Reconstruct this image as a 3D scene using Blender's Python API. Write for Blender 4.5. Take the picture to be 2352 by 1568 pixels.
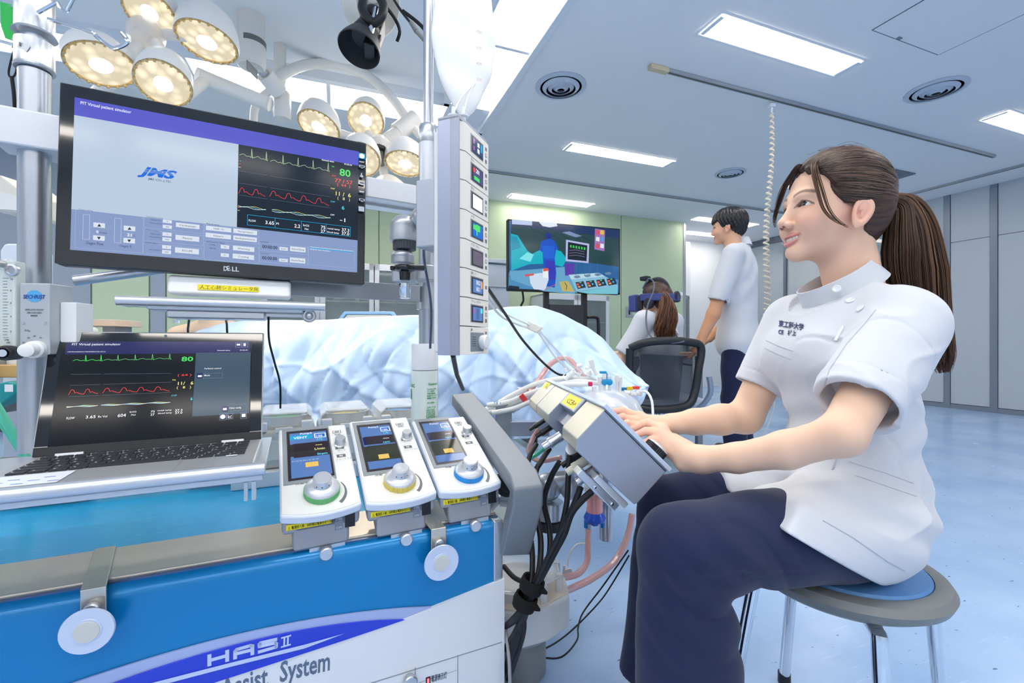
import bpy, math, random
import numpy as np
from mathutils import Vector, Matrix
random.seed(7); RNG=np.random.RandomState(3)
S=bpy.context.scene; C=S.collection
for _o in list(bpy.data.objects): bpy.data.objects.remove(_o)
# ---------------------------------------------------------------- camera, world, exposure
CAMH=0.8; FPX=1045.33
_cd=bpy.data.cameras.new('camera'); CAM=bpy.data.objects.new('camera',_cd); C.objects.link(CAM)
_cd.sensor_width=36; _cd.lens=16.0; _cd.clip_start=.02; _cd.clip_end=60
CAM.location=(0,0,CAMH); CAM.rotation_euler=(math.radians(90),0,0); S.camera=CAM
_w=bpy.data.worlds.new('world'); S.world=_w; _w.use_nodes=True
_bg=_w.node_tree.nodes['Background']; _bg.inputs[0].default_value=(.80,.88,1,1); _bg.inputs[1].default_value=.35
S.view_settings.view_transform='Standard'; S.view_settings.look='None'
S.view_settings.exposure=0.9; S.view_settings.gamma=1; S.view_settings.use_curve_mapping=False
PANEL_E=8.0      # ceiling fluorescents
BAND_E=5.2       # luminous panels round the operating field
# ---------------------------------------------------------------- helpers
R_=math.radians
def lin(h):
    h=h.lstrip('#'); v=[int(h[i:i+2],16)/255 for i in (0,2,4)]
    return tuple((c/12.92 if c<=.04045 else ((c+.055)/1.055)**2.4) for c in v)+(1,)
MT={}
def mat(name,col='#cccccc',rough=.5,metal=0,emit=0,trans=0,alpha=1,coat=0,noise=0,nscale=20,bump=0,bscale=60,ior=1.45,sss=0,brush=None,spec=.5,vcol=False,sheen=0):
    if name in MT: return MT[name]
    m=bpy.data.materials.new(name); m.use_nodes=True; nt=m.node_tree; b=nt.nodes['Principled BSDF']; MT[name]=m
    c=lin(col); I=b.inputs
    I['Base Color'].default_value=c; I['Roughness'].default_value=rough; I['Metallic'].default_value=metal
    I['IOR'].default_value=ior; I['Specular IOR Level'].default_value=spec
    if coat: I['Coat Weight'].default_value=coat; I['Coat Roughness'].default_value=.03
    if sheen: I['Sheen Weight'].default_value=sheen
    if emit: I['Emission Color'].default_value=c; I['Emission Strength'].default_value=emit
    if trans: I['Transmission Weight'].default_value=trans
    if alpha<1: I['Alpha'].default_value=alpha
    if sss: I['Subsurface Weight'].default_value=sss; I['Subsurface Radius'].default_value=(.012,.005,.003); I['Subsurface Scale'].default_value=1.0
    tc=nt.nodes.new('ShaderNodeTexCoord'); src=tc.outputs['Object']
    if brush:
        mp=nt.nodes.new('ShaderNodeMapping'); mp.inputs['Scale'].default_value=brush; nt.links.new(src,mp.inputs[0]); src=mp.outputs[0]
    if vcol:
        a=nt.nodes.new('ShaderNodeAttribute'); a.attribute_name='Col'; nt.links.new(a.outputs['Color'],I['Base Color'])
    if noise or brush:
        n=nt.nodes.new('ShaderNodeTexNoise'); n.inputs['Scale'].default_value=nscale; n.inputs['Detail'].default_value=4; nt.links.new(src,n.inputs['Vector'])
        mx=nt.nodes.new('ShaderNodeMix'); mx.data_type='RGBA'; k=noise or .08
        mx.inputs['A'].default_value=tuple(x*(1-k) for x in c[:3])+(1,); mx.inputs['B'].default_value=tuple(min(1,x*(1+k)) for x in c[:3])+(1,)
        nt.links.new(n.outputs['Fac'],mx.inputs['Factor']); nt.links.new(mx.outputs['Result'],I['Base Color'])
        if brush:
            mr=nt.nodes.new('ShaderNodeMapRange'); mr.inputs['To Min'].default_value=max(.02,rough-.03); mr.inputs['To Max'].default_value=rough+.05
            nt.links.new(n.outputs['Fac'],mr.inputs['Value']); nt.links.new(mr.outputs['Result'],I['Roughness'])
    if bump:
        n2=nt.nodes.new('ShaderNodeTexNoise'); n2.inputs['Scale'].default_value=bscale; n2.inputs['Detail'].default_value=3; nt.links.new(tc.outputs['Object'],n2.inputs['Vector'])
        bp=nt.nodes.new('ShaderNodeBump'); bp.inputs['Strength'].default_value=bump; bp.inputs['Distance'].default_value=.004
        nt.links.new(n2.outputs['Fac'],bp.inputs['Height']); nt.links.new(bp.outputs['Normal'],I['Normal'])
    return m
def glass(name,col='#ffffff',alpha=.25,rough=.05,spec=.6):
    if name in MT: return MT[name]
    m=bpy.data.materials.new(name); m.use_nodes=True; nt=m.node_tree; MT[name]=m
    b=nt.nodes['Principled BSDF']; b.inputs['Base Color'].default_value=lin(col); b.inputs['Roughness'].default_value=rough
    b.inputs['Specular IOR Level'].default_value=spec
    # thin clear plastic: facing parts let light through, grazing edges show more of the plastic
    lw=nt.nodes.new('ShaderNodeLayerWeight'); lw.inputs['Blend'].default_value=.35
    mr=nt.nodes.new('ShaderNodeMapRange'); mr.inputs['To Min'].default_value=alpha; mr.inputs['To Max'].default_value=min(1,alpha+.55)
    nt.links.new(lw.outputs['Facing'],mr.inputs['Value']); nt.links.new(mr.outputs['Result'],b.inputs['Alpha'])
    return m
def V(*a): return np.array(a,float)
def P(x,y,Y): return V((x-1176)/FPX*Y, Y, CAMH-(y-784)/FPX*Y)
def rot(v,axis,deg):
    a=np.asarray(axis,float); a=a/np.linalg.norm(a); t=R_(deg); v=np.asarray(v,float)
    return v*math.cos(t)+np.cross(a,v)*math.sin(t)+a*np.dot(a,v)*(1-math.cos(t))
class Fr:
    def __init__(s,o=(0,0,0),yaw=0,tilt=0,B=None):
        s.o=np.array(o,float)
        if B is None:
            a,t=R_(yaw),R_(tilt); ex=V(math.cos(a),math.sin(a),0); h=V(-math.sin(a),math.cos(a),0)
            ey=h*math.cos(t)+V(0,0,1)*math.sin(t); B=np.array([ex,ey,np.cross(ex,ey)]).T
        s.B=np.array(B,float)
    def w(s,x,y,z): return s.o+s.B@V(x,y,z)
    def l(s,p): return s.B.T@(np.asarray(p,float)-s.o)
    def mw(s):
        m=Matrix.Identity(4)
        for i in range(3):
            for j in range(3): m[i][j]=s.B[i,j]
            m[i][3]=s.o[i]
        return m
def nrm(v): v=np.asarray(v,float); return v/(np.linalg.norm(v)+1e-12)
def frame_of(d,up=(0,0,1)):
    d=nrm(d); up=np.asarray(up,float)
    if abs(np.dot(d,nrm(up)))>.98: up=V(1,0,0) if abs(d[0])<.9 else V(0,1,0)
    a=nrm(np.cross(up,d)); return a,np.cross(d,a)
class MB:
    def __init__(s): s.v=[];s.f=[];s.mi=[];s.mats=[];s.cur=0
    def m(s,mt):
        if mt not in s.mats: s.mats.append(mt)
        s.cur=s.mats.index(mt); return s
    def add(s,vs,fs):
        n=len(s.v); s.v.extend([tuple(map(float,q)) for q in vs]); s.f.extend([tuple(n+i for i in f) for f in fs]); s.mi.extend([s.cur]*len(fs)); return s
    def box(s,x0,y0,z0,x1,y1,z1):
        x0,x1=min(x0,x1),max(x0,x1);y0,y1=min(y0,y1),max(y0,y1);z0,z1=min(z0,z1),max(z0,z1)
        vs=[(x,y,z) for z in(z0,z1) for y in(y0,y1) for x in(x0,x1)]
        return s.add(vs,[(0,2,3,1),(4,5,7,6),(0,1,5,4),(2,6,7,3),(0,4,6,2),(1,3,7,5)])
    def bar(s,p0,p1,w,h,up=(0,0,1)):
        p0=np.asarray(p0,float);p1=np.asarray(p1,float);a,b=frame_of(p1-p0,up)
        vs=[p+a*sx*w/2+b*sy*h/2 for p in(p0,p1) for sx,sy in((-1,-1),(1,-1),(1,1),(-1,1))]
        return s.add(vs,[(3,2,1,0),(4,5,6,7)]+[(i,(i+1)%4,4+(i+1)%4,4+i) for i in range(4)])
    def cyl(s,p0,p1,r0,r1=None,n=20,cap=True):
        r1=r0 if r1 is None else r1; return s.tube([p0,p1],[r0,r1],n,cap)
    def tube(s,pts,r,n=10,cap=True,flat=None,up=(0,0,1)):
        pts=[np.asarray(p,float) for p in pts]; k=len(pts)
        rs=r if hasattr(r,'__len__') else [r]*k
        d=[nrm(pts[min(i+1,k-1)]-pts[max(i-1,0)]) for i in range(k)]
        a,b=frame_of(d[0],up); vs=[]
        for i in range(k):
            if i: 
                a=a-d[i]*np.dot(a,d[i]); a=nrm(a); b=np.cross(d[i],a)
            for j in range(n):
                t=2*math.pi*j/n; vs.append(pts[i]+rs[i]*(a*math.cos(t)+b*math.sin(t)*(flat or 1)))
        fs=[(i*n+j,i*n+(j+1)%n,(i+1)*n+(j+1)%n,(i+1)*n+j) for i in range(k-1) for j in range(n)]
        if cap: fs+=[tuple(range(n-1,-1,-1)),tuple(range((k-1)*n,k*n))]
        return s.add(vs,fs)
    def lathe(s,o,ax,prof,n=28,arc=360,up=(0,0,1)):
        o=np.asarray(o,float);ax=nrm(ax);a,b=frame_of(ax,up);k=len(prof);full=arc>=360;m=n if full else n+1
        vs=[o+ax*h+r*(a*math.cos(R_(arc)*j/n)+b*math.sin(R_(arc)*j/n)) for r,h in prof for j in range(m)]
        fs=[(i*m+j,i*m+(j+1)%m,(i+1)*m+(j+1)%m,(i+1)*m+j) for i in range(k-1) for j in range(n)]
        if full:
            if prof[0][0]>1e-6: fs.append(tuple(range(m-1,-1,-1)))
            if prof[-1][0]>1e-6: fs.append(tuple(range((k-1)*m,k*m)))
        return s.add(vs,fs)
    def prism(s,poly,z0,z1,ax=2):
        n=len(poly); f=(lambda p,z:(p[0],p[1],z)) if ax==2 else ((lambda p,z:(p[0],z,p[1])) if ax==1 else (lambda p,z:(z,p[0],p[1])))
        vs=[f(p,z0) for p in poly]+[f(p,z1) for p in poly]
        return s.add(vs,[tuple(range(n-1,-1,-1)),tuple(range(n,2*n))]+[(i,(i+1)%n,n+(i+1)%n,n+i) for i in range(n)])
    def ell(s,c,r,n=20,m=12,B=None,z0=-90,z1=90):
        r=r if hasattr(r,'__len__') else (r,)*3; B=np.eye(3) if B is None else B; c=np.asarray(c,float); vs=[]
        for i in range(m+1):
            t=R_(z0+(z1-z0)*i/m)
            for j in range(n):
                q=2*math.pi*j/n; vs.append(c+B@V(r[0]*math.cos(t)*math.cos(q),r[1]*math.cos(t)*math.sin(q),r[2]*math.sin(t)))
        fs=[(i*n+j,i*n+(j+1)%n,(i+1)*n+(j+1)%n,(i+1)*n+j) for i in range(m) for j in range(n)]
        if z0>-90: fs.append(tuple(range(n-1,-1,-1)))
        if z1<90: fs.append(tuple(range(m*n,(m+1)*n)))
        return s.add(vs,fs)
    def rect(s,x0,y0,x1,y1,z): return s.add([(x0,y0,z),(x1,y0,z),(x1,y1,z),(x0,y1,z)],[(0,1,2,3)])
    def poly(s,ps): return s.add(ps,[tuple(range(len(ps)))])
    def line(s,pts,w,z):
        for (x0,y0),(x1,y1) in zip(pts[:-1],pts[1:]):
            d=math.hypot(x1-x0,y1-y0)+1e-9;nx,ny=-(y1-y0)/d*w/2,(x1-x0)/d*w/2;tx,ty=(x1-x0)/d*w*.3,(y1-y0)/d*w*.3
            s.add([(x0-tx-nx,y0-ty-ny,z),(x1+tx-nx,y1+ty-ny,z),(x1+tx+nx,y1+ty+ny,z),(x0-tx+nx,y0-ty+ny,z)],[(0,1,2,3)])
        return s
    def frame(s,x0,y0,x1,y1,w,z): return s.line([(x0,y0),(x1,y0),(x1,y1),(x0,y1),(x0,y0)],w,z)
    def text(s,t,x,y,z,size,align='L',bold=0,sx=1,shear=0,rotz=0,mapf=None):
        vs,fs=text_mesh(t,bold,shear)
        if len(vs)==0: return s
        xs=vs[:,0]*size*sx; ys=vs[:,1]*size; w=xs.max()
        if align=='C': xs=xs-w/2
        if align=='R': xs=xs-w
        if rotz:
            c_,s_=math.cos(R_(rotz)),math.sin(R_(rotz)); xs,ys=xs*c_-ys*s_,xs*s_+ys*c_
        pts=[(x+a,y+b,z) for a,b in zip(xs,ys)]
        if mapf: pts=[mapf(*q) for q in pts]
        return s.add(pts,fs)
_TC={}
def text_mesh(t,bold=0,shear=0):
    k=(t,bold,shear)
    if k in _TC: return _TC[k]
    cu=bpy.data.curves.new('lettering','FONT'); cu.body=t; cu.resolution_u=2; cu.offset=bold; cu.shear=shear
    o=bpy.data.objects.new('lettering',cu); C.objects.link(o); bpy.context.view_layer.update()
    me=bpy.data.meshes.new_from_object(o.evaluated_get(bpy.context.evaluated_depsgraph_get()))
    vs=np.array([v.co[:] for v in me.vertices]) if len(me.vertices) else np.zeros((0,3)); fs=[tuple(p.vertices) for p in me.polygons]
    bpy.data.objects.remove(o); bpy.data.curves.remove(cu); bpy.data.meshes.remove(me)
    _TC[k]=(vs,fs); return _TC[k]
def tag(o,label=None,cat=None,group=None,kind=None):
    if label: o['label']=label
    if cat: o['category']=cat
    if group: o['group']=group
    if kind: o['kind']=kind
    return o
def T(name,label,cat,fr=None,group=None):
    o=bpy.data.objects.new(name,None); o.empty_display_size=.05; C.objects.link(o)
    if fr is not None: o.matrix_world=fr.mw() if isinstance(fr,Fr) else Matrix.Translation(fr)
    return tag(o,label,cat,group)
def O(name,mb,mt=None,parent=None,fr=None,bevel=0,seg=2,smooth=35,label=None,cat=None,group=None,kind=None):
    me=bpy.data.meshes.new(name); me.from_pydata(mb.v,[],mb.f)
    mats=mb.mats or [mt]
    for q in mats: me.materials.append(q)
    if len(mats)>1: me.polygons.foreach_set('material_index',mb.mi)
    me.update(); 
    if smooth: me.shade_smooth(); me.set_sharp_from_angle(angle=R_(smooth))
    o=bpy.data.objects.new(name,me); C.objects.link(o)
    if parent is not None: o.parent=parent
    elif fr is not None: o.matrix_world=fr.mw() if isinstance(fr,Fr) else Matrix.Translation(fr)
    if bevel:
        b=o.modifiers.new('bevel','BEVEL'); b.width=bevel; b.segments=seg; b.limit_method='ANGLE'; b.angle_limit=R_(40); b.harden_normals=True
    return tag(o,label,cat,group,kind)
def dup(root,mw=None,label=None,parent=None):
    c=root.copy(); C.objects.link(c)
    if parent is not None: c.parent=parent
    if mw is not None: c.matrix_world=mw.mw() if isinstance(mw,Fr) else mw
    if label: c['label']=label
    for ch in [q for q in C.objects if q.parent==root]: dup(ch,parent=c)
    return c
def bez(ps,n=8):
    ps=[np.asarray(p,float) for p in ps]; out=[]
    for i in range(len(ps)-1):
        p0=ps[max(i-1,0)];p1=ps[i];p2=ps[i+1];p3=ps[min(i+2,len(ps)-1)]
        for j in range(n):
            t=j/n; out.append(.5*((2*p1)+(-p0+p2)*t+(2*p0-5*p1+4*p2-p3)*t*t+(-p0+3*p1-3*p2+p3)*t**3))
    out.append(ps[-1]); return out
# ---- implicit surfaces (people, cloth): smooth unions meshed with sparse surface nets
def smin(a,b,k): h=np.clip(.5+.5*(b-a)/k,0,1); return b*(1-h)+a*h-k*h*(1-h)
def smax(a,b,k): return -smin(-a,-b,k)
def cap(p,a,b,r0,r1,sq=None):
    a=np.asarray(a,float);b=np.asarray(b,float);ab=b-a; t=np.clip(((p-a)@ab)/(ab@ab),0,1)
    d=p-(a+t[:,None]*ab)
    if sq is not None:
        ax,k=sq; ax=nrm(ax); c=d@ax; d=d+np.outer(c*(k-1),ax)
    return np.sqrt((d*d).sum(1))-(r0+t*(r1-r0))
def elp(p,c,r,B=None):
    q=p-np.asarray(c,float)
    if B is not None: q=q@B
    r=np.asarray(r,float); k0=np.sqrt(((q/r)**2).sum(1)); k1=np.sqrt(((q/(r*r))**2).sum(1))+1e-9
    return k0*(k0-1)/k1
def sdf_mesh(fn,lo,hi,h,bl=8,slack=1.0):
    lo=np.asarray(lo,float);hi=np.asarray(hi,float); nb=np.ceil((hi-lo)/(h*bl)).astype(int)
    g=np.stack(np.meshgrid(*[np.arange(k) for k in nb],indexing='ij'),-1).reshape(-1,3)
    cen=lo+(g+.5)*h*bl; d=fn(cen); g=g[np.abs(d)<h*bl*.95*slack+h*2]
    o=np.arange(bl+1); off=np.stack(np.meshgrid(o,o,o,indexing='ij'),-1).reshape(-1,3)
    NY=(nb[1]+2)*bl;NZ=(nb[2]+2)*bl
    VK=[];VP=[];EF=[]
    for c0 in range(0,len(g),400):
        gb=g[c0:c0+400]; pts=lo+(gb[:,None,:]*bl+off[None])*h
        D=fn(pts.reshape(-1,3)).reshape(len(gb),bl+1,bl+1,bl+1); D=np.where(D==0,1e-9,D)
        sl=lambda i,j,k:D[:,i:bl+i,j:bl+j,k:bl+k]
        cs=[(i,j,k) for i in(0,1) for j in(0,1) for k in(0,1)]
        neg=sum((sl(*c)<0).astype(int) for c in cs); act=np.argwhere((neg>0)&(neg<8))
        if not len(act): continue
        A=np.stack([D[act[:,0],act[:,1]+c[0],act[:,2]+c[1],act[:,3]+c[2]] for c in cs],1)
        acc=np.zeros((len(act),3));cnt=np.zeros(len(act))
        for i in range(8):
            for ax in range(3):
                if cs[i][ax]==0:
                    c2=list(cs[i]);c2[ax]=1;j=cs.index(tuple(c2)); m=(A[:,i]<0)!=(A[:,j]<0)
                    t=A[m,i]/(A[m,i]-A[m,j]); q=np.tile(np.array(cs[i],float),(m.sum(),1)); q[:,ax]+=t
                    acc[m]+=q;cnt[m]+=1
        cell=gb[act[:,0]]*bl+act[:,1:]; VK.append(((cell[:,0]+1)*NY+cell[:,1]+1)*NZ+cell[:,2]+1)
        VP.append(lo+(cell+acc/cnt[:,None])*h)
        for ax,j in ((0,4),(1,2),(2,1)):
            m=(A[:,0]<0)!=(A[:,j]<0); EF.append(np.column_stack([VK[-1][m],np.full(m.sum(),ax),(A[m,0]<0)]))
    K=np.concatenate(VK);Pn=np.concatenate(VP);E=np.concatenate(EF)
    o=np.argsort(K);K=K[o];Pn=Pn[o]; st=[NY*NZ,NZ,1]; F=[]
    for ax in range(3):
        e=E[E[:,1]==ax]; b,c=[(1,2),(2,0),(0,1)][ax]
        ks=[e[:,0],e[:,0]-st[b],e[:,0]-st[b]-st[c],e[:,0]-st[c]]
        idx=[np.clip(np.searchsorted(K,k),0,len(K)-1) for k in ks]; ok=np.all([K[i]==k for i,k in zip(idx,ks)],0)
        q=np.stack(idx,1); fl=e[:,2]==0; q[fl]=q[fl][:,::-1]; F.append(q[ok])
    return Pn,np.concatenate(F)
def sdf_obj(name,fn,lo,hi,h,mt,parent=None,colf=None,origin=(0,0,0),slack=1.0,label=None,cat=None,group=None,kind=None,iters=0,fr=None):
    vs,fs=sdf_mesh(fn,lo,hi,h,slack=slack)
    me=bpy.data.meshes.new(name); me.vertices.add(len(vs)); me.vertices.foreach_set('co',(vs-np.asarray(origin)).ravel())
    me.loops.add(len(fs)*4); me.loops.foreach_set('vertex_index',fs.ravel().astype(np.int32)); me.polygons.add(len(fs))
    me.polygons.foreach_set('loop_start',np.arange(0,len(fs)*4,4,dtype=np.int32)); me.update(calc_edges=True); me.validate()
    me.shade_smooth(); me.materials.append(mt)
    if colf is not None:
        c=colf(vs); a=me.color_attributes.new('Col','FLOAT_COLOR','POINT'); cc=np.ones((len(vs),4)); cc[:,:3]=c; a.data.foreach_set('color',cc.ravel())
    o=bpy.data.objects.new(name,me); C.objects.link(o)
    if parent is not None: o.parent=parent
    elif fr is not None: o.matrix_world=fr.mw()
    else: o.location=origin
    return tag(o,label,cat,group,kind)
def L3(h): return np.array(lin(h)[:3])
# common materials
M_ST=mat('brushed_steel','#c3c6ca',.28,.85,brush=(1,1,14),nscale=6,noise=.03)
M_CH=mat('chrome','#dfe3e8',.08,1)
M_AL=mat('satin_aluminium','#c9cdd4',.32,.75)
M_BK=mat('black_plastic','#15171b',.4)
M_GR=mat('grey_plastic','#8f959e',.45)
M_WP=mat('white_plastic','#e9eaec',.4)
M_BE=mat('beige_plastic','#e6e3da',.4)
M_CB=mat('black_cable','#17181b',.45)
# ================================================================ the room
RY=21.0; RM=Fr((0,0,0),RY); H=2.56
def U(u,v,z=0): return RM.w(u,v,z)
M_CEIL=mat('ceiling_board','#eff1f4',.8,noise=.05,nscale=220,bump=.25,bscale=160)
M_WALLG=mat('green_wall_panel','#c8dab8',.38,noise=.02,nscale=3)
M_WALLW=mat('white_wall','#eef1f4',.55,noise=.02,nscale=3)
M_WALLB=mat('grey_blue_panel','#c0c8d2',.4,noise=.03,nscale=2)
M_MUL=mat('mullion_grey','#8a93a2',.35,.3)
M_EM=mat('tube_light','#fff8ee',.5,emit=PANEL_E)
M_EB=mat('luminous_panel','#fff8ee',.5,emit=BAND_E)
def floor_mat():
    m=mat('blue_vinyl','#8db2e4',.16,spec=.55); nt=m.node_tree; b=nt.nodes['Principled BSDF']
    tc=nt.nodes.new('ShaderNodeTexCoord'); ramp=[]
    def noise(scale,detail,vscale=(1,1,1),rz=0):
        mp=nt.nodes.new('ShaderNodeMapping'); mp.inputs['Scale'].default_value=vscale; mp.inputs['Rotation'].default_value=(0,0,rz)
        nt.links.new(tc.outputs['Object'],mp.inputs[0]); n=nt.nodes.new('ShaderNodeTexNoise'); n.inputs['Scale'].default_value=scale; n.inputs['Detail'].default_value=detail
        nt.links.new(mp.outputs[0],n.inputs['Vector']); return n.outputs['Fac']
    def rmp(src,a,b_):
        r=nt.nodes.new('ShaderNodeMapRange'); r.inputs['From Min'].default_value=a; r.inputs['From Max'].default_value=b_; r.clamp=True; nt.links.new(src,r.inputs['Value']); return r.outputs['Result']
    def mix(f,a,bb,fm=None):
        x=nt.nodes.new('ShaderNodeMix'); x.data_type='RGBA'
        if f is not None: nt.links.new(f,x.inputs['Factor'])
        for k,q in (('A',a),('B',bb)):
            if isinstance(q,str): x.inputs[k].default_value=lin(q)
            else: nt.links.new(q,x.inputs[k])
        return x.outputs['Result']
    base=mix(rmp(noise(2.2,5),.3,.7),'#98b8e2','#b2cdef')
    st=mix(rmp(noise(9,3,(1,14,1),.5),.62,.75),base,'#b3cdef')          # long pale scratches
    st2=mix(rmp(noise(9,3,(14,1,1),.2),.66,.76),st,'#a9c6ee')
    sc=mix(rmp(noise(26,2,(1,3.5,1),.9),.70,.745),st2,'#4c678f')           # dark scuffs
    nt.links.new(sc,b.inputs['Base Color'])
    rr=nt.nodes.new('ShaderNodeMapRange'); rr.inputs['To Min'].default_value=.12; rr.inputs['To Max'].default_value=.34; nt.links.new(noise(5,5),rr.inputs['Value']); nt.links.new(rr.outputs['Result'],b.inputs['Roughness'])
    bp=nt.nodes.new('ShaderNodeBump'); bp.inputs['Strength'].default_value=.12; bp.inputs['Distance'].default_value=.01; nt.links.new(noise(14,3),bp.inputs['Height']); nt.links.new(bp.outputs['Normal'],b.inputs['Normal'])
    return m
M_FL=floor_mat()
UL,UR,VF,VB,VG=-5.2,6.88,-3.6,6.3,5.4    # left, right, front, back, green wall
O('floor',MB().box(UL,VF,-.05,UR+5,VB+3,0),M_FL,fr=RM,kind='structure')
# ceiling with a hole for the luminous frame
hu0,hu1,hv0,hv1=-2.9,1.13,-.1,3.66
mb=MB()
for a in ((UL,VF,UR+5,hv0),(UL,hv1,UR+5,VB+3),(UL,hv0,hu0,hv1),(hu1,hv0,UR+5,hv1)): mb.box(a[0],a[1],H,a[2],a[3],H+.1)
O('ceiling',mb,M_CEIL,fr=RM,kind='structure')
# walls
O('wall_left',MB().box(UL-.1,VF,0,UL,VB,H),M_WALLW,fr=RM,kind='structure')
O('wall_front',MB().box(UL,VF-.1,0,UR+5,VF,H),M_WALLW,fr=RM,kind='structure')
O('wall_back',MB().box(4.82,VB,0,UR+5,VB+.1,H),M_WALLW,fr=RM,kind='structure')
g=O('wall_green',MB().box(UL,VG,0,4.78,VG+.12,H),mat('green_backing','#a9bd9c',.5),fr=RM,kind='structure')
def Px2u(px,v):  # u of the vertical line seen at pixel column px on the plane v
    k=(px-1176)/FPX; s,c=math.sin(R_(RY)),math.cos(R_(RY)); Y=v/(c-k*s); return (k*c+s)*Y
ed=[-4.6,-3.75,Px2u(0,VG),Px2u(112,VG),Px2u(212,VG),Px2u(345,VG),Px2u(383,VG),Px2u(640,VG),Px2u(870,VG),Px2u(1120,VG),Px2u(1425,VG),4.8]
cols=['g','d','d','d','g','d','g','g','g','g','g']
M_DOORG=mat('grey_door_panel','#a3adbb',.4,noise=.03,nscale=3)
for a,b,c in zip(ed[:-1],ed[1:],cols):
    O('panel',MB().box(a+.006,VG-.02,.08,b-.006,VG-.001,H),M_WALLG if c=='g' else M_DOORG,parent=g,bevel=.002)
O('end_trim',MB().box(4.78,VG-.03,0,4.82,VG+.14,H),M_AL,parent=g)
O('baseboard_back',MB().box(UL,VG-.035,0,4.8,VG-.02,.09),mat('dark_base','#4f5a68',.5),fr=RM,kind='structure')
# recess side wall behind the green wall's end
O('wall_recess',MB().box(4.7,VG+.12,0,4.82,VB,H),M_WALLW,fr=RM,kind='structure')
# right wall: solid panels near, glazing far
wr=O('wall_right',MB().box(UR+.02,VF,0,UR+.12,3.55,H),mat('wall_core','#8b94a1',.5),fr=RM,kind='structure')
vs=[-3.5,-2.2,-.9,.35,1.55,2.86,3.28]
ve=[3.52 if i==len(vs)-1 else vs[i+1]-.07 for i in range(len(vs))]
for a,b in zip(vs,ve):
    for z0,z1 in ((.06,1.98),(1.985,H)):
        O('panel',MB().box(UR-.012,a,z0,UR+.02,b,z1),M_WALLB,parent=wr,bevel=.002)
    O('post',MB().box(UR-.02,b+.004,.02,UR+.02,b+.066,H),M_MUL,parent=wr)
O('skirting',MB().box(UR-.016,VF,0,UR+.02,3.52,.055),M_MUL,parent=wr)
# glazed partition
gw=T('window_1',None,None,RM); gw['kind']='structure'
M_PANE=glass('partition_glass','#b9c7d2',.38,.02,.9)
for a,b in ((3.6,4.45),(4.5,5.35),(5.4,6.25)):
    O('pane',MB().box(UR,a,.12,UR+.01,b,H-.1),M_PANE,parent=gw)
fm=MB()
for v in (3.55,4.45,5.35,6.25): fm.box(UR-.02,v,0,UR+.04,v+.05,H)
fm.box(UR-.02,3.55,H-.1,UR+.04,6.3,H); fm.box(UR-.02,3.55,0,UR+.04,6.3,.12); fm.box(UR-.021,3.55,1.0,UR+.039,6.3,1.03)
O('window_frame',fm,mat('frame_dark','#6c7482',.4,.3),parent=gw)
# corridor wall behind the glass and the far right
O('wall_corridor',MB().box(UR+4.9,VF,0,UR+5,VB+3,H),M_WALLW,fr=RM,kind='structure')
O('wall_far',MB().box(UR,VB+2.9,0,UR+5,VB+3,H),M_WALLW,fr=RM,kind='structure')
# ---------------------------------------------------------------- luminous frame round the plenum
lf=T('luminous_ceiling_frame','square luminous ceiling frame of white panels above the operating lamps','ceiling light',Fr(U(hu0,hv0,H),RY))
W_=hu1-hu0; D_=hv1-hv0; bw=.36
M_FRM=mat('frame_white','#e4eaf2',.4)
fm=MB()
for (a,b,c,d) in ((0,0,W_,.045),(0,D_-.045,W_,D_),(0,0,.045,D_),(W_-.045,0,W_,D_),
                  (bw,bw,W_-bw,bw+.05),(bw,D_-bw-.05,W_-bw,D_-bw),(bw,bw,bw+.05,D_-bw),(W_-bw-.05,bw,W_-bw,D_-bw)):
    fm.box(a,b,-.035,c,d,.06)
n=4
for i in range(1,n):
    x=bw+(W_-2*bw)*i/n; y=bw+(D_-2*bw)*i/n
    fm.box(x-.015,.04,-.02,x+.015,bw,.05); fm.box(x-.015,D_-bw,-.02,x+.015,D_-.04,.05)
    fm.box(.04,y-.015,-.02,bw,y+.015,.05); fm.box(W_-bw,y-.015,-.02,W_-.04,y+.015,.05)
for x0 in (.04,W_-bw-.0): 
    for y0 in (.04,D_-bw): pass
O('grid',fm,M_FRM,parent=lf,bevel=.006)
es=[bw+(W_-2*bw)*i/n for i in range(n+1)]; ey_=[bw+(D_-2*bw)*i/n for i in range(n+1)]
for i in range(n):
    for y0,y1 in ((.045,bw-.005),(D_-bw+.005,D_-.045)): O('panel',MB().box(es[i]+.015,y0,0,es[i+1]-.015,y1,.03),M_EB,parent=lf)
    for x0,x1 in ((.045,bw-.005),(W_-bw+.005,W_-.045)): O('panel',MB().box(x0,ey_[i]+.015,0,x1,ey_[i+1]-.015,.03),M_EB,parent=lf)
mb=MB()
for x0,x1 in ((.045,bw),(W_-bw,W_-.045)):
    for y0,y1 in ((.045,bw),(D_-bw,D_-.045)): mb.box(x0,y0,-.004,x1,y1,.03)
O('corner_plate',mb,M_FRM,parent=lf)
O('plenum',MB().box(bw+.05,bw+.05,.03,W_-bw-.05,D_-bw-.05,.05),mat('plenum_grey','#eef2f6',.6,noise=.03,nscale=4),parent=lf)
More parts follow.
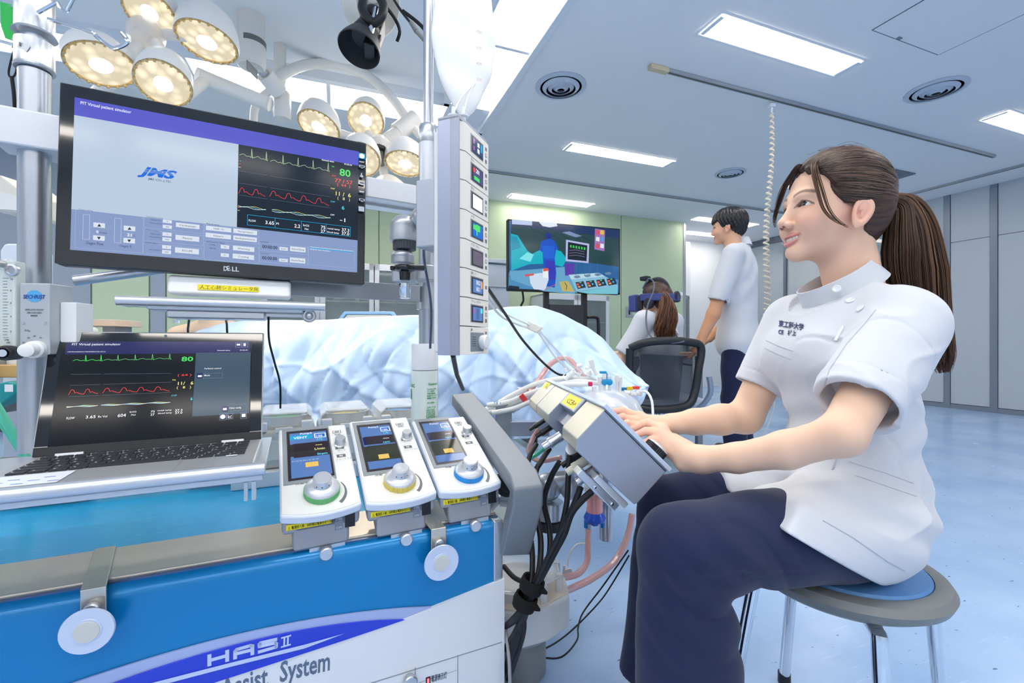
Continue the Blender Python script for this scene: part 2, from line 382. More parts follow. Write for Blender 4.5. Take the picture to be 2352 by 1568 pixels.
# ---------------------------------------------------------------- recessed fluorescent fittings
def fitting(u,v,label):
    t=T('ceiling_light',label,'ceiling light',Fr(U(u,v,H),RY),group='recessed fluorescent ceiling lights')
    w,d=1.16,.18
    mb=MB()
    mb.add([(0,0,-.004),(w,0,-.004),(w,d,-.004),(0,d,-.004),(-.02,-.02,-.004),(w+.02,-.02,-.004),(w+.02,d+.02,-.004),(-.02,d+.02,-.004)],[(4,5,1,0),(5,6,2,1),(6,7,3,2),(7,4,0,3)])
    O('trim',mb,M_FRM,parent=t)
    mb=MB(); mb.box(.01,.01,-.006,w-.01,d-.01,-.002)
    O('diffuser',mb,M_EM,parent=t)
    O('lamp_holder',MB().box(w-.04,.015,-.012,w-.005,d-.015,-.006),M_FRM,parent=t,bevel=.002); O('lamp_holder',MB().box(.005,.015,-.012,.03,d-.015,-.006),M_FRM,parent=t,bevel=.002)
    return t
labs={(0,1):'largest rectangular ceiling light, at upper right, above the coiled cord',(0,2):'middle rectangular ceiling light between the two round air vents and the display tower',(0,3):'rectangular ceiling light nearest the green wall, above the television',
 (1,1):'ceiling light cut off by the right edge of the photo',(1,3):'small far ceiling light above the standing man',(1,2):'ceiling light half hidden behind the seated woman\'s forehead hair'}
for i,u in enumerate((1.925,4.76)):
    for j,v in enumerate((.2,1.87,3.557,5.04)):
        fitting(u,v,labs.get((i,j),'ceiling light behind the photographer'))
for v in (-1.5,-2.7): 
    for u in (-3.6,-2.2,-.9,.5,1.925,4.76): fitting(u,v,'ceiling light behind the photographer')
for u in (-4.6,): 
    for v in (1.87,3.557): fitting(u,v,'ceiling light to the far left of the frame')
for u,v in ((8.2,2.4),(8.2,4.0),(8.2,5.6),(8.2,7.2)): fitting(u,v,'ceiling light in the corridor beyond the glass partition')
fitting(3.2,6.9-1.0,'ceiling light behind the green wall') if False else None
fitting(5.2,5.75,'short ceiling light over the recess with the glass cabinet')
# ---------------------------------------------------------------- round diffusers
M_CEIL2=mat('vent_metal','#c3cddc',.4)
def vent(u,v,r,label):
    t=T('ceiling_vent',label,'vent',Fr(U(u,v,H),RY),group='round ceiling air diffusers')
    O('outer_ring',MB().lathe((0,0,0),(0,0,-1),[(r*1.02,0),(r*1.03,.006),(r*.86,.014),(r*.84,.012),(r*.86,0)],40),M_CEIL2,parent=t)
    O('dark_throat',MB().lathe((0,0,-.001),(0,0,-1),[(.001,0),(r*.86,0)],32),mat('vent_dark','#7f8c9e',.7),parent=t)
    for k,(a,z) in enumerate(((.72,.010),(.5,.012),(.28,.014))):
        O('cone',MB().lathe((0,0,0),(0,0,-1),[(r*a,.002),(r*(a+.03),z),(r*(a-.13),z+.016),(r*(a-.13),z+.013),(r*(a-.02),z-.002),(r*a,.002)],36),M_CEIL2,parent=t)
M_CEIL2=mat('vent_metal','#c3cddc',.4)
vent(1.44,2.81,.17,'round ceiling vent nearest the luminous frame, left of the big ceiling light')
vent(3.91,1.91,.17,'round ceiling vent at the upper right of the photo')
vent(3.83,3.62,.15,'small round ceiling vent above the standing man, left of the coiled cord')
# ---------------------------------------------------------------- tracks on the ceiling
def rail(u0,v0,u1,v1,w,label,nm='ceiling_track'):
    t=T(nm,label,'ceiling track',Fr(U(u0,v0,H),RY)); d=V(u1-u0,v1-v0,0)
    O('channel',MB().bar((0,0,-.012),(d[0],d[1],-.012),w,.022),mat('track_metal','#a9b0b8',.4,.5),parent=t)
    O('slot',MB().bar((0.02,0,-.0235),(d[0]-.01,d[1],-.0235),w*.35,.002),mat('slot_dark','#5d5a52',.6),parent=t)
    return t
tr=rail(1.87,2.385,5.80,2.385,.03,'long ceiling track that carries the coiled cord')
O('end_cap',MB().box(-.02,-.02,-.032,.12,.02,.0),mat('cream_cap','#d6c8a8',.5),parent=tr,bevel=.003)
rail(1.2,4.45,6.2,4.45,.028,'thin curtain rail across the ceiling in front of the green wall','curtain_rail')
rail(6.35,.8,6.35,4.45,.028,'thin curtain rail along the right wall','curtain_rail')
# access panel outline + far grille
t=T('access_panel','square flush access panel outlined on the ceiling at top right','panel',Fr(U(0,0,H),RY))
pl=[(P(2005,68,1839.8/(784-68)/1.0)),(P(2120,-2,1839.8/786)),(P(2240,150,1839.8/(784-150)))]
c0=RM.l(P(2005,68,1839.8/716))[:2]
mb=MB(); s_=.62
O('panel_board',MB().box(c0[0],c0[1]-s_,-.0025,c0[0]+s_,c0[1],.001),M_CEIL,parent=t)
for a in ((c0[0]-.004,c0[1]-s_,c0[0],c0[1]),(c0[0]+s_,c0[1]-s_,c0[0]+s_+.004,c0[1]),(c0[0]-.004,c0[1],c0[0]+s_,c0[1]+.004),(c0[0],c0[1]-s_-.004,c0[0]+s_,c0[1]-s_)): mb.box(a[0],a[1],-.003,a[2],a[3],.001)
O('joint',mb,mat('joint_dark','#5f6b7c',.7),parent=t)
O('latch',MB().box(c0[0]+.20,c0[1]-.02,-.008,c0[0]+.23,c0[1]-.005,0),M_MUL,parent=t)
t=T('return_air_grille','flat dark rectangular air grille on the ceiling behind the seated woman\'s ponytail','vent',Fr(U(4.95,2.93,H),RY))
O('grille_frame',MB().box(0,0,-.012,.7,.28,0),mat('grille_grey','#77828f',.5),parent=t,bevel=.003)
mb=MB()
for i in range(13): mb.box(.02,.02+i*.019,-.016,.68,.032+i*.019,-.011)
O('slats',mb,mat('grille_slat','#8b95a2',.5),parent=t)
# coiled cord
cx,cy,_=P(1772,232,3.331)
t=T('coiled_cord','cream coiled cord hanging from the ceiling track beside the standing man','cord',(cx,cy,H))
O('trolley',MB().box(-.02,-.02,-.05,.02,.02,-.02).cyl((0,0,-.05),(0,0,-.09),.012,.006),M_FRM,parent=t,bevel=.003)
pts=[]
for i in range(1200):
    s=i/1199; z=-.09-s*1.62; ph=i*.21; r=.010+.009*s
    xo=-.05*s+ .012*math.sin(s*9)
    pts.append((xo+r*math.cos(ph),r*math.sin(ph),z))
O('coil',MB().tube(pts,.0075,6),mat('cord_cream','#e6dccb',.5),parent=t)
O('lower_cord',MB().tube(bez([(-.05,0,-1.7),(-.03,0,-1.9),(.02,0,-2.1),(.0,0,-2.3),(-.12,-.02,-2.5),(-.3,.05,-2.55)],8),.006,7),mat('cord_pale','#c9ced6',.5),parent=t)
# ================================================================ heart-lung machine: cart, pump controllers, screens
def hit(fr,px,py,z=0):
    "measured photo position -> in-plane coordinates of a known face"
    d=V((px-1176)/FPX,1,-(py-784)/FPX); o=V(0,0,CAMH); n=fr.B[:,2]; p0=fr.o+n*z
    t=np.dot(p0-o,n)/np.dot(d,n); return fr.l(o+d*t)[:2]
class Scr:
    "draws flat marks on a face; coordinates measured in a crop of origin (ox,oy) and scale k"
    def __init__(s,fr,ox=0,oy=0,k=1,z=.0006): s.fr=fr;s.ox=ox;s.oy=oy;s.k=k;s.mb=MB();s.z=z;s.dz=.00005
    def h(s,u,v): return hit(s.fr,s.ox+u*s.k,s.oy+v*s.k)
    def up(s): s.z+=s.dz
    def rect(s,u0,v0,u1,v1,mt):
        a=s.h(u0,v0);b=s.h(u1,v1); s.mb.m(mt).rect(min(a[0],b[0]),min(a[1],b[1]),max(a[0],b[0]),max(a[1],b[1]),s.z); s.up(); return a,b
    def lrect(s,x0,y0,x1,y1,mt): s.mb.m(mt).rect(min(x0,x1),min(y0,y1),max(x0,x1),max(y0,y1),s.z); s.up()
    def frame(s,u0,v0,u1,v1,w,mt):
        a=s.h(u0,v0);b=s.h(u1,v1); s.mb.m(mt).frame(a[0],a[1],b[0],b[1],w,s.z); s.up()
    def line(s,pts,w,mt): s.mb.m(mt).line([s.h(*p) for p in pts],w,s.z); s.up()
    def poly(s,pts,mt): s.mb.m(mt).poly([(*s.h(*p),s.z) for p in pts]); s.up()
    def text(s,t,u,v,hp,mt,u1=None,v1=None,align='L',bold=0,shear=0,rotz=0,size=None):
        a=s.h(u,v); b=s.h(u,v-hp); size=size or abs(b[1]-a[1])/.70; sx=1
        if u1 is not None:
            c=s.h(u1,v1 if v1 is not None else v); vs,_=text_mesh(t,bold,shear)
            if len(vs): sx=abs(c[0]-a[0])/(vs[:,0].max()*size)
        s.mb.m(mt).text(t,a[0],a[1],s.z,size,align,bold,sx,shear,rotz); s.up()
def em(name,col,e=1.0):
    if name in MT: return MT[name]
    m=mat(name,col,.12,0,emit=e,spec=.35); m.node_tree.nodes['Principled BSDF'].inputs['Base Color'].default_value=(0,0,0,1); return m
EX=.56
s_white=em('screen_white','#f4f8ff',EX); s_pale=em('screen_pale','#c4d6ec',EX*.85); s_violet=em('screen_violet','#5f62d8',EX*.8)
s_navy=em('screen_navy','#2c2f7a',EX*.6); s_dark=em('screen_dark','#1c2a3c',EX*.7); s_panel=em('screen_panel','#8ea3d0',EX*.85); s_blue=em('screen_blue','#1a6fe0',EX*.9)
s_green=em('screen_green','#4fe06a',EX); s_red=em('screen_red','#f0484a',EX); s_yel=em('screen_yellow','#f3ec8c',EX); s_cyan=em('screen_cyan','#5fdcf0',EX)
s_line=em('screen_line','#8b97a8',EX*.7); s_ink=em('screen_ink','#30384c',EX*.5); s_btn=em('screen_button','#dfe8f6',EX*.9); s_deep=em('screen_deep','#11151d',EX*.4)
s_grn2=em('trace_green','#b9dcb0',EX); s_teal=em('screen_teal','#5b8494',EX*.6); s_sky=em('screen_sky','#22b0e8',EX*.9); s_or=em('screen_orange','#f0a868',EX); s_mag=em('screen_magenta','#b070c0',EX*.8)
s_lcd=em('lcd_blue','#6a93d8',EX*.75); s_lcdd=em('lcd_dark','#4a3f4c',EX*.5); s_lcdg=em('lcd_olive','#4c5244',EX*.5); s_amb=em('lcd_amber','#f2cf6a',EX*.95)
def ecg(x0,y0,x1,y1,n,amp,up=1):
    pts=[]
    for i in range(n):
        for t,a in ((0,.0),(.15,.16),(.3,.22),(.42,.05),(.55,0),(.66,.08),(.74,.0),(.80,-.05),(.84,1),(.88,-.1),(.93,0)):
            s=(i+t)/n; pts.append((x0+(x1-x0)*s,y0+(y1-y0)*s-amp*a))
    return pts
def art(x0,y0,x1,y1,n,amp):
    pts=[]
    for i in range(n):
        for t,a in ((0,0),(.08,.35),(.16,.85),(.26,1),(.36,.85),(.42,.3),(.55,.42),(.68,.22),(.82,.08),(.92,.02)):
            s=(i+t)/n; pts.append((x0+(x1-x0)*s,y0+(y1-y0)*s-amp*a))
    return pts
# ---------------------------------------------------------------- big monitor
_B=np.array([V(.897,.442,-.016),V(.005,.026,1.),V(.442,-.897,.021)]).T
_q,_r=np.linalg.qr(_B); _B=_q*np.sign(np.diag(_r)); FM=Fr((-.551,.891,1.086),B=_B)
mon=T('monitor','large black touchscreen monitor showing a white panel beside dark patient traces','monitor',FM)
w,h=.51,.316
O('casing',MB().box(-w/2,-h/2,-.034,w/2,h/2,-.002),mat('monitor_casing','#24262b',.35),mon,bevel=.006)
O('bezel',MB().box(-w/2+.001,-h/2+.001,-.004,w/2-.001,h/2-.001,0),mat('bezel_gloss','#0b0d12',.06,spec=.7,coat=.5),mon,bevel=.0025)
s=Scr(FM,120,180,.31883)
s.rect(163,136,2196,1398,s_panel)
A=s.h(163,136);B_=s.h(2196,1398); sl,st_,sr,sb=A[0],A[1],B_[0],B_[1]
def ly(t): return st_+(sb-st_)*t
def lx(t): return sl+(sr-sl)*t
s.lrect(sl,ly(0),sr,ly(.118),s_violet)
s.lrect(sl,ly(.118),lx(.52),ly(.735),s_pale)
s.lrect(lx(.52),ly(.118),sr,ly(.735),s_dark)
s.text('PIT Virtual patient simulator',203,186,22,s_white,570,248,bold=.008)
s.text('General time:',1940,591,11,s_white,2030,605,bold=.02); s.text('01:55:10',2103,622,11,s_white,2158,630,bold=.02)
s.text('JMS',642,692,58,s_blue,900,720,bold=.045,shear=.35); 
for k in range(3): s.line([(655,655+k*9),(900,684+k*9)],.0005,s_pale)
s.text('JMS CO.,LTD.',692,731,15,em('ink_blue','#3a4a68',.6),860,745,bold=.005)
s.line(ecg(1350,553,1560,592,2,58),.0007,s_grn2); s.line(ecg(1572,598,2005,670,4.0.__int__(),58),.0007,s_grn2)
s.line(art(1343,830,1543,853,2,45),.0008,s_red); s.line(art(1566,852,2003,920,4,45),.0008,s_red)
for a,b in (((1348,667),(2005,775)),((1348,755),(2003,855)),((1343,841),(2003,934))):
    m1=1548; f=(m1-a[0])/(b[0]-a[0]); y=a[1]+(b[1]-a[1])*f; s.line([a,(m1,y)],.0004,s_line); s.line([(m1+20,y+3),b],.0004,s_line)
for k,mt in enumerate((s_yel,s_cyan,s_white)):
    pts=[(1340+i*22.1,917+k*4+i*2.83+6*math.sin(i*.9+k*1.3)) for i in range(31)]
    s.line(pts[:10],.0006,mt); s.line(pts[11:],.0006,mt)
s.text('80',2068,700,50,s_green,2148,707,bold=.02); s.text('77 / 57',2033,748,27,s_red,2162,765,bold=.01); s.text('(  64  )',2050,775,20,s_red,2146,788,bold=.01)
s.text('11 /  6',2033,842,28,s_yel,2150,860,bold=.01); s.text('(   8   )',2052,872,20,s_yel,2144,886); s.text('6',2083,945,26,s_cyan,2104,947,bold=.01); s.text('-1',2070,1031,26,s_white,2110,1036,bold=.01)
for t,u,v,mt,e in (('HR',2012,641,s_green,2032),('AOP',2012,707,s_red,2042),('PAP',2006,799,s_yel,2035),('CVP',2004,893,s_cyan,2036),('CPP',2002,988,s_white,2033)): s.text(t,u,v,10,mt,e,v+3,bold=.01)
for u,v,t,mt in ((1341,600,'-1',s_cyan),(1341,622,'180',s_red),(1341,645,'100',s_yel),(1335,934,'-20',s_red),(1333,955,'-20',s_yel)): s.text(t,u,v,8,mt,u+18,v+2)
pts=[(1408,984),(2146,1075)]
s.frame(1408,984,2146,1140,.0008,s_sky)
for u,v0,v1 in ((1606,1010,1078),(1796,1034,1102),(1973,1056,1122)): s.line([(u,v0),(u-1,v1)],.0008,s_sky)
for t,u,v,hp,e in (('FLOW',1415,1032,15,1468),('3.65',1534,1050,24,1598),('PI',1613,1055,15,1632),('2.2',1743,1075,24,1786),('SvO2',1806,1066,14,1850),('Hct',1817,1092,14,1846),('75',1933,1084,22,1967),('27',1932,1112,22,1966),('rectal temp',1980,1087,12,2070),('blood temp',1979,1113,12,2064),('37.3',2083,1102,22,2138),('37.0',2082,1128,22,2138)): s.text(t,u,v,hp,s_white,e,v+(e-u)*.12,bold=.012)
# control area
for t,u,v,e in (('Oxygen setting',193,950,298),('Cardioplegia setting',679,1002,800),('Plasma setting',678,1098,768),('ECUM setting',676,1190,762),('Medicine setting',1113,1053,1203),('Water Circulator Setting',1110,1182,1242),('StopWatch1',1500,1183,1560),('StopWatch2',1500,1267,1560),('Volume (ml)',709,1024,783),('Flow (ml/min)',707,1047,795),('Volume (ml)',708,1124,783),('Flow (ml/min)',706,1147,792),('Flow (ml/min)',703,1239,790),('Cooling',1135,1202,1175),('Warming',1135,1228,1180)):
    s.text(t,u,v,9,s_ink,e,v+(e-u)*.1)
for a in ((178,945,655,1262),(668,1000,1092,1122),(666,1095,1090,1210),(662,1192,1088,1298),(1102,1055,1488,1198),(1098,1185,1488,1338),(1494,1185,1840,1272),(1494,1268,1838,1350),(1846,1215,2175,1370)): s.frame(*a,.0003,s_pale)
for a in ((232,985,274,1165),(458,1010,500,1190)): s.frame(*a,.0004,s_btn)
for (u,v,upw) in ((346,1063,1),(344,1155,-1),(563,1086,1),(561,1174,-1)):
    s.rect(u-41,v-22,u+41,v+20,s_btn); s.poly([(u-14,v+9*upw),(u+14,v+9*upw),(u,v-11*upw)][::upw],s_ink)
s.text('0',325,1117,18,s_white,341,1119,bold=.02); s.text('L/min',347,1120,14,s_ink,402,1126); s.text('21',545,1140,20,s_white,578,1143,bold=.02); s.text('%',590,1143,10,s_ink)
s.text('Oxgen Flow',250,1197,20,s_ink,378,1205); s.text('Oxgen %',492,1216,16,s_ink,578,1222)
def btn(u0,v0,u1,v1,t,mt=s_ink,fill=s_btn,f=.36):
    a,b=s.rect(u0,v0,u1,v1,fill); w_=abs(b[0]-a[0]); h_=abs(b[1]-a[1]); sz=h_*f/.7; vs,_=text_mesh(t); tw_=vs[:,0].max()*sz; sx=min(1.15,.84*w_/tw_)
    s.mb.m(mt).text(t,(a[0]+b[0])/2,(a[1]+b[1])/2-h_*f*.5,s.z,sz,'C',0,sx); s.up()
for a in ((896,1042,1064,1092,'Cardioplegia'),(893,1130,1062,1182,'Plasma'),(890,1220,1060,1272,'ECUM'),(1111,1065,1292,1115,'MAP 1U'),(1308,1085,1477,1135,'Vasopressor'),(1109,1115,1290,1165,'Heparin'),(1307,1135,1475,1185,'Antihypertensive'),(1305,1208,1457,1255,'Warming'),(1303,1265,1455,1312,'Cooling'),(1637,1217,1697,1247,'Reset'),(1714,1213,1824,1258,'Start/Stop'),(1635,1300,1697,1328,'Reset'),(1712,1293,1822,1338,'Start/Stop'),
          (803,1022,868,1052,'0'),(803,1060,868,1091,'300'),(801,1113,866,1145,'0'),(801,1150,864,1182,'500'),(799,1205,862,1236,'0'),(799,1240,862,1272,'500'),(1218,1204,1278,1235,'30'),(1218,1263,1276,1293,'27')): btn(*a)
s.text('00:00:00',1514,1226,22,s_ink,1622,1231,bold=.015); s.text('00:00:00',1512,1306,22,s_ink,1620,1311,bold=.015)
s.text('>Automatic recording and perfusion operation history',1855,1222,8,s_white,2165,1256); s.rect(1853,1229,2168,1254,s_sky); s.text('00:00:00 Start simulation',1855,1239,9,s_white,2000,1252)
# side buttons of the bezel
s.rect(2205,545,2250,592,s_sky); s.mb.m(s_white); c=s.h(2227,569); s.mb.lathe((c[0],c[1],s.z),(0,0,1),[(.0050,0),(.0055,.0001),(.0048,.0002)],24); s.text('DELL',2212,575,9,s_white,2243,578,bold=.03)
s.text('S2240T',2208,612,9,s_white,2246,616,bold=.02)
bi=mat('bezel_icon','#b9c0ca',.4)
for v in (645,765,885): s.rect(2207,v-14,2247,v+8,bi); s.rect(2213,v-9,2241,v+3,s_deep); s.rect(2218,v+8,2236,v+14,bi)
s.rect(2220,690,2228,722,bi); s.rect(2214,706,2236,722,bi); s.poly([(2205,815),(2245,822),(2240,832),(2210,828)],bi); s.rect(2203,928,2243,968,bi)
O('display_content',s.mb,parent=mon,smooth=0)
s=Scr(FM,120,180,.31883); s.text('D',1232,1385,33,M_AL,1262,1387,bold=.02); s.text('E',1262,1387,33,M_AL,1288,1389,bold=.02,rotz=18); s.text('LL',1292,1388,33,M_AL,1346,1391,bold=.02)
O('maker_logo',s.mb,parent=mon,smooth=0)
# silver support below and tray bars
Fb=Fr((-.551,.905,.9),26)
sp=T('monitor_stand','white printer-like support housing with a yellow label under the big monitor','stand',Fb)
def bx(fr,px0,px1,py,dy):  # local x span and z on plane y=dy of frame (vertical plane)
    q=Fr(fr.o+fr.B[:,1]*dy,B=np.array([fr.B[:,0],fr.B[:,2],-fr.B[:,1]]).T); return [hit(q,px0,py)[0],hit(q,px1,py)[0]],hit(q,(px0+px1)/2,py)[1]
(x0,x1),z0=bx(Fb,385,668,685,0)
O('housing',MB().prism([(-.012,-.010),(.05,-.010),(.05,.026),(-.002,.026)],x0,x1,ax=0),mat('housing_white','#f1f2f3',.4),sp,bevel=.006)
fl=Fr(Fb.w(0,-.0072,.008),B=np.array([Fb.B[:,0],nrm(Fb.B[:,1]*.010+Fb.B[:,2]*.036),np.cross(Fb.B[:,0],nrm(Fb.B[:,1]*.010+Fb.B[:,2]*.036))]).T)
s=Scr(fl,250,600,.2211); s.z=.0012
s.rect(924,240,1559,322,mat('label_yellow','#f0df1e',.5)); s.text('人工心肺シミュレータ用',940,286,34,mat('label_ink','#3b3208',.6),1550,308)
vv=[Fb.l(fl.w(*q)) for q in s.mb.v]; s.mb.v=[tuple(q) for q in vv]
O('name_label',s.mb,parent=sp,smooth=0,label='yellow label with black Japanese lettering')
ty=T('monitor_tray','silver tray of stacked aluminium rails under the big monitor','tray',Fb)
(x0,x1),z0=bx(Fb,267,746,697,-.05)
O('front_rail',MB().cyl((x0,-.05,z0),(x1,-.05,z0),.0085,n=24).box(x0+.008,-.052,z0-.009,x1-.008,-.02,z0-.004),M_AL,ty)
(x0,x1),z1=bx(Fb,341,697,705,-.03)
O('channel',MB().box(x0,-.045,z1-.009,x1,.03,z1+.004),M_AL,ty,bevel=.003)
(x0,x1),z2=bx(Fb,387,610,722,-.02)
O('drawer_front',MB().box(x0,-.04,z2-.009,x1,.04,z2+.006),M_ST,ty,bevel=.004)
O('slide',MB().box(x1,-.03,z2-.002,x1+.09,-.01,z2+.004),M_ST,ty,bevel=.001)
(xa,xb),z3=bx(Fb,695,725,725,-.04)
O('clamp_knob',MB().lathe(((xa+xb)/2,-.035,z3),(0,-1,0),[(.0,-.012),(.013,-.012),(.0135,0),(.011,.002),(.011,.004),(.0085,.004),(.006,.002),(.004,.007),(0,.008)],28),M_ST,ty)
(xa,xb),z3=bx(Fb,404,420,732,-.02)
O('thumb_screw',MB().cyl((xa,-.02,z3+.008),(xa,-.02,z3-.002),.002).cyl((xa,-.02,z3-.002),(xa,-.02,z3-.008),.0055,n=8),M_CH,ty)
# cables hanging from the tray
for i,(pp,lab) in enumerate((([(617,725),(618,780),(630,830),(643,880),(644,937)],'black cable hanging from the monitor tray in front of the blue drape, longest of three'),([(437,722),(433,745),(433,775)],'short black cable at the left under the monitor tray'),([(518,732),(521,745),(523,775)],'short black cable in the middle under the monitor tray'))):
    pts=[P(a,b,.95+.03*k) for k,(a,b) in enumerate(pp)]
    if i: pts=pts+[pts[-1]+V(0,.02,-.1)]
    t0=pts[0]; O('hanging_cable',MB().tube(bez([p-t0 for p in pts],6),.0022,8),M_CB,fr=Fr(t0),label=lab,cat='cable')
# ---------------------------------------------------------------- laptop
_ex=nrm(V(.902,.432,0)); _n=V(-_ex[1],_ex[0],0)
def mkB(ex,ey): ex=nrm(ex); ey=nrm(ey-ex*np.dot(ex,ey)); return np.array([ex,ey,np.cross(ex,ey)]).T
FL=Fr((-.638,.828,.717),B=mkB(_ex,V(-.13,.268,.955)))
lc=FL.w(0,-.106,0)      # hinge line centre
LB=Fr(lc,B=mkB(_ex,_n)) # base frame, y away
lap=T('laptop','open silver laptop with a dark patient-monitor screen on the machine','laptop',LB)
def toL(mb,fr,to=LB):
    mb.v=[tuple(to.l(fr.w(*q))) for q in mb.v]; return mb
lw,lh=.326,.212
O('lid',toL(MB().box(-lw/2,-lh/2,-.006,lw/2,lh/2,-.0008),FL),mat('laptop_silver','#c3c6ca',.3,.6),lap,bevel=.0025)
O('screen_glass',toL(MB().box(-lw/2+.002,-lh/2+.014,-.002,lw/2-.002,lh/2-.002,0),FL),mat('laptop_glass','#0a0d12',.05,spec=.7,coat=.4),lap,bevel=.001)
O('hinge_cover',toL(MB().box(-lw/2+.002,-lh/2-.002,-.005,lw/2-.002,-lh/2+.013,.0015),FL),mat('hinge_black','#1c1e23',.4),lap,bevel=.001)
for sx in (-1,1): O('hinge',toL(MB().box(sx*.115-.018,-lh/2-.006,-.004,sx*.115+.018,-lh/2+.001,.004),FL),mat('hinge_silver','#d5d7da',.3,.5),lap,bevel=.001)
s=Scr(FL,60,740,.2551)
s.rect(330,175,2012,1010,em('lap_bg','#0d141f',.3)); a=s.h(365,175);b=s.h(2012,275); s.lrect(a[0],a[1],b[0],b[1],s_navy)
s.text('PIT Virtual patient simulator',410,208,19,s_white,852,206,bold=.008); s.text('C:¥PIT¥LOG¥20230101170810570820101708 1057.csv',372,271,8,s_white,718,268,bold=.01)
s.rect(1530,275,2008,818,em('lap_side','#3f5568',.55)); s.text('General time:',1720,258,9,s_white,1838,257,bold=.02); s.text('01:55:10',1925,256,9,s_white,1993,255,bold=.02)
for a in ((1887,182,1938,225),(1946,182,1997,225),(1745,825,1800,878),(1808,822,1862,870),(1932,815,1985,865)): s.frame(*a,.0005,s_panel)
s.rect(1897,195,1928,210,s_white); s.rect(1958,190,1978,215,s_white); s.rect(1942,825,1976,852,s_white); s.line([(1820,835),(1820,862),(1852,860)],.0008,s_white); s.line([(1823,856),(1833,846),(1840,850),(1852,838)],.0008,s_white)
c=s.h(1772,851); s.mb.m(s_white).lathe((c[0],c[1],s.z),(0,0,1),[(.0038,0),(.0042,.0001),(.0028,.0001)],20); s.up()
s.line(ecg(425,348,700,345,2,48),.0008,s_green); s.line(ecg(700,345,1320,330,4,45),.0007,em('dim_green','#5fae6c',.8))
s.text('80',1398,352,40,s_green,1505,350,bold=.02)
s.line(art(385,655,660,642,2,45),.0008,s_red); s.line(art(693,638,1304,620,4,43),.0008,s_red)
for a in (((410,470),(1310,462)),((398,570),(1310,541)),((388,672),(1304,633))):
    (u0,v0),(u1,v1)=a; f=.3; s.line([a[0],(u0+(u1-u0)*f,v0+(v1-v0)*f)],.0004,s_line); s.line([(u0+(u1-u0)*.33,v0+(v1-v0)*.33),a[1]],.0004,s_line)
for k,mt in enumerate((s_yel,s_cyan,s_white)):
    pts=[(370+i*31,760+k*3-i*1.4+4*math.sin(i*.9+k)) for i in range(31)]; s.line(pts[:10],.0007,mt); s.line(pts[10:],.0007,mt)
for t,u,v,hp,e,mt in (('FLOW',366,876,20,442,s_white),('3.65',538,868,26,630,s_white),('Rs Vol',650,860,17,734,s_white),('604',826,855,28,902,s_white),('SvO2',934,816,13,996,s_white),('Hct',948,842,14,990,s_white),('75',1124,815,18,1162,s_white),('27',1122,843,20,1160,s_white),('rectal temp',1183,803,13,1313,s_white),('blood temp',1190,828,13,1315,s_white),('37.3',1342,805,20,1410,s_white),('37.0',1342,828,20,1410,s_white),
      ('PA',1320,528,12,1352,s_yel),('11/   6',1358,567,28,1508,s_yel),('(   8   )',1356,600,20,1488,s_yel),('CVP',1309,669,12,1360,s_cyan),('6',1481,704,26,1502,s_cyan),('( 64 )',1364,488,18,1492,s_red),('Other config',1830,782,14,1937,s_white),('Movie',1605,488,14,1657,s_white),('Perfusion control',1608,426,12,1758,s_white)): s.text(t,u,v,hp,mt,e,v-(e-u)*.02,bold=.012)
s.rect(1768,760,1818,800,s_navy); s.rect(1775,775,1808,792,s_white); s.rect(1541,462,1592,505,s_navy); s.rect(1550,480,1585,496,s_white); s.frame(1826,748,1988,795,.0003,s_panel); s.frame(1596,465,1768,505,.0003,s_panel)
O('display_content',toL(s.mb,FL),parent=lap,smooth=0)
s=Scr(FL,60,740,.2551); wl=mat('mark_grey','#9aa2ae',.5)
for a in ((1165,1078,1182,1090),(1184,1078,1202,1090),(1165,1092,1182,1104),(1184,1092,1202,1104)): s.rect(*a,wl)
s.mb.frame(*s.h(1155,1066),*s.h(1216,1112),.0006,s.z); c=s.h(1256,123); s.mb.lathe((c[0],c[1],.0006),(0,0,1),[(.0012,0),(.0022,.0003),(.0026,0)],16)
O('home_button',toL(s.mb,FL),parent=lap,smooth=0)
bl=.196
O('base',MB().box(-lw/2,-bl,-.017,lw/2,0,-.002),mat('laptop_base','#b9bcc0',.35,.5),lap,bevel=.004)
O('touchpad',MB().box(-.06,-bl+.006,-.003,.06,-.121,-.0012),mat('touchpad','#a9acb0',.4,.4),lap,bevel=.0005)
kk=mat('keycap','#2c2f35',.5)
rows=[(-.013,.0095,14,-.145),(-.030,.0155,14,-.145),(-.0485,.0155,13,-.145),(-.067,.0155,13,-.145),(-.0855,.0155,12,-.145),(-.104,.0155,9,-.145)]
mk=MB(); proto=None; lbl=MB()
for ri,(y,hh,nk,xx) in enumerate(rows):
    ws=[1]*nk
    if ri in(2,): ws[0]=1.4; ws[-1]=1.6
    if ri==3: ws[0]=1.7; ws[-1]=1.6
    if ri==4: ws[0]=2.1; ws[-1]=1.9
    if ri==5: ws=[1,1,1,1,5,1,1,1,1]
    tot=sum(ws); x=xx; unit=.29/tot
    for wk in ws:
        a=x+.0013; b=x+unit*wk-.0013
        kb=MB().box(a,y-hh,-.002,b,y-.002,.0005); ob=O('key',kb,kk,lap,bevel=.0006,seg=1)
        lbl.rect(a+.003,y-hh*.55,a+.0055,y-hh*.3,.00055) if wk<3 else None
        x+=unit*wk
O('key_lettering',lbl,mat('key_print','#c9cdd3',.5),lap,smooth=0,kind='stuff')
s=MB().m(mat('sticker_white','#e6ebf4',.4)).rect(-.155,-bl+.006,-.065,-.128,-.0011).m(mat('sticker_blue','#3e6fd0',.5))
for i in range(7): xx=-.15+.012*i; s.rect(xx,-.180+.012*(i%3),xx+.012,-.177+.012*(i%3),-.001)
s.m(mat('sticker_pale','#d8e2ee',.3)).rect(.118,-.13,.134,-.121,-.0010)
O('sticker',s,parent=lap,smooth=0,kind='stuff')
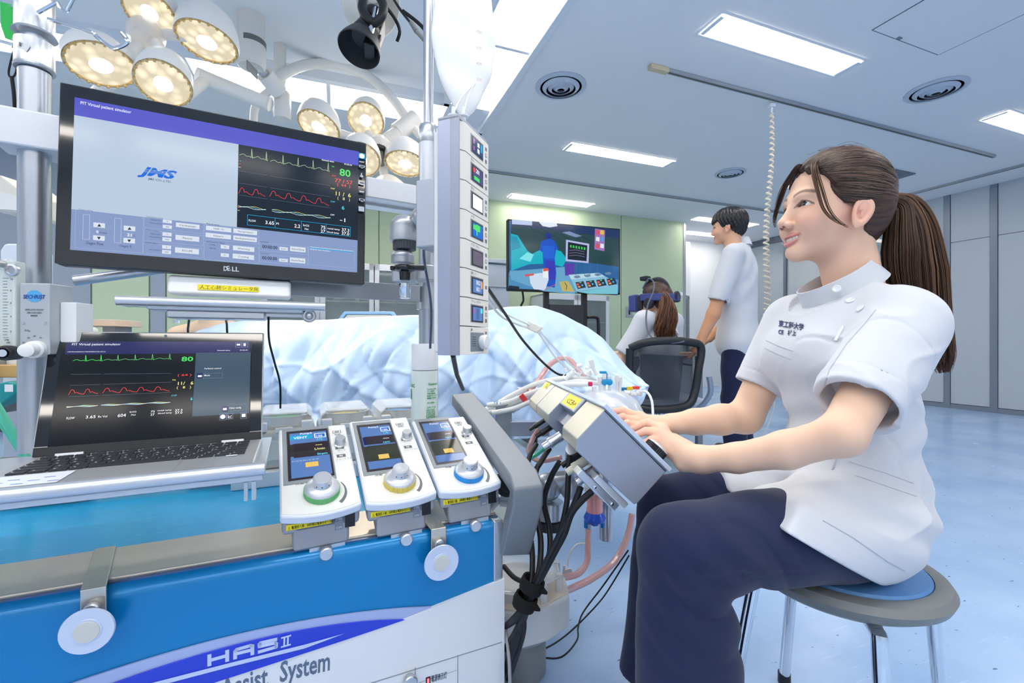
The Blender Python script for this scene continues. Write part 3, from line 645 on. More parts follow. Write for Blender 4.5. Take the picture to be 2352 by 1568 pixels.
# laptop shelf with rounded front rail
sh=T('laptop_shelf','silver shelf with a rounded front rail that carries the laptop','shelf',LB)
O('deck',MB().box(-.45,-.203,-.027,.176,.10,-.0178),M_AL,sh,bevel=.002)
O('front_rail',MB().cyl((-.47,-.206,-.008),(.178,-.206,-.008),.0100,n=24),M_AL,sh)
O('end_post',MB().box(.160,-.203,-.055,.166,-.193,-.027),M_ST,sh); O('end_post',MB().box(.150,-.203,-.055,.155,-.193,-.027),M_ST,sh)
# ---------------------------------------------------------------- cart of the heart-lung machine
YR=.915; RC=P(1150,1193,YR); CF=Fr((RC[0],RC[1],0),24.5); hz=RC[2]
cart=T('heart_lung_machine','blue and white heart-lung machine cart with a curved emblem on its front','medical machine',CF)
M_BLU=mat('blue_metal','#007cbc',.30,.25,brush=(3,3,90),noise=.06,nscale=6,coat=.25); M_BLU2=mat('blue_metal_top','#24b4ee',.25,.25,brush=(2,60,2),noise=.08,nscale=8)
M_CW=mat('cart_white','#dfe4ea',.4)
Lc=-1.25
def front(z0,z1): pass
mb=MB(); r=.02
prof=[(-.0,.09)]+[(0,hz-r)]+[(r*(1-math.cos(R_(a))),hz-r+r*math.sin(R_(a))) for a in range(10,91,10)]+[(.03,hz),(.03,.09)]
mb.prism(prof[::-1],Lc,-.016,ax=0)
O('blue_fascia',mb,M_BLU,cart)
O('top_band',MB().box(Lc,.024,hz-.01,0,.150,hz+.006),mat('beige_steel','#c5beb2',.32,.45,brush=(1,40,1),nscale=5),cart,bevel=.003)
O('band_groove',MB().box(Lc,.016,hz-.002,0,.024,hz+.002),mat('groove','#54688c',.3,.6),cart)
O('recessed_top',MB().box(Lc,.150,hz-.012,0,.50,hz-.002),M_BLU2,cart)
O('corner_post',MB().box(-.016,-.003,.20,.004,.05,hz+.0),M_ST,cart,bevel=.003)
O('chassis',MB().box(Lc,.03,.09,-.002,.50,hz-.013),mat('chassis','#aeb6c1',.45),cart)
rr=MB().cyl((Lc,.50,hz+.018),(0,.50,hz+.018),.012)
O('rear_rail',rr,mat('rail_steel','#8e8c88',.25,.9),cart)
for a,b in ((-1.12,-.80),(-.62,-.47),(-.93,-.80)): O('rail_cover',MB().box(a,.485,hz+.004,b,.52,hz+.034),mat('cover_grey','#8a919b',.4),cart,bevel=.003)
# front graphics as thin raised plates on the front plane
FF=Fr(CF.w(0,-.0,0),B=np.array([CF.B[:,0],CF.B[:,2],-CF.B[:,1]]).T)
def plate(name,pts,mt,z0,z1,parent=cart,n=None,lab=None):
    q=[hit(FF,*p) for p in pts]; m=MB()
    poly=[(a,b) for a,b in q]
    ar=sum(poly[i][0]*poly[(i+1)%len(poly)][1]-poly[(i+1)%len(poly)][0]*poly[i][1] for i in range(len(poly)))
    if ar<0: poly=poly[::-1]
    m.prism(poly,z0,z1); m.v=[(x,-z,y) for x,y,z in m.v]   # FF (x,up,out) -> cart local
    return O(name,m,mt,parent,label=lab)
def q2(p0,p1,p2,n=14): return [tuple((1-t)**2*np.array(p0)+2*t*(1-t)*np.array(p1)+t*t*np.array(p2)) for t in np.linspace(0,1,n)]
wl=q2((1150,1326),(1075,1362),(987,1392),6)
low=[(1150,1326),(987,1393),(925,1418),(800,1462),(600,1527),(470,1568),(200,1650),(-80,1730),(-100,1900),(1150,1900)]
plate('white_panel',[(1156,1326)]+low[1:7]+[(-80,1740),(-80,2300),(1156,2100)],M_CW,.0,.006)
arc=q2((988,1390),(600,1405),(70,1600),20)
plate('silver_swoosh',arc+[(70,1760),(470,1570),(600,1528),(925,1420),(988,1393)],mat('swoosh_silver','#aebbe0',.3,.4),.001,.0045)
el=q2((928,1418),(640,1420),(215,1580),20)
plate('emblem_plate',el+[(215,1680),(470,1568),(600,1526),(800,1461)],mat('emblem_blue','#1233cf',.25,coat=.5),.002,.0075,lab='deep blue emblem with silver lettering')
s=Scr(FF); s.z=.0079
sw=mat('emblem_silver','#c9d3f0',.3,.3)
def hline(pts,w): s.line(pts,w,sw)
k=.3113
def z8(u,v): return (u*k,1080+v*k)
for seg in ([(1552,1340),(1552,1412)],[(1682,1308),(1682,1380)],[(1552,1378),(1682,1342)],
            [(1740,1362),(1740,1312),(1752,1298),(1850,1270),(1866,1272),(1866,1332)],[(1742,1330),(1866,1300)],
            [(2040,1224),(1925,1250),(1918,1258),(1918,1276),(2032,1250),(2040,1256),(2038,1280),(1914,1316)],
            ):  s.line([z8(*p) for p in seg],.0052,sw)
for seg in ([(2100,1216),(2098,1272)],[(2126,1208),(2124,1268)],[(2080,1214),(2145,1196)],[(2078,1280),(2143,1262)]): s.line([z8(*p) for p in seg],.0026,sw)
s.poly([z8(*p) for p in ((1050,1560),(1700,1395),(2249,1262))]+[(790,1448)]+[z8(*p) for p in ((2249,1290),(1700,1425),(1150,1568))],sw)
m=s.mb; m.v=[(x,-z,y) for x,y,z in m.v]; O('emblem_lettering',m,parent=cart,smooth=0)
s=Scr(FF); s.z=.0064; ink=mat('print_grey','#5c6f8c',.5)
def rt(t,a,b,hp,mt):
    A=hit(FF,*a);B2=hit(FF,*b); size=hp; vs,fs=text_mesh(t,.02,0); L=vs[:,0].max()*size; sx=math.hypot(*(B2-A))/L
    s.mb.m(mt).text(t,A[0],A[1],s.z,size,'L',.02,sx,0,math.degrees(math.atan2(B2[1]-A[1],B2[0]-A[0])))
rt('System',(642,1560),(757,1532),.047,ink); rt('Assist',(510,1600),(617,1568),.047,ink); rt('Heart',(390,1628),(480,1604),.047,ink)
seam=mat('seam','#8d95a0',.6)
s.line([(1150,1470),(835,1568),(600,1640)],.0018,seam); s.line([(1049,1500),(1049,1640)],.0016,seam)
s.line([(952,1528),(952,1640)],.0016,seam); s.line([(960,1562),(1046,1534)],.0009,seam)
s.rect(976,1550,987,1568,mat('lamp_window','#3a1a20',.4)); s.rect(979,1553,984,1565,em('lamp_red','#f06a80',1.0)); rt('電源表示灯',(988,1560),(1024,1550),.0135,mat('print_ink','#4b5568',.5))
m=s.mb; m.v=[(x,-z,y) for x,y,z in m.v]; O('panel_marks',m,parent=cart,smooth=0)
c=hit(FF,938,1552); O('drawer_knob',MB().lathe((c[0],-.006,c[1]),(0,-1,0),[(.010,0),(.010,.006),(.013,.008),(.013,.014),(.011,.016),(0,.016)],24),M_ST,cart)
for x in (-1.1,-.1):
    for y in (.08,.42): O('castor',MB().cyl((x-.012,y,.04),(x+.012,y,.04),.04,n=24).box(x-.02,y-.03,.06,x+.02,y+.03,.09),M_BK,cart)
# ---------------------------------------------------------------- hanging knobs with discs
def hook_knob(px,py,pts_top,label,dscale=1.0,dscale_=1.0):
    # metal strap over the band, thumb screw, post with a white disc
    a=hit(FF,px,pts_top); x=a[0]
    t=T('tubing_holder',label,'tubing holder',Fr(CF.w(x,0,hz),24.5),group='white disc tubing holders on the cart front')
    c=hit(FF,px,py); zc=c[1]-hz
    w=.0145; sh_=-.036*dscale_
    O('strap',MB().add([(-w,-.012,.0065),(w,-.012,.0065),(w+sh_,.148,.0065),(-w+sh_,.148,.0065),(-w,-.012,.0095),(w,-.012,.0095),(w+sh_,.148,.0095),(-w+sh_,.148,.0095)],[(3,2,1,0),(4,5,6,7),(0,1,5,4),(1,2,6,5),(2,3,7,6),(3,0,4,7)]).box(-w,-.012,zc+.005,w,-.009,.0095),mat('strap_steel','#c8c2b8',.25,.7),t,bevel=.0015)
    O('thumb_screw',MB().lathe((0,-.012,-.018),(0,-1,0),[(.008,0),(.0095,.002),(.0095,.008),(.008,.010),(0,.011)],20),M_ST,t)
    O('spool',MB().lathe((0,-.012,zc),(0,-1,0),[(.017,0),(.017,.004),(.012,.006),(.012,.014),(.018,.017)],28),M_AL,t)
    O('disc',MB().lathe((0,-.029,zc),(0,-1,0),[(.0,0),(.030*dscale,0),(.031*dscale,.002),(.030*dscale,.004),(.017,.0035),(.0165,.0045),(0,.0045)],40),mat('disc_white','#cdd6ea',.3,.3),t)
    O('disc_centre',MB().lathe((0,-.0337,zc),(0,-1,0),[(.0,0),(.0145,0),(.0140,.001),(0,.001)],32),mat('disc_centre','#c9ccc8',.4),t)
hook_knob(222,1420,1372,'white disc holder on a steel strap at the front of the cart, left one')
hook_knob(1004,1275,1225,'white disc holder on a steel strap below the third pump controller',1.05,.3)
# ---------------------------------------------------------------- three pump controllers
CS=.93
def ctrl(o,ex,ey,label,ring,shot,k=.28912):
    fr=Fr(o,B=mkB(V(*ex),V(*ey))); w,h=.14,shot['h']
    t=T('pump_controller',label,'pump controller',Fr((o[0]*CS,o[1]*CS,CAMH+(o[2]-CAMH)*CS),B=fr.B*CS),group='pump controllers on the cart front')
    cp=[(x,-h/2-.012*(1-(x/(w/2))**2)+.003) for x in np.linspace(-w/2,w/2,9)]
    sh=cp+[(w/2,h/2),(-w/2,h/2)]
    O('shell',MB().prism(sh,-.020,0),mat('ctrl_shell','#dfe5f2',.3),t,bevel=.005,seg=3)
    O('face_plate',MB().prism([(x*.95,y*.97) for x,y in sh],-.001,.0008),mat('ctrl_face','#e9e9e6',.4),t,bevel=.0005,seg=1)
    yb=-h/2
    und=[(-w/2+.008,yb+.012),(w/2-.008,yb+.012),(w/2-.012,h/2-.03),(-w/2+.012,h/2-.03)]
    U1,U2=.40,.916
    def ff(x,s_,o_=0): return (x,yb+.004-U1*s_-U2*o_,-.019-U2*s_+U1*o_)
    mu=mat('ctrl_under','#9599a3',.42)
    m=MB()
    for (xa,xb,sa,sb,dp) in ((-w/2+.003,w/2-.003,0,.024,.17),(-w/2+.020,w/2-.022,.0,.058,.12)):
        A_=ff(0,sa);B2=ff(0,sb); m.prism([(A_[1],A_[2]),(B2[1],B2[2]),(B2[1]+dp,B2[2]),(A_[1]+dp,A_[2])],xa,xb,ax=0)
    O('underbody',m,mu,t,bevel=.006)
    s=Scr(fr,600,900,k); g=shot
    s.z=.0012
    u0,v0,u1,v1=g['bez']; a=s.h(u0,v0);b=s.h(u1,v1); x0,y0,x1,y1=a[0],a[1],b[0],b[1]
    x0=max(x0,-w/2+.004)
    O('screen_bezel',MB().box(x0,y1,.0005,x1,y0,.0022),mat('ctrl_bezel','#8d9499',.35),t,bevel=.0006,seg=1)
    dx,dy=(x1-x0),(y0-y1)
    O('screen_well',MB().box(x0+dx*.09,y1+dy*.05,.0015,x1-dx*.03,y0-dy*.07,.0026),mat('ctrl_well','#2b2228',.3),t)
    s.z=.0030; X=lambda f:x0+dx*(.15+.78*f); Yy=lambda f:y0-dy*(.12+.80*f)
    s.lrect(X(0),Yy(0),X(1),Yy(1),s_lcd)
    tx=lambda q,f,gy,hh,m,al='L',bo=.02:(s.mb.m(m).text(q,X(f),Yy(gy),s.z,hh,al,bo),s.up())
    tx(g['name'],.28,.045,.0085,s_white)
    if g.get('vent'): s.lrect(X(.0),Yy(.06),X(.6),Yy(.16),s_sky); tx('VENT',.1,.145,.011,s_white)
    s.lrect(X(.66),Yy(.05),X(.98),Yy(.16),s_white); s.lrect(X(.69),Yy(.065),X(.95),Yy(.145),s_blue); tx(g['num'],.70,.135,.009,s_white); tx(g['fr'],.7,.225,.010,s_cyan)
    s.lrect(X(0),Yy(.27),X(1),Yy(.55),s_lcdg) if g.get('vent') else None
    s.lrect(X(.08),Yy(.26),X(1),Yy(.46),s_lcdd); tx('---',.66,.36,.014,s_yel if g.get('vent') else s_white); tx('L/min' if g.get('vent') else 'rpm',.62,.45,.0095,s_yel if g.get('vent') else s_cyan)
    s.lrect(X(.08),Yy(.49),X(1),Yy(.585),s_lcdd); 
    if g.get('vent'):
        tx('0rpm',.68,.57,.0095,s_cyan); tx('P1 P2 P3 P4 L 01 02 CP',.03,.67,.0052,s_pale)
    else: s.lrect(X(.02),Yy(.27),X(.1),Yy(.46),s_navy); s.lrect(X(0),Yy(.5),X(1),Yy(.84),s_lcdg)
    s.lrect(X(.36),Yy(.71),X(.68),Yy(.81),s_amb); tx('ニュー',.4,.755,.0055,s_or); tx('トラル',.4,.80,.0055,s_or)
    O('display_content',s.mb,parent=t,smooth=0)
    s=Scr(fr,600,900,k); s.z=.0011; gi=mat('ctrl_ink','#6c7076',.5); wi=mat('ctrl_white','#f0f0f0',.5); bc=(x1+w/2-.006)/2
    yy=lambda f:h/2-h*f
    for f in (.155,.30,.405,.50): s.mb.m(mat('ctrl_line','#c2c3c2',.5)).line([(x1+.002,yy(f)),(w/2-.006,yy(f))],.0004,s.z)
    O('face_marks',s.mb,parent=t,smooth=0) if False else None
    m=MB()
    for f,ch,cap in ((.115,'','警報'),(.335,'M','モード'),(.44,'N','ニュートラル')):
        m.m(gi).rect(bc-.009,yy(f)-.005,bc+.009,yy(f)+.005,.0012)
        if ch: m.m(wi).text(ch,bc-.0035,yy(f)-.003,.0014,.0085,'L',.03)
        else: m.m(wi).rect(bc-.0075,yy(f)-.0035,bc+.0075,yy(f)+.0035,.0013); m.m(gi).rect(bc-.005,yy(f)-.002,bc+.005,yy(f)+.002,.0014)
        m.m(gi).text(cap,bc-.012 if len(cap)>4 else bc-.006,yy(f)-.0125,.0012,.0062 if len(cap)<5 else .0055)
    for f in (.155,.30,.405,.50): m.m(mat('ctrl_line','#c2c3c2',.5)).line([(x1+.002,yy(f)),(w/2-.006,yy(f))],.0004,.0012)
    kx,ky=g['knob'](s); m.m(gi).text('流量',kx-.045,ky+.030,.0012,.008)
    pts=[(kx+.041*math.cos(R_(a)),ky+.041*math.sin(R_(a))) for a in range(-48,32,6)]
    for i in range(len(pts)-1):
        wd0=.001+.006*(1-i/len(pts)); 
        m.add([(pts[i][0],pts[i][1],.0012),(kx+(.041+wd0)*math.cos(R_(-48+6*i)),ky+(.041+wd0)*math.sin(R_(-48+6*i)),.0012),(kx+(.041+wd0)*math.cos(R_(-42+6*i)),ky+(.041+wd0)*math.sin(R_(-42+6*i)),.0012),(pts[i+1][0],pts[i+1][1],.0012)],[(0,1,2,3)])
    O('face_marks',m,parent=t,smooth=0,kind='stuff')
    # small knob
    sx,sy=g['small'](s)
    O('select_knob',MB().lathe((sx,sy,.001),(0,0,1),[(.0135,0),(.0135,.002),(.0115,.0035),(.011,.016),(.0095,.018),(0,.018)],28),mat('knob_silver','#ced1d4',.28,.6),t)
    # flow dial: ribbed ring, dome, cap
    rb=[]; n=56
    mb=MB()
    for i in range(n*2):
        a=2*math.pi*i/(2*n); r=.0325 if i%2 else .0312; rb.append((kx+r*math.cos(a),ky+r*math.sin(a)))
    mb.prism(rb,.001,.013); O('flow_dial_ring',mb,ring,t,label='coloured ribbed ring')
    O('flow_dial',MB().lathe((kx,ky,.013),(0,0,1),[(.0315,0),(.030,.003),(.024,.007),(.0175,.009),(.0170,.010),(.0165,.024),(.0145,.0265),(.004,.0265),(0,.026)],40),mat('dial_silver','#cdd0d6',.3,.45),t)
    d=MB()
    for a in (-130,-95,-50): d.cyl((kx+.0166*math.cos(R_(a)),ky+.0166*math.sin(R_(a)),.0275),(kx+.0172*math.cos(R_(a)),ky+.0172*math.sin(R_(a)),.0275),.0013,n=8)
    O('dial_mark',d,mat('dial_dark','#3c4048',.5),t,kind='stuff')
    # front of the underbody: warning label, power switch, clamp
    yi=mat('label_ink','#3b3208',.6)
    def fbox(m,x0,x1,s0,s1,o0,o1):
        m.add([ff(x,s_,o_) for o_ in(o0,o1) for s_ in(s1,s0) for x in(x0,x1)],[(0,1,3,2)[::-1],(4,5,7,6),(0,1,5,4),(2,3,7,6)[::-1],(0,2,6,4)[::-1],(1,3,7,5)]); return m
    s2=fbox(MB().m(mat('label_yellow','#f0df1e',.5)),-w/2+.010,.016,.0045,.0145,-.001,.0008)
    q=MB().text('⚠ 電源投入後、20秒間は電源を切らないこと。',-w/2+.012,-.0125,0,.0064,'L',.012,.66)
    s2.m(yi).add([ff(x,-y,.0012) for x,y,z in q.v],q.f)
    O('warning_label',s2,parent=t,smooth=0,label='yellow warning label')
    O('power_switch',fbox(fbox(MB().m(mat('switch_plate','#75808f',.4)),.022,.036,.006,.030,-.001,.0008).m(M_BK),.040,.058,.002,.028,-.001,.0014),parent=t)
    m2=MB()
    for q,zz in (('ON',.011),('OFF',.028)):
        tt=MB().text(q,.024,-zz,0,.006,'L',.01); m2.add([ff(x,-y,.0012) for x,y,z in tt.v],tt.f)
    O('switch_lettering',m2,mat('switch_print','#c8ced8',.5),parent=t,smooth=0)
    O('clamp_bracket',fbox(MB(),-.022,.040,.056,.072,-.012,-.001),M_ST,t)
    c_=V(*ff(.006,.066,0)); O('clamp_knob',MB().lathe(c_,(0,-U2,U1),[(.006,-.002),(.006,.004),(.0115,.006),(.012,.014),(.010,.016),(0,.016)],24),M_AL,t)
    return t
kn=lambda u,v:(lambda s:s.h(u,v))
M_G1=mat('dial_green','#6fbf7c',.45); M_Y1=mat('dial_yellow','#e0cf6a',.45); M_B1=mat('dial_blue','#2d9be6',.45)
ctrl((-.401,.937,.548),(.888,.46,.009),(-.417,.796,.439),'pump controller with a green dial ring, leftmost of three',M_G1,dict(h=.262,bez=(165,300,600,690),name='Pump4',num='150',fr='1/2',vent=1,knob=kn(482,800),small=kn(625,415)))
ctrl((-.273,1.014,.549),(.898,.44,.012),(-.40,.82,.40),'pump controller with a yellow dial ring, middle of three',M_Y1,dict(h=.290,bez=(722,250,1160,625),name='Pump3',num='100',fr='1/4',knob=kn(1100,722),small=kn(1155,365)))
ctrl((-.138,1.073,.546),(.905,.42,.02),(-.40,.83,.39),'pump controller with a blue dial ring, nearest the grey handle',M_B1,dict(h=.275,bez=(1215,225,1672,570),name='Pump2',num='100',fr='1/4',knob=kn(1648,655),small=kn(1632,325)))
# ================================================================ poles, arms, tower, lamps
LP=P(80,600,.83); RP=P(984,560,1.22)
M_POLE=mat('pole_steel','#b9bec6',.3,.85,brush=(40,40,.6),nscale=6)
lp=T('equipment_pole','thick steel pole with curved hooks at the left edge of the photo','pole',(LP[0],LP[1],0))
O('pole',MB().cyl((0,0,.60),(0,0,1.29),.0225,n=36).cyl((0,0,1.29),(0,0,1.47),.0185,n=36),M_POLE,lp)
O('collar',MB().lathe((0,0,1.292),(0,0,1),[(.0225,0),(.0275,.001),(.0285,.004),(.0275,.007),(.027,.008),(.027,.052),(.0225,.054)],40),M_ST,lp,label='polished collar with a small printed label')
lb=MB().m(mat('label_grey','#d5d8d8',.5)).bar((.0,-.0275,1.325),(.0145,-.0243,1.318),.012,.0006,up=(.3,-1,0)); O('load_label',lb,parent=lp)
tx=MB().text('耐荷重',0,0,0,.008,'L',.02); bb=[]
O('label_lettering',MB().add([(.0015+x*.52,-.02835+.11*x*1.9,1.3215-x*.25+y) for x,y,z in tx.v],tx.f),mat('print_dark','#3c4148',.5),lp,smooth=0)
O('hook_crown',MB().lathe((0,0,1.355),(0,0,1),[(.024,0),(.031,.002),(.029,.006),(.027,.008),(.027,.12),(.020,.13)],36),M_ST,lp)
def Lp(px,py,Y): return P(px,py,Y)-V(LP[0],LP[1],0)
for pts in ([(112,44,.81),(205,72,.80),(222,84,.80),(252,107,.79),(268,110,.79),(290,100,.79),(292,90,.79),(280,76,.79)],
            [(88,28,.81),(125,8,.80),(133,8,.80),(142,22,.80),(152,25,.80),(158,15,.80),(170,-8,.80)],
            [(62,18,.82),(35,-5,.84),(20,-20,.85)],[(50,22,.82),(30,16,.84),(-10,8,.86)]):
    O('hook',MB().tube(bez([Lp(*p) for p in pts],6),.0032,10),M_CH,lp)
# green strap with carabiner and black cord
gp=P(22,50,.84); t=T('green_strap','bright green webbing strap with a snap hook hanging at the top left corner','strap',Fr(gp))
m=MB(); q=lambda px,py,Y=.84:P(px,py,Y)-gp
m.add([q(0,4),q(42,13),q(44,50),q(40,98),q(12,88),q(2,60),q(0,4,.846),q(42,13,.846),q(44,50,.846),q(40,98,.846),q(12,88,.846),q(2,60,.846)],[(0,1,2,3,4,5)[::-1],(6,7,8,9,10,11)]+[(i,(i+1)%6,6+(i+1)%6,6+i) for i in range(6)])
O('webbing',m,mat('strap_green','#14b04a',.6,bump=.3,bscale=400),t)
O('snap_hook',MB().tube(bez([q(-8,92),q(15,98),q(38,104),(q(40,96)),q(30,90)],5),.003,8).cyl(q(32,100),q(33,110),.0035),M_CH,t)
t0=P(33,110,.84); O('black_lanyard',MB().tube(bez([P(33,110,.84)-t0,P(20,165,.84)-t0,P(28,178,.84)-t0,P(38,160,.84)-t0,P(35,112,.84)-t0],6),.0016,7).tube(bez([P(27,176,.84)-t0,P(32,215,.84)-t0,P(34,250,.845)-t0],6),.0028,8),mat('lanyard','#1f1a1e',.8),fr=Fr(t0),label='black looped lanyard hanging from the green strap\'s snap hook',cat='lanyard')
# right pole
rp=T('equipment_pole','steel pole behind the display tower, rising to the top of the photo','pole',(RP[0],RP[1],0))
O('pole',MB().cyl((0,0,.43),(0,0,1.345),.0255,n=36),M_POLE,rp,label='thicker lower tube')
O('upper_pole',MB().cyl((0,0,1.34),(0,0,1.85),.0135,n=30),M_POLE,rp,label='thinner upper tube')
O('collar',MB().lathe((0,0,P(0,330,1.22)[2]),(0,0,1),[(.022,-.01),(.0265,0),(.0265,.038),(.022,.048),(.0135,.048)],36),M_ST,rp)
O('collar_screw',MB().cyl((.02,-.005,1.345),(.052,-.012,1.343),.0055,n=12),M_ST,rp)
zc=P(0,940,1.1)[2]; zt=P(0,690,1.1)[2]
O('clamp_sleeve',MB().lathe((0,0,.885),(0,0,1),[(.0255,0),(.031,0),(.031,.06),(.0255,.06)],32),M_ST,rp)
O('clamp_screw',MB().cyl((-.026,-.012,.915),(-.038,-.02,.912),.0035).ell((-.04,-.021,.911),.005),M_CH,rp)
O('clamp_plate',MB().box(.022,-.006,.895,.045,.002,.965),M_ST,rp,bevel=.002)
# cross beam between poles
BF=Fr((LP[0],LP[1],0),math.degrees(math.atan2(RP[1]-LP[1],RP[0]-LP[0])))
bl=math.hypot(RP[1]-LP[1],RP[0]-LP[0])
zb0=CAMH-(300-784)/FPX*.83
cb=T('cross_beam','long square aluminium beam joining the two equipment poles behind the monitor','beam',Fr((LP[0],LP[1],1.175),math.degrees(math.atan2(RP[1]-LP[1],RP[0]-LP[0]))))
M_BEAM=mat('beam_alu','#d3d6d8',.35,.55)
O('beam',MB().box(.0,.012,-.030,bl+.03,.05,.030),M_BEAM,cb,bevel=.0015)
O('end_block',MB().box(-.045,-.034,-.032,.045,.034,.034),mat('block_white','#d6d9df',.35,.3),cb,bevel=.004)
O('end_block',MB().box(bl-.17,-.034,-.024,bl+.025,.034,.026),mat('block_white','#d6d9df',.35,.3),cb,bevel=.003)
O('bolt',MB().lathe((bl-.06,0,.026),(0,0,1),[(.006,0),(.006,.003),(.004,.005),(0,.005)],16),M_CH,cb)
O('monitor_mount',MB().box(.33,-.035,-.045,.41,.014,.045).cyl((.05,.01,-.26),(.3,-.01,-.20),.010),M_AL,cb,bevel=.002)
lb2=T('lower_bar','flat steel bar below the monitor reaching the clamp on the right pole','beam',Fr((LP[0],LP[1],.925),math.degrees(math.atan2(RP[1]-LP[1],RP[0]-LP[0]))))
O('bar',MB().box(.36,-.02,-.021,bl-.03,-.012,.021),mat('flat_bar','#9ea3a9',.35,.7),lb2,bevel=.001)
O('upright',MB().box(.345,-.03,-.03,.372,-.004,.05),M_ST,lb2,bevel=.002)
# ---------------------------------------------------------------- tower of small displays
k_=1.15; TA=P(1056,272,.75*k_); TB=P(1118,331,.85*k_); yaw=math.degrees(math.atan2(TB[1]-TA[1],TB[0]-TA[0]))
TW=math.hypot(TB[0]-TA[0],TB[1]-TA[1]); TZ=TA[2]; TH=TZ-P(0,816,.75*k_)[2]
TFm=Fr((TA[0],TA[1],TZ),yaw)   # x along face away, y into tower (left), z up
tw=T('display_tower','tall narrow tower of small square display modules hanging on the right pole','display tower',TFm)
O('side_frame',MB().box(-.004,.018,-TH,TW+.002,.046,.006),mat('tower_frame','#aab1c4',.35,.45),tw,bevel=.0015)
O('front_corner',MB().box(-.004,.0,-TH,.0,.018,.004),mat('tower_grey','#a3a8b4',.4,.4),tw)
O('back_box',MB().box(.006,.046,-TH+.004,TW-.01,.062,-.012),M_WP,tw,bevel=.005)
O('top_cap',MB().box(-.004,.0,.0,TW+.002,.046,.008),mat('tower_grey','#a3a8b4',.4,.4),tw,bevel=.001)
O('bracket',MB().box(.01,.062,-.235,.07,.105,-.10),mat('bracket_grey','#b9bfc9',.4,.3),tw,bevel=.004)
nm=8; mh=TH/nm
tb=mat('module_beige','#ece8df',.4)
labs=['','圧力 1','圧力 2','レベル','バブル・フロー1','温度 1・2','アラーム・タイマー','JMS']
for i in range(nm):
    z1=-i*mh-.0008; z0=-(i+1)*mh+.0008
    mo=O('module',MB().prism([(0,.0175),(.0,.006),(.016,-.004),(TW,-.004),(TW,.0175)],z0,z1),tb,tw,bevel=.0006,seg=1)
    fx=lambda f:TW*f; fz=lambda f:z1-(z1-z0)*f
    g=MB(); Yf=-.0043
    def R(x0,f0,x1,f1,mt,d=0): 
        g.m(mt).add([(fx(x0),Yf-d,fz(f1)),(fx(x1),Yf-d,fz(f1)),(fx(x1),Yf-d,fz(f0)),(fx(x0),Yf-d,fz(f0))],[(0,1,2,3)])
    if i<7:
        R(.30,.20,.78,.86,mat('ctrl_bezel','#8d9499',.35)); R(.34,.24,.77,.83,mat('ctrl_well','#2b2228',.3),.0003)
        bg=[em('lcd_navy','#22406a',.6),em('lcd_mauve','#4d4a78',.6),em('lcd_pale','#d8dce8',.9),s_blue,mat('lcd_off','#7d7480',.1),s_lcd,s_lcd][i]
        R(.38,.29,.74,.79,bg,.0006)
        if i==0: R(.66,.3,.73,.6,s_sky,.0009); R(.38,.32,.44,.5,s_mag,.0009); R(.38,.58,.44,.74,s_mag,.0009); R(.54,.34,.62,.5,s_white,.0009); R(.54,.56,.62,.72,s_white,.0009)
        if i==1: R(.38,.34,.46,.5,s_red,.0009); R(.42,.62,.62,.76,s_green,.0009)
        if i==3: R(.38,.36,.5,.54,s_green,.0009); R(.48,.32,.64,.56,s_green,.0010); R(.5,.56,.54,.72,s_green,.0010)
        if i==5: R(.68,.32,.74,.6,s_or,.0009)
        if i==6: R(.38,.36,.46,.52,s_mag,.0009); R(.66,.32,.74,.5,s_cyan,.0009); R(.5,.34,.6,.74,em('lcd_slate','#4e6a9a',.6),.0009)
        tt=[None,'281','1',None,None,'18.2','']; tl=[None,None,None,None,None,'18.1',None]
        for q,f in ((tt[i],.48),(tl[i],.72)):
            if q: g.m(s_white).text(q,fx(.48),fz(f),0,.012,'L',.02); n=len(text_mesh(q,.02,0)[0]); g.v[-n:]=[(a,Yf-.0012,b) for a,b,c in g.v[-n:]]
        for j,f in enumerate((.28,.52,.76) if i not in(5,) else (.5,)):
            R(.86,f-.07,.925,f+.07,mat('ctrl_ink','#6c7076',.5),.0001)
            if j==1: R(.875,f-.045,.91,f+.045,tb,.0002)
    else:
        R(.30,.20,.80,.90,mat('module_grey','#7f8a93',.45))
        for a in range(5): R(.36,.36+a*.08,.50,.38+a*.08,mat('slot_black','#2c3138',.6),.0002)
        for f in (.2,.5,.78): R(.86,f-.05,.92,f+.05,mat('ctrl_ink','#6c7076',.5),.0001)
    if labs[i]:
        q=labs[i]; sz=.0065; g.m(mat('ctrl_ink','#6c7076',.5)).text(q,fx(.31),fz(.14),0,sz,'L',.01,.8); n=len(text_mesh(q,.01,0)[0]); g.v[-n:]=[(a,Yf-.0003,b) for a,b,c in g.v[-n:]]
    O('display_content',g,parent=mo,smooth=0)
O('volume_knob',MB().lathe((TW*.70,-.0045,-7.55*mh),(0,-1,0),[(.0135,0),(.0145,.002),(.0145,.012),(.0125,.014),(0,.014)],28),M_WP,tw)
t0=TFm.w(.01,.02,-TH); e=P(1063,893,1.2)-t0
O('tower_cable',MB().tube([(0,0,0),tuple(e*.5+V(-.004,0,0)),tuple(e)],.0052,10),M_CB,fr=Fr(t0),label='black cable running from under the display tower to the grey handle',cat='cable')
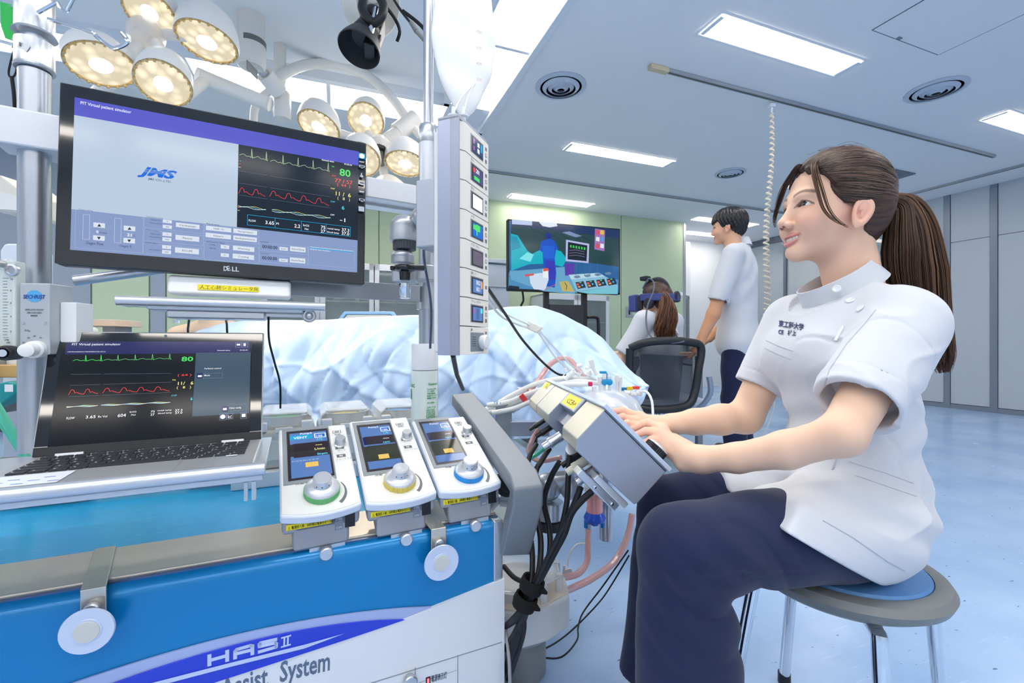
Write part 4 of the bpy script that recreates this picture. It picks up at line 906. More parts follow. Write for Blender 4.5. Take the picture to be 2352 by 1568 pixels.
# syringe ports and drip bag
bagc=P(1066,110,1.16)
t=T('drip_bag','glowing white fluid bag hanging between the thin pole and the display tower','drip bag',Fr(bagc,20))
def bag_fn(p): 
    q=p.copy(); w=.083-.030*np.clip((-q[:,2]-.02)/.16,0,1)**1.5
    return elp(q*V(1,1,1)/np.stack([w/.083,np.ones(len(q)),np.ones(len(q))],1),(0,0,.03),(.083,.022,.21))*.7+.0012*np.sin(q[:,2]*60+q[:,0]*30)
MB_=mat('bag_film','#fdfdfb',.25,sss=.0); MB_.node_tree.nodes['Principled BSDF'].inputs['Transmission Weight'].default_value=.0; MB_.node_tree.nodes['Principled BSDF'].inputs['Subsurface Weight'].default_value=.6; MB_.node_tree.nodes['Principled BSDF'].inputs['Subsurface Radius'].default_value=(.1,.1,.1)
vs,fs=sdf_mesh(bag_fn,(-.1,-.04,-.2),(.1,.04,.26),.005); m=MB(); m.v=[tuple(v) for v in vs]; m.f=[tuple(f) for f in fs]; m.mi=[0]*len(fs); O('bag',m,MB_,t)
gt=MB().m(mat('bag_print','#cdb8b0',.6))
for z,q in ((.03,'700'),(-.01,'600'),(-.05,'400'),(-.09,'200')): gt.text(q,.025,z,0,.010); n=len(text_mesh(q,0,0)[0]); gt.v[-n:]=[(a,-.0235+.006*abs(c0) ,b) for a,b,c0 in gt.v[-n:]]
O('scale_print',gt,parent=t,smooth=0)
b0=bagc; tube=MB()
for (a,b) in (((1088,195),(1040,262)),((1092,190),(1066,262))): tube.tube(bez([P(*a,1.16)-b0,P((a[0]+b[0])/2-4,(a[1]+b[1])/2-5,1.1)-b0,P(*b,.95)-b0],6),.002,7)
for v in range(len(tube.v)): pass
fr_=Fr(bagc,20); tube.v=[tuple(fr_.B.T@np.array(v)) for v in tube.v]
O('drip_line',tube,glass('clear_tube','#f4f6f8',.45,.1),t)
for i,px in enumerate((1041,1064)):
    p=P(px,262,.905)
    O('drip_port',MB().cyl((0,0,-.0),(0,0,-.012),.0055,n=16).lathe((0,0,.0),(0,0,1),[(.0055,-.001),(.011,0),(.0115,.003),(.004,.004),(.0035,.02),(0,.02)],20),M_WP,fr=Fr(p-V(0,0,.006)),label='white flanged tubing port on top of the display tower, '+('left one' if i==0 else 'right one'),cat='port')
# ---------------------------------------------------------------- articulated arm with ball joint
Ya=1.03; q=lambda x,y,Y=Ya:P(x,y,Y)
o=q(930,560); t=T('articulated_arm','silver jointed arm with a black clamp knob beside the display tower','support arm',Fr(o))
A_=lambda x,y,Y=Ya:P(x,y,Y)-o
M_JN=mat('joint_silver','#b7bcc2',.3,.55); r=.001
O('elbow_joint',MB().ell(A_(970,502),(.026,.026,.028)).lathe(A_(988,500),(1,0,.0),[(.0,-.005),(.024,-.005),(.026,.0),(.026,.012),(.022,.016),(0,.016)],28),M_JN,t)
O('joint_cap',MB().ell(A_(927,520),(.029,.029,.026)),M_JN,t)
O('joint_body',MB().lathe(A_(926,518),(0,0,-1),[(.029,0),(.0285,.018),(.030,.030),(.028,.036),(.024,.037)],36),mat('joint_body','#c2c6cb',.35,.4),t)
rb=[]; c=A_(929,552)
for i in range(72): a=2*math.pi*i/72; rr_=.0258 if i%3 else .0245; rb.append((c[0]+rr_*math.cos(a),c[1]+rr_*math.sin(a)))
O('grip_ring',MB().prism(rb,c[2]-.022,c[2]+.002),mat('grip_dark','#3e444b',.5),t,bevel=.001)
O('lower_joint',MB().ell(A_(925,588),(.026,.026,.014)).lathe(A_(925,592),(0,0,-1),[(.026,0),(.026,.012),(.022,.014),(.0,.014)],30),M_JN,t)
O('arm_housing',MB().box(*A_(898,648),*(A_(898,612)+V(.055,.045,0))),M_JN,t,bevel=.006)
O('side_clamp',MB().lathe(A_(975,645,1.08),(0,0,1),[(.03,0),(.032,.002),(.032,.032),(.03,.034)],30),mat('clamp_white','#c9ccd2',.35,.3),t)
c=A_(930,612,.98)
O('clamp_knob',MB().lathe(c,(0,0,-1),[(0,-.004),(.012,-.005),(.022,-.002),(.025,.003),(.022,.009),(.012,.012),(.011,.030),(.0,.030)],24).bar(c+V(-.03,0,-.004),c+V(.045,-.004,-.004),.016,.010),mat('knob_black','#0f1116',.2,coat=.4),t,bevel=.002)
O('steel_socket',MB().lathe(A_(930,650,.98),(0,0,-1),[(.011,0),(.0125,.001),(.0125,.016),(.0118,.017),(.0118,.032),(.0095,.033),(0,.033)],28),M_CH,t)
t0=P(990,480,1.0)
O('arm_cable',MB().tube(bez([P(996,476,1.0)-t0,P(980,488,.99)-t0,P(974,560,.985)-t0,P(975,600,.985)-t0,P(990,700,1.0)-t0,P(988,800,1.02)-t0],8),.0028,8),mat('cable_blue_grey','#4e5872',.45),fr=Fr(t0),label='thin grey-blue cable hanging down in front of the right pole',cat='cable')
# ---------------------------------------------------------------- gas mixer
FMx=Fr(P(84,735,.765),8); t=T('gas_mixer','grey gas mixer box with dial knob clamped to the left pole','gas mixer',FMx)
mz=lambda px,py,z=0:FMx.l(P(px,py,.765))
a=mz(49,650);b=mz(111,814); wx=(b[0]-a[0])/2; top=a[2]; bot=b[2]
O('case',MB().box(a[0],0,bot,b[0],.05,top),mat('mixer_grey','#b9bfc4',.4,.3),t,bevel=.002)
O('side_box',MB().box(b[0],.02,bot+.02,b[0]+.025,.06,top-.03),M_WP,t,bevel=.002)
g=MB(); Yf=-.0006
def put(q,x,z,sz,mt,al='C',bo=.02,sx=1,sh=0):
    n0=len(g.v); g.m(mt).text(q,x,z,0,sz,al,bo,sx,sh); g.v[n0:]=[(u,Yf-.0002,v) for u,v,w in g.v[n0:]]
cxm=(a[0]+b[0])/2
n0=len(g.v); g.m(mat('emblem_sky','#58a8dc',.4)).prism([(cxm+.0115*math.cos(R_(i*20)),top-.022+.010*math.sin(R_(i*20))) for i in range(18)],0,.0003); g.v[n0:]=[(u,Yf+.0003-w,v) for u,v,w in g.v[n0:]]
di=mat('print_dark','#3c4148',.5); put('SECHRIST',cxm,top-.026,.0088,mat('print_navy','#2a3f8c',.5),'C',.03,.85,.15)
for q,z in (('3500 LOW FLOW',.046),('AIR-OXYGEN',.051),('MIXER',.056)): put(q,cxm,top-z,.0036,di)
put('F.O₂',cxm-.010,top-.081,.0042,di); 
for q,x,z in (('.40',-.016,.101),('.50',-.009,.093),('.60',0,.090),('.70',.009,.093)): put(q,cxm+x,top-z,.0033,di)
O('face_print',g,parent=t,smooth=0)
for sx in (-.016,.016): O('screw',MB().lathe((cxm+sx,0,top-.067),(0,-1,0),[(.0028,0),(.0026,.0008),(0,.001)],14),M_CH,t)
O('oxygen_dial',MB().lathe((cxm+.004,0,top-.111),(.25,-1,-.05),[(.0145,0),(.0142,.012),(.0125,.014),(.011,.0145),(.0105,.032),(.009,.033),(0,.033)],32),M_WP,t)
for xx,zz in ((-.062,.0),(-.036,.0)):
    O('flow_knob',MB().lathe((cxm+xx,0.005,top-.117),(.25,-1,0),[(.0,-.01),(.012,-.01),(.0125,.02),(.011,.026),(.0085,.027),(.0085,.022),(0,.022)],28),M_BK,t)
    O('knob_centre',MB().lathe((cxm+xx+.005,-.017,top-.117),(.25,-1,0),[(.0,0),(.0065,0),(.006,.004),(0,.004)],20),M_CH,t)
c=mz(-22,600);d=mz(41,812)
O('flowmeter_block',MB().box(c[0],.0,d[2],d[0],.02,c[2]),glass('flowmeter_clear','#e6efe9',.45,.08),t,bevel=.002)
g=MB(); x0=mz(22,640)[0]
for i in range(21):
    z=mz(20,640)[2]+(mz(20,775)[2]-mz(20,640)[2])*i/20; g.m(di).box(x0-.004,-.0005,z-.0003,x0+(.004 if i%4==0 else .002),0,z+.0003)
for i,q in enumerate(('10','8','6','4','2')):
    n0=len(g.v); g.m(di).text(q,x0+.0065,mz(20,[642,668,696,727,761][i])[2]-.0015,0,.0042,'L',.02); g.v[n0:]=[(u,-.0006,v) for u,v,w in g.v[n0:]]
n0=len(g.v); g.m(di).text('LPM',x0-.002,mz(20,782)[2],0,.0036,'L',.02).text('AIR',x0+.001,mz(20,788)[2],0,.0036,'L',.02); g.v[n0:]=[(u,-.0006,v) for u,v,w in g.v[n0:]]
O('flow_scale',g,parent=t,smooth=0)
O('flow_tube',MB().cyl((x0-.004,.008,d[2]),(x0-.004,.008,c[2]+.004),.005,n=16),glass('tube_clear','#f4f8f8',.4,.05),t)
O('port_fitting',MB().lathe((mz(38,622)[0],.0,mz(38,622)[2]),(0,-1,0),[(.010,0),(.010,.006),(.007,.007),(.006,.004),(0,.004)],24).lathe((x0-.004,-.0,c[2]-.006),(0,-1,0),[(.006,0),(.006,.014),(0,.014)],18),M_ST,t)
O('mount_rod',MB().box(cxm-.01,.05,top-.06,cxm+.01,.065,top-.04),M_ST,t)
# green hoses and shelf things at the far left
t0=P(20,960,1.0)
for i,(a,b,rr_,lab) in enumerate((((-40,880),(60,1050),.008,'mint green hose crossing behind the left pole, thicker'),((-60,890),(48,1040),.005,'mint green hose crossing behind the left pole, thinner'))):
    O('green_hose',MB().tube([P(*a,.98)-t0,P((a[0]+b[0])/2,(a[1]+b[1])/2-4,1.0)-t0,P(*b,1.02)-t0,P(b[0]+40,b[1]+120,1.15)-t0],rr_,12),mat('hose_green','#62cfa6',.35,coat=.3),fr=Fr(t0),label=lab,cat='hose',group='green hoses')
# ---------------------------------------------------------------- gel bottle
YB=1.15; bo=P(975,960,YB); bo[2]=P(0,965,YB)[2]-.09
t=T('gel_bottle','tall white spray bottle with a smooth white cap and green lettering','bottle',Fr(bo))
hb=P(0,850,YB)[2]-bo[2]; ht=P(0,790,YB)[2]-bo[2]; rb_=.0325
O('body',MB().lathe((0,0,0),(0,0,1),[(.0,0),(rb_,0),(rb_+.0008,.004),(rb_,hb-.004),(rb_-.001,hb),(0,hb)],48),mat('bottle_pale','#dfeae6',.35,spec=.4),t)
O('cap',MB().lathe((0,0,hb+.001),(0,0,1),[(rb_-.002,0),(rb_,.001),(rb_-.0005,ht-hb-.004),(rb_-.003,ht-hb),(0,ht-hb)],48),mat('cap_white','#eceef3',.3),t)
g=MB(); gm=mat('bottle_green','#139a48',.5)
def wrap(q,ang,z,sz,bo_=.01,sx=1,mt=gm,arr=None):
    n0=len(g.v)
    if q: g.m(mt).text(q,0,0,0,sz,'L',bo_,sx)
    else: g.m(mt).rect(*arr,0)
    out=[]
    for u,v,w in g.v[n0:]:
        a=R_(ang)+u/rb_; out.append(((rb_+.0012)*math.cos(a),(rb_+.0012)*math.sin(a),z+v))
    g.v[n0:]=out
zz=lambda py:P(0,py,YB)[2]-bo[2]
wrap('sonic',180,zz(887),.018,.008,.85); wrap('Getsonic',296,zz(882),.0085,.02)
for i in range(4): wrap(None,196+i*4,zz(915),0,arr=(0,0,.0025,.026))
for i,q in enumerate(('Contents 1000 g','ゲル 低刺激','超音波検査用','検査用 カップリング','■■■ 使用方法','','成分 精製水','','注意 保管方法')): 
    if q: wrap(q,292,zz(892+i*5.2),.0048,.02,.8)
for i,q in enumerate(('Getsonic gel is','which is water','soluble and non','contains a little','greasy material','is carefully and','DIRECTIONS FOR')): wrap(q,288,zz(938+i*3.1),.0046,.025,.85)
O('bottle_lettering',g,parent=t,smooth=0)
# ---------------------------------------------------------------- grey push handle
Yh=[1.36,.93,.95]
t0=P(1060,900,1.3); A1=P(1062,915,1.27); A2=P(1215,1120,.88); A3=P(1180,1262,.93)
hd=T('push_handle','bent grey rectangular push handle at the right end of the blue cart','handle',Fr(A3))
q=[A1-A3,A2-A3,V(0,0,0)]
def flatbar(pts,wx,wy):
    m=MB(); side=nrm(V(1,.25,0)); pts=bez(pts,1) ; ring=[]
    for i,p in enumerate(pts):
        d=nrm(pts[min(i+1,len(pts)-1)]-pts[max(i-1,0)]); s=nrm(side-d*np.dot(side,d)); u=np.cross(s,d); ring+= [p+s*a*wx/2+u*b*wy/2 for a,b in((-1,-1),(1,-1),(1,1),(-1,1))]
    n=len(pts); m.add(ring,[(3,2,1,0),tuple(range(4*n-4,4*n))]+[(4*i+j,4*i+(j+1)%4,4*i+4+(j+1)%4,4*i+4+j) for i in range(n-1) for j in range(4)]); return m
c1=q[1]+nrm(q[0]-q[1])*.03; c2=q[1]+nrm(q[2]-q[1])*.03; mid=(c1+c2+q[1]*2)/4
O('bar',flatbar([q[0],c1,mid,c2,q[2]],.062,.034),mat('handle_grey','#7b828b',.38,.15),hd,bevel=.005,seg=3)
for z in (.045,.012): O('chrome_pin',MB().cyl((-.055,.0,z-.0),(.0,-.0,z),.0095,n=24),M_CH,hd)
# ---------------------------------------------------------------- roller pumps with clear covers
M_CLR=glass('clear_cover','#f6f8fa',.10,.06,.8)
def rpump(x,label,ring):
    t=T('roller_pump',label,'roller pump',Fr(CF.w(x,.45,.52),24.5),group='roller pumps behind the controllers')
    w=.146
    O('body',MB().box(-w/2,0,-.042,w/2,.20,.052),mat('pump_body','#c9c8c2',.35,.2),t,bevel=.012,seg=3)
    O('face_band',MB().box(-w/2+.01,-.002,-.02,w/2-.01,.004,.03),mat('pump_band','#e1ddd4',.4),t,bevel=.002)
    O('raceway',MB().lathe((0,.10,.052),(0,0,1),[(.064,0),(.066,.03),(.060,.03),(.059,.002),(0,.002)],44),mat('pump_race','#d9dbdc',.3,.4),t)
    O('rotor',MB().lathe((0,.10,.054),(0,0,1),[(.045,0),(.045,.012),(.040,.016),(.012,.018),(0,.018)],36),M_ST,t)
    rb=[((.043 if i%2 else .040)*math.cos(R_(i*5)),.10+(.043 if i%2 else .040)*math.sin(R_(i*5))) for i in range(72)]
    O('rotor_ring',MB().prism(rb,.060,.072),ring,t)
    for s_ in(-1,1): O('roller',MB().cyl((s_*.05,.10,.056),(s_*.05,.10,.078),.011,n=20),M_CH,t)
    prof=[(-w/2+.002,.052),(-w/2+.006,.085),(-w/2+.02,.098),(w/2-.02,.098),(w/2-.006,.085),(w/2-.002,.052)]
    inn=[(a*.96,b-.003) for a,b in prof]
    m=MB().prism(prof+inn[::-1],.004,.19,ax=1); O('clear_cover',m,M_CLR,t,bevel=.0015)
    m=MB().prism([(-.05,.096),(.05,.096),(.032,.066),(-.032,.066)],-.002,.003,ax=1); O('cover_window',m,M_CLR,t,bevel=.001)
    O('cover_latch',MB().box(-.02,-.006,.050,.02,.002,.062),M_WP,t,bevel=.002)
    for s_ in(-1,1): O('tube_holder',MB().box(s_*.052-.013,.0,.052,s_*.052+.013,.02,.075),M_WP,t,bevel=.003)
rpump(-.406,'roller pump under a clear cover with a green ring, nearest the laptop',M_G1); rpump(-.253,'roller pump under a clear cover with a yellow ring, behind the middle controller',M_Y1); rpump(-.10,'roller pump under a clear cover behind the gel bottle',M_B1)
O('pump_deck',MB().box(-.52,.43,.44,-.01,.68,.478),M_WP,fr=CF,bevel=.003,label='white deck under the roller pumps at the back of the cart',cat='deck')
# ================================================================ operating lamps and boom camera
M_LW=mat('lamp_shell','#f3f1ee',.3); M_LENS=em('lamp_lens','#fff0cf',.8); M_BULB=em('lamp_bulb','#fffaf0',2.0); M_RIM=mat('lamp_rim','#e8c88a',.25,.4)
M_ARMW=mat('lamp_arm','#ece9e3',.32)
def lens_mat():
    m=M_LENS; nt=m.node_tree; b=nt.nodes['Principled BSDF']; tc=nt.nodes.new('ShaderNodeTexCoord'); v=nt.nodes.new('ShaderNodeTexVoronoi'); v.inputs['Scale'].default_value=24
    nt.links.new(tc.outputs['Object'],v.inputs['Vector']); r=nt.nodes.new('ShaderNodeMapRange'); r.inputs['To Min'].default_value=.72; r.inputs['To Max'].default_value=.40; r.inputs['From Max'].default_value=.6
    nt.links.new(v.outputs['Distance'],r.inputs['Value']); nt.links.new(r.outputs['Result'],b.inputs['Emission Strength'])
lens_mat()
def basis(n,up=(0,0,1)):
    n=nrm(n);a=nrm(np.cross(up,n));return np.array([a,np.cross(n,a),n]).T
def lamp_head(t,c,n,r,depth,off):
    # c: lens centre, n: direction the lens faces, shell bulges opposite
    B=basis(n); f=Fr(c,B=B); m=MB()
    n_=28
    prof=[(r*1.00,.0),(r*1.06,.01),(r*1.08,-.01),(r*1.03,-.35*depth),(r*.86,-.68*depth),(r*.55,-.93*depth),(r*.2,-1.0*depth),(0,-1.0*depth)]
    m.lathe((0,0,0),(0,0,1),prof,36); mm=[]
    for x,y,z in m.v:
        k=1+.0*z; mm.append(tuple(f.w(x,y+ (off*z if z<0 else 0),z)-T0))
    m.v=mm; sh=O('lamp_head',m,M_LW,t)
    g=MB().lathe((0,0,-.004),(0,0,1),[(r*1.0,0),(r*.98,.006),(r*.7,.012),(0,.016)][::1],36); g.v=[tuple(f.w(*q)-T0) for q in g.v]; O('lens',g,M_LENS,sh)
    g=MB().lathe((0,0,-.006),(0,0,1),[(r*1.02,0),(r*1.02,.012),(r*.95,.014),(r*.95,.004)],36); g.v=[tuple(f.w(*q)-T0) for q in g.v]; O('rim',g,M_RIM,sh)
    g=MB()
    for i in range(22):
        a=2*math.pi*i/22; p=(r*.975*math.cos(a),r*.975*math.sin(a),.010); g.box(p[0]-.004,p[1]-.004,p[2]-.003,p[0]+.004,p[1]+.004,p[2]+.006)
    g.v=[tuple(f.w(*q)-T0) for q in g.v]; O('lens_clip',g,M_RIM,sh,kind='stuff')
    g=MB().ell((0,0,.008),(r*.36,r*.36,.012),16,8); g.v=[tuple(f.w(*q)-T0) for q in g.v]; O('bulb',g,M_BULB,sh)
def tb(pts,r,n=14): return MB().tube([p-T0 for p in bez(pts,8)],r,n)
# big lamp, left
c0=P(370,110,1.95); T0=c0
A=T('operating_lamp','large operating lamp with four glowing petal heads, above the left of the monitor','operating lamp',Fr(c0))
for (px,py,Y,n,r,dp) in ((232,146,1.72,(.30,-.20,-.93),.104,.15),(345,28,1.95,(.05,-.55,-.83),.096,.13),(476,94,2.02,(-.02,-.22,-.97),.116,.15),(376,190,1.80,(.25,-.50,-.83),.092,.14)):
    lamp_head(A,P(px,py,Y),n,r,dp,.35*(1 if px<300 else -.4))
O('hub',MB().lathe(P(340,72,2.0)-T0,nrm(V(.35,-.62,-.68)),[(.0,-.03),(.05,-.02),(.068,.02),(.070,.06),(.052,.12),(.040,.14),(0,.14)],32),mat('hub_pearl','#efe6dc',.25),A)
hp=P(390,150,1.86)-T0; hd_=nrm(P(440,215,1.80)-P(385,145,1.88))
O('handle_flange',MB().lathe(hp,hd_,[(0,-.02),(.040,-.018),(.044,.0),(.036,.012),(0,.014)],9),mat('handle_dark','#3a3d38',.4),A)
O('sterile_handle',MB().lathe(hp,hd_,[(.018,0),(.014,.02),(.013,.05),(.016,.10),(.0165,.125),(.013,.132),(.0,.132)],20),mat('handle_olive','#6f6b5a',.35),A)
for a,b in (((345,60,1.97),(350,45,1.97)),((350,75,1.97),(300,120,1.9)),((365,75,1.98),(430,85,2.02)),((360,100,1.93),(375,150,1.86))): O('spoke',tb([P(*a),P(*b)],.022),M_ARMW,A)
O('yoke_arm',tb([P(330,120,2.0),P(285,160,2.05),P(235,205,2.1),P(180,260,2.2)],.030),M_ARMW,A)
O('arm',tb([P(410,230,2.0),P(440,210,2.1),P(470,185,2.2)],.026),M_ARMW,A); O('arm_end',tb([P(452,172,2.18),P(500,192,2.25),P(600,232,2.4),P(620,240,2.42)],.036),M_ARMW,A)
# right lamp
c0=P(860,330,3.0); T0=c0
A2_=T('operating_lamp','smaller operating lamp with six glowing heads, right of the monitor','operating lamp',Fr(c0))
for (px,py,Y,n,r) in ((733,290,2.85,(-.15,-.42,-.89),.125),(841,276,3.0,(.02,-.72,-.68),.112),(931,374,2.95,(-.03,-.30,-.95),.125),(828,366,2.8,(.1,-.6,-.8),.115),(896,458,3.05,(-.1,-.35,-.93),.125)):
    lamp_head(A2_,P(px,py,Y),n,r,.13,-.3)
O('hub',MB().lathe(P(872,335,3.0)-T0,(0,-.5,-.86),[(0,-.05),(.06,-.04),(.085,.02),(.06,.07),(0,.08)],28),M_ARMW,A2_)
O('handle_flange',MB().lathe(P(872,348,2.92)-T0,(0,-.4,-.9),[(0,-.02),(.05,-.015),(.05,.01),(0,.015)],9),mat('handle_dark','#3a3d38',.4),A2_)
O('sterile_handle',MB().cyl(P(874,350,2.9)-T0,P(875,378,2.88)-T0,.018,.022),mat('handle_olive','#6f6b5a',.35),A2_)
for a in ((760,300,2.9),(841,305,2.98),(915,355,2.97),(830,345,2.88),(885,420,3.02)): O('spoke',tb([P(872,335,3.0),P(*a)],.028),M_ARMW,A2_)
O('neck',tb([P(880,328,3.02),P(925,298,3.05),P(945,285,3.08)],.045),M_ARMW,A2_); O('knuckle',tb([P(912,305,3.05),P(955,272,3.1)],.060),M_ARMW,A2_)
O('curved_arm',tb([P(628,190,2.7),P(660,165,2.75),P(710,148,2.85),P(780,148,2.95),P(850,178,3.0),P(900,225,3.05),P(940,280,3.1)],[.030]*49),M_ARMW,A2_)
O('curved_arm',tb([P(625,205,2.7),P(600,225,2.7),P(585,250,2.7),P(582,290,2.7)],.022),M_ARMW,A2_)
O('side_arm',tb([P(945,290,3.08),P(965,310,3.08)],.03),M_ARMW,A2_)
def lamp_light(loc,aim,e,size):
    ld=bpy.data.lights.new('operating_light','SPOT'); ld.energy=e; ld.color=(1,.90,.76); ld.spot_size=R_(size); ld.spot_blend=.5; ld.shadow_soft_size=.12
    lo=bpy.data.objects.new('operating_light',ld); C.objects.link(lo); lo.location=loc; lo.rotation_euler=Vector(tuple(np.asarray(aim)-np.asarray(loc))).to_track_quat('-Z','Y').to_euler()
    return lo
lamp_light(P(350,150,1.90)-V(0,0,.06),(-.62,1.75,.85),55,46).parent=None
lamp_light(P(860,360,2.95)-V(0,0,.12),(-.35,1.85,.85),60,40).parent=None
lamp_light(P(900,400,3.0)-V(0,0,.12),(.15,1.85,.85),40,34).parent=None
# boom column: two vertical arms
c0=P(575,80,2.5); T0=c0
bm=T('lamp_boom','white vertical boom tubes and joint holding the lamps, above the monitor','lamp boom',Fr(c0))
ztop=H-c0[2]-.0
d=MB().cyl(P(577,60,2.5)-T0,V(P(577,60,2.5)[0],2.5,H+.03)-T0,.058,n=28); O('tube',d,M_ARMW,bm)
O('housing',MB().lathe(P(577,155,2.5)-T0,(0,0,1),[(0,0),(.06,.0),(.072,.012),(.072,.13),(.065,.14),(.065,.32),(0,.32)],28),M_ARMW,bm)
O('label_band',MB().lathe(P(577,107,2.5)-T0,(0,0,1),[(.0722,0),(.0735,.002),(.0735,.028),(.0722,.03)],28,arc=150,up=(0,0,1)),mat('boom_label','#70716c',.5),bm)
O('outlet_slot',MB().box(*(P(566,158,2.42)-T0),*(P(592,163,2.52)-T0)),mat('slot_grey','#8c8f92',.5),bm)
d=MB().cyl(P(643,262,2.75)-T0,V(P(643,20,2.75)[0],2.75,H+.03)-T0,.034,n=26); O('tube',d,M_ARMW,bm)
O('lower_block',MB().lathe(P(648,275,2.75)-T0,(0,0,1),[(0,0),(.045,.003),(.050,.03),(.050,.15),(.036,.17),(0,.17)],24),M_ARMW,bm)
O('joint_arm',MB().cyl(P(608,170,2.6)-T0,P(640,210,2.7)-T0,.048,n=24),M_ARMW,bm); O('joint_pin',MB().cyl(P(596,158,2.55)-T0,P(610,172,2.6)-T0,.026,n=16),M_ST,bm)
# field camera
c0=P(835,95,1.75); T0=c0; q=lambda x,y,Y=1.75:P(x,y,Y)-c0
cm=T('field_camera','black camera with flared hood hanging from a boom at the top of the photo','camera',Fr(c0))
ax=nrm(q(812,140,1.71)-q(855,45,1.80)); k0=q(857,42)
O('lens_barrel',MB().lathe(k0,ax,[(0,-.03),(.040,-.02),(.042,.03),(.037,.033),(.037,.06),(.046,.065),(.046,.09),(.040,.095)],32),mat('camera_black','#1d1f23',.35),cm)
O('zoom_ring',MB().prism([(0,0)],0,0) if False else MB().lathe(k0+ax*.088,ax,[(.049,0),(.051,.002),(.051,.020),(.049,.022)],40),mat('ring_black','#26282c',.6),cm)
O('lens_hood',MB().lathe(k0+ax*.105,ax,[(.050,0),(.062,.02),(.074,.055),(.078,.075),(.075,.078),(.070,.055),(.045,.015),(0,.012)],40),mat('hood_black','#2a2d33',.45),cm)
bd=MB().bar(q(872,58,1.78),q(848,122,1.72),.045,.075,up=(.2,-1,0)); O('camera_body',bd,mat('camera_black','#1d1f23',.35),cm,bevel=.006)
O('body_panel',MB().bar(q(867,82,1.72),q(858,106,1.70),.03,.02,up=(.2,-1,0)),mat('ring_black','#26282c',.6),cm,bevel=.002)
O('focus_lever',MB().cyl(q(864,20,1.7),q(850,80,1.66),.010,.012,n=14),M_CH,cm)
O('cable_loop',MB().tube(bez([q(838,-12,1.7),q(832,18,1.68),q(845,42,1.67),q(862,52,1.67),q(878,35,1.67),q(880,10,1.68),q(868,-12,1.7)],8),.016,12),M_CB,cm)
f=Fr(q(852,18,1.98)); 
rg=MB().lathe(q(853,5,1.9),nrm(V(.80,-.35,-.50)),[(.112,-.045),(.118,-.045),(.118,.045),(.112,.045),(.112,-.045)],44); O('ring_arm',rg,mat('ring_cream','#e6e3dc',.25,.35),cm)
O('thin_cable',MB().tube(bez([q(880,8,1.75),q(905,40,1.78),q(918,70,1.78),q(912,95,1.8)],8),.0065,8).tube(bez([q(905,0,1.75),q(925,30,1.75),q(945,55,1.73),q(960,75,1.72),q(982,96,1.72)],8),.005,8).tube(bez([q(925,25,1.75),q(960,52,1.75),q(980,75,1.75),q(984,95,1.75)],8),.007,8),M_CB,cm)
O('plug',MB().cyl(q(945,52,1.73),q(957,72,1.72),.010,n=12).cyl(q(957,72,1.72),q(975,92,1.72),.0085,n=12),mat('plug_grey','#8e8f8e',.4),cm)
O('mount_tube',MB().cyl(q(855,-5,1.9),V(q(855,-5,1.9)[0],q(855,-5,1.9)[1],H+.03-c0[2]),.03,n=20),M_ARMW,cm)
# ================================================================ draped operating table
M_DRP=mat('drape_blue','#c3dbf7',.6,noise=.05,nscale=5,bump=.15,bscale=500)
def sheet(name,profile,label,Yr,npx=190,nv=84,parent=None):
    "draped cloth: top ridge measured along the photo's outline, front falls towards the machine"
    xs=[p[0] for p in profile]; ys=[p[1] for p in profile]; Ys=[p[2] for p in profile]
    m=MB(); vs=[]; rng=np.random.RandomState(5)
    for i in range(npx):
        px=xs[0]+(xs[-1]-xs[0])*i/(npx-1); py=np.interp(px,xs,ys); Y=np.interp(px,xs,Ys); R=P(px,py,Y)
        zb=np.interp(px,xs,[p[3] for p in profile])
        for j in range(nv+1):
            t=j/nv
            if t<.18: # top part from the far side to the ridge
                s_=t/.18; p=R+V(0,(1-s_)*.30,-.05*(1-s_)**2)
            else:
                s_=(t-.18)/.82; f=s_**.9; p=V(R[0],R[1]-.22*math.sin(min(1,s_*1.5)*math.pi/2)-.03*s_,R[2]+(zb-R[2])*f-.0)
                w=min(1,s_*3)*1.0
                u=px*.011
                p[1]+=w*(.026*math.sin(u*3.1+2.0*s_+.8*math.sin(u))+.014*math.sin(u*7.3-5*s_+1.3)+.007*math.sin(u*15+7*s_)+.034*(1-abs(math.sin(u*1.3-2.2*s_+.5+.5*math.sin(3*s_+u*.7))))**5+.030*(1-abs(math.sin(u*.8+3.6*s_+.6*math.sin(u*1.9))))**6+.020*(1-abs(math.sin(u*2.3+1.1*s_)))**6-.024*(1-abs(math.sin(u*1.9-5.2*s_+.8*math.sin(u*.9))))**7+.016*(1-abs(math.sin(u*3.7+6.5*s_+math.sin(u*1.3))))**7-.014*(1-abs(math.sin(9*s_+u*1.1+.8*math.sin(u*2.7))))**8)
                p[1]+=w*(.014*math.sin(s_*11+u*2.2)*math.exp(-((u-8.5)/2.2)**2)+.012*math.sin(s_*15-u*3.)*math.exp(-((u-11.5)/2.)**2))
            vs.append(p)
    org=V(vs[0][0],vs[0][1],0); n=nv+1
    m.add([v-org for v in vs],[(i*n+j,(i+1)*n+j,(i+1)*n+j+1,i*n+j+1) for i in range(npx-1) for j in range(nv)])
    o=O(name,m,M_DRP,fr=Fr(org),smooth=80,label=label,cat='drape')
    md=o.modifiers.new('solid','SOLIDIFY'); md.thickness=.004; sb=o.modifiers.new('sub','SUBSURF'); sb.levels=1; sb.render_levels=1
    tx=bpy.data.textures.new('creases','CLOUDS'); tx.noise_scale=.28; dm=o.modifiers.new('creases','DISPLACE'); dm.texture=tx; dm.strength=.013; dm.mid_level=.5
    return o
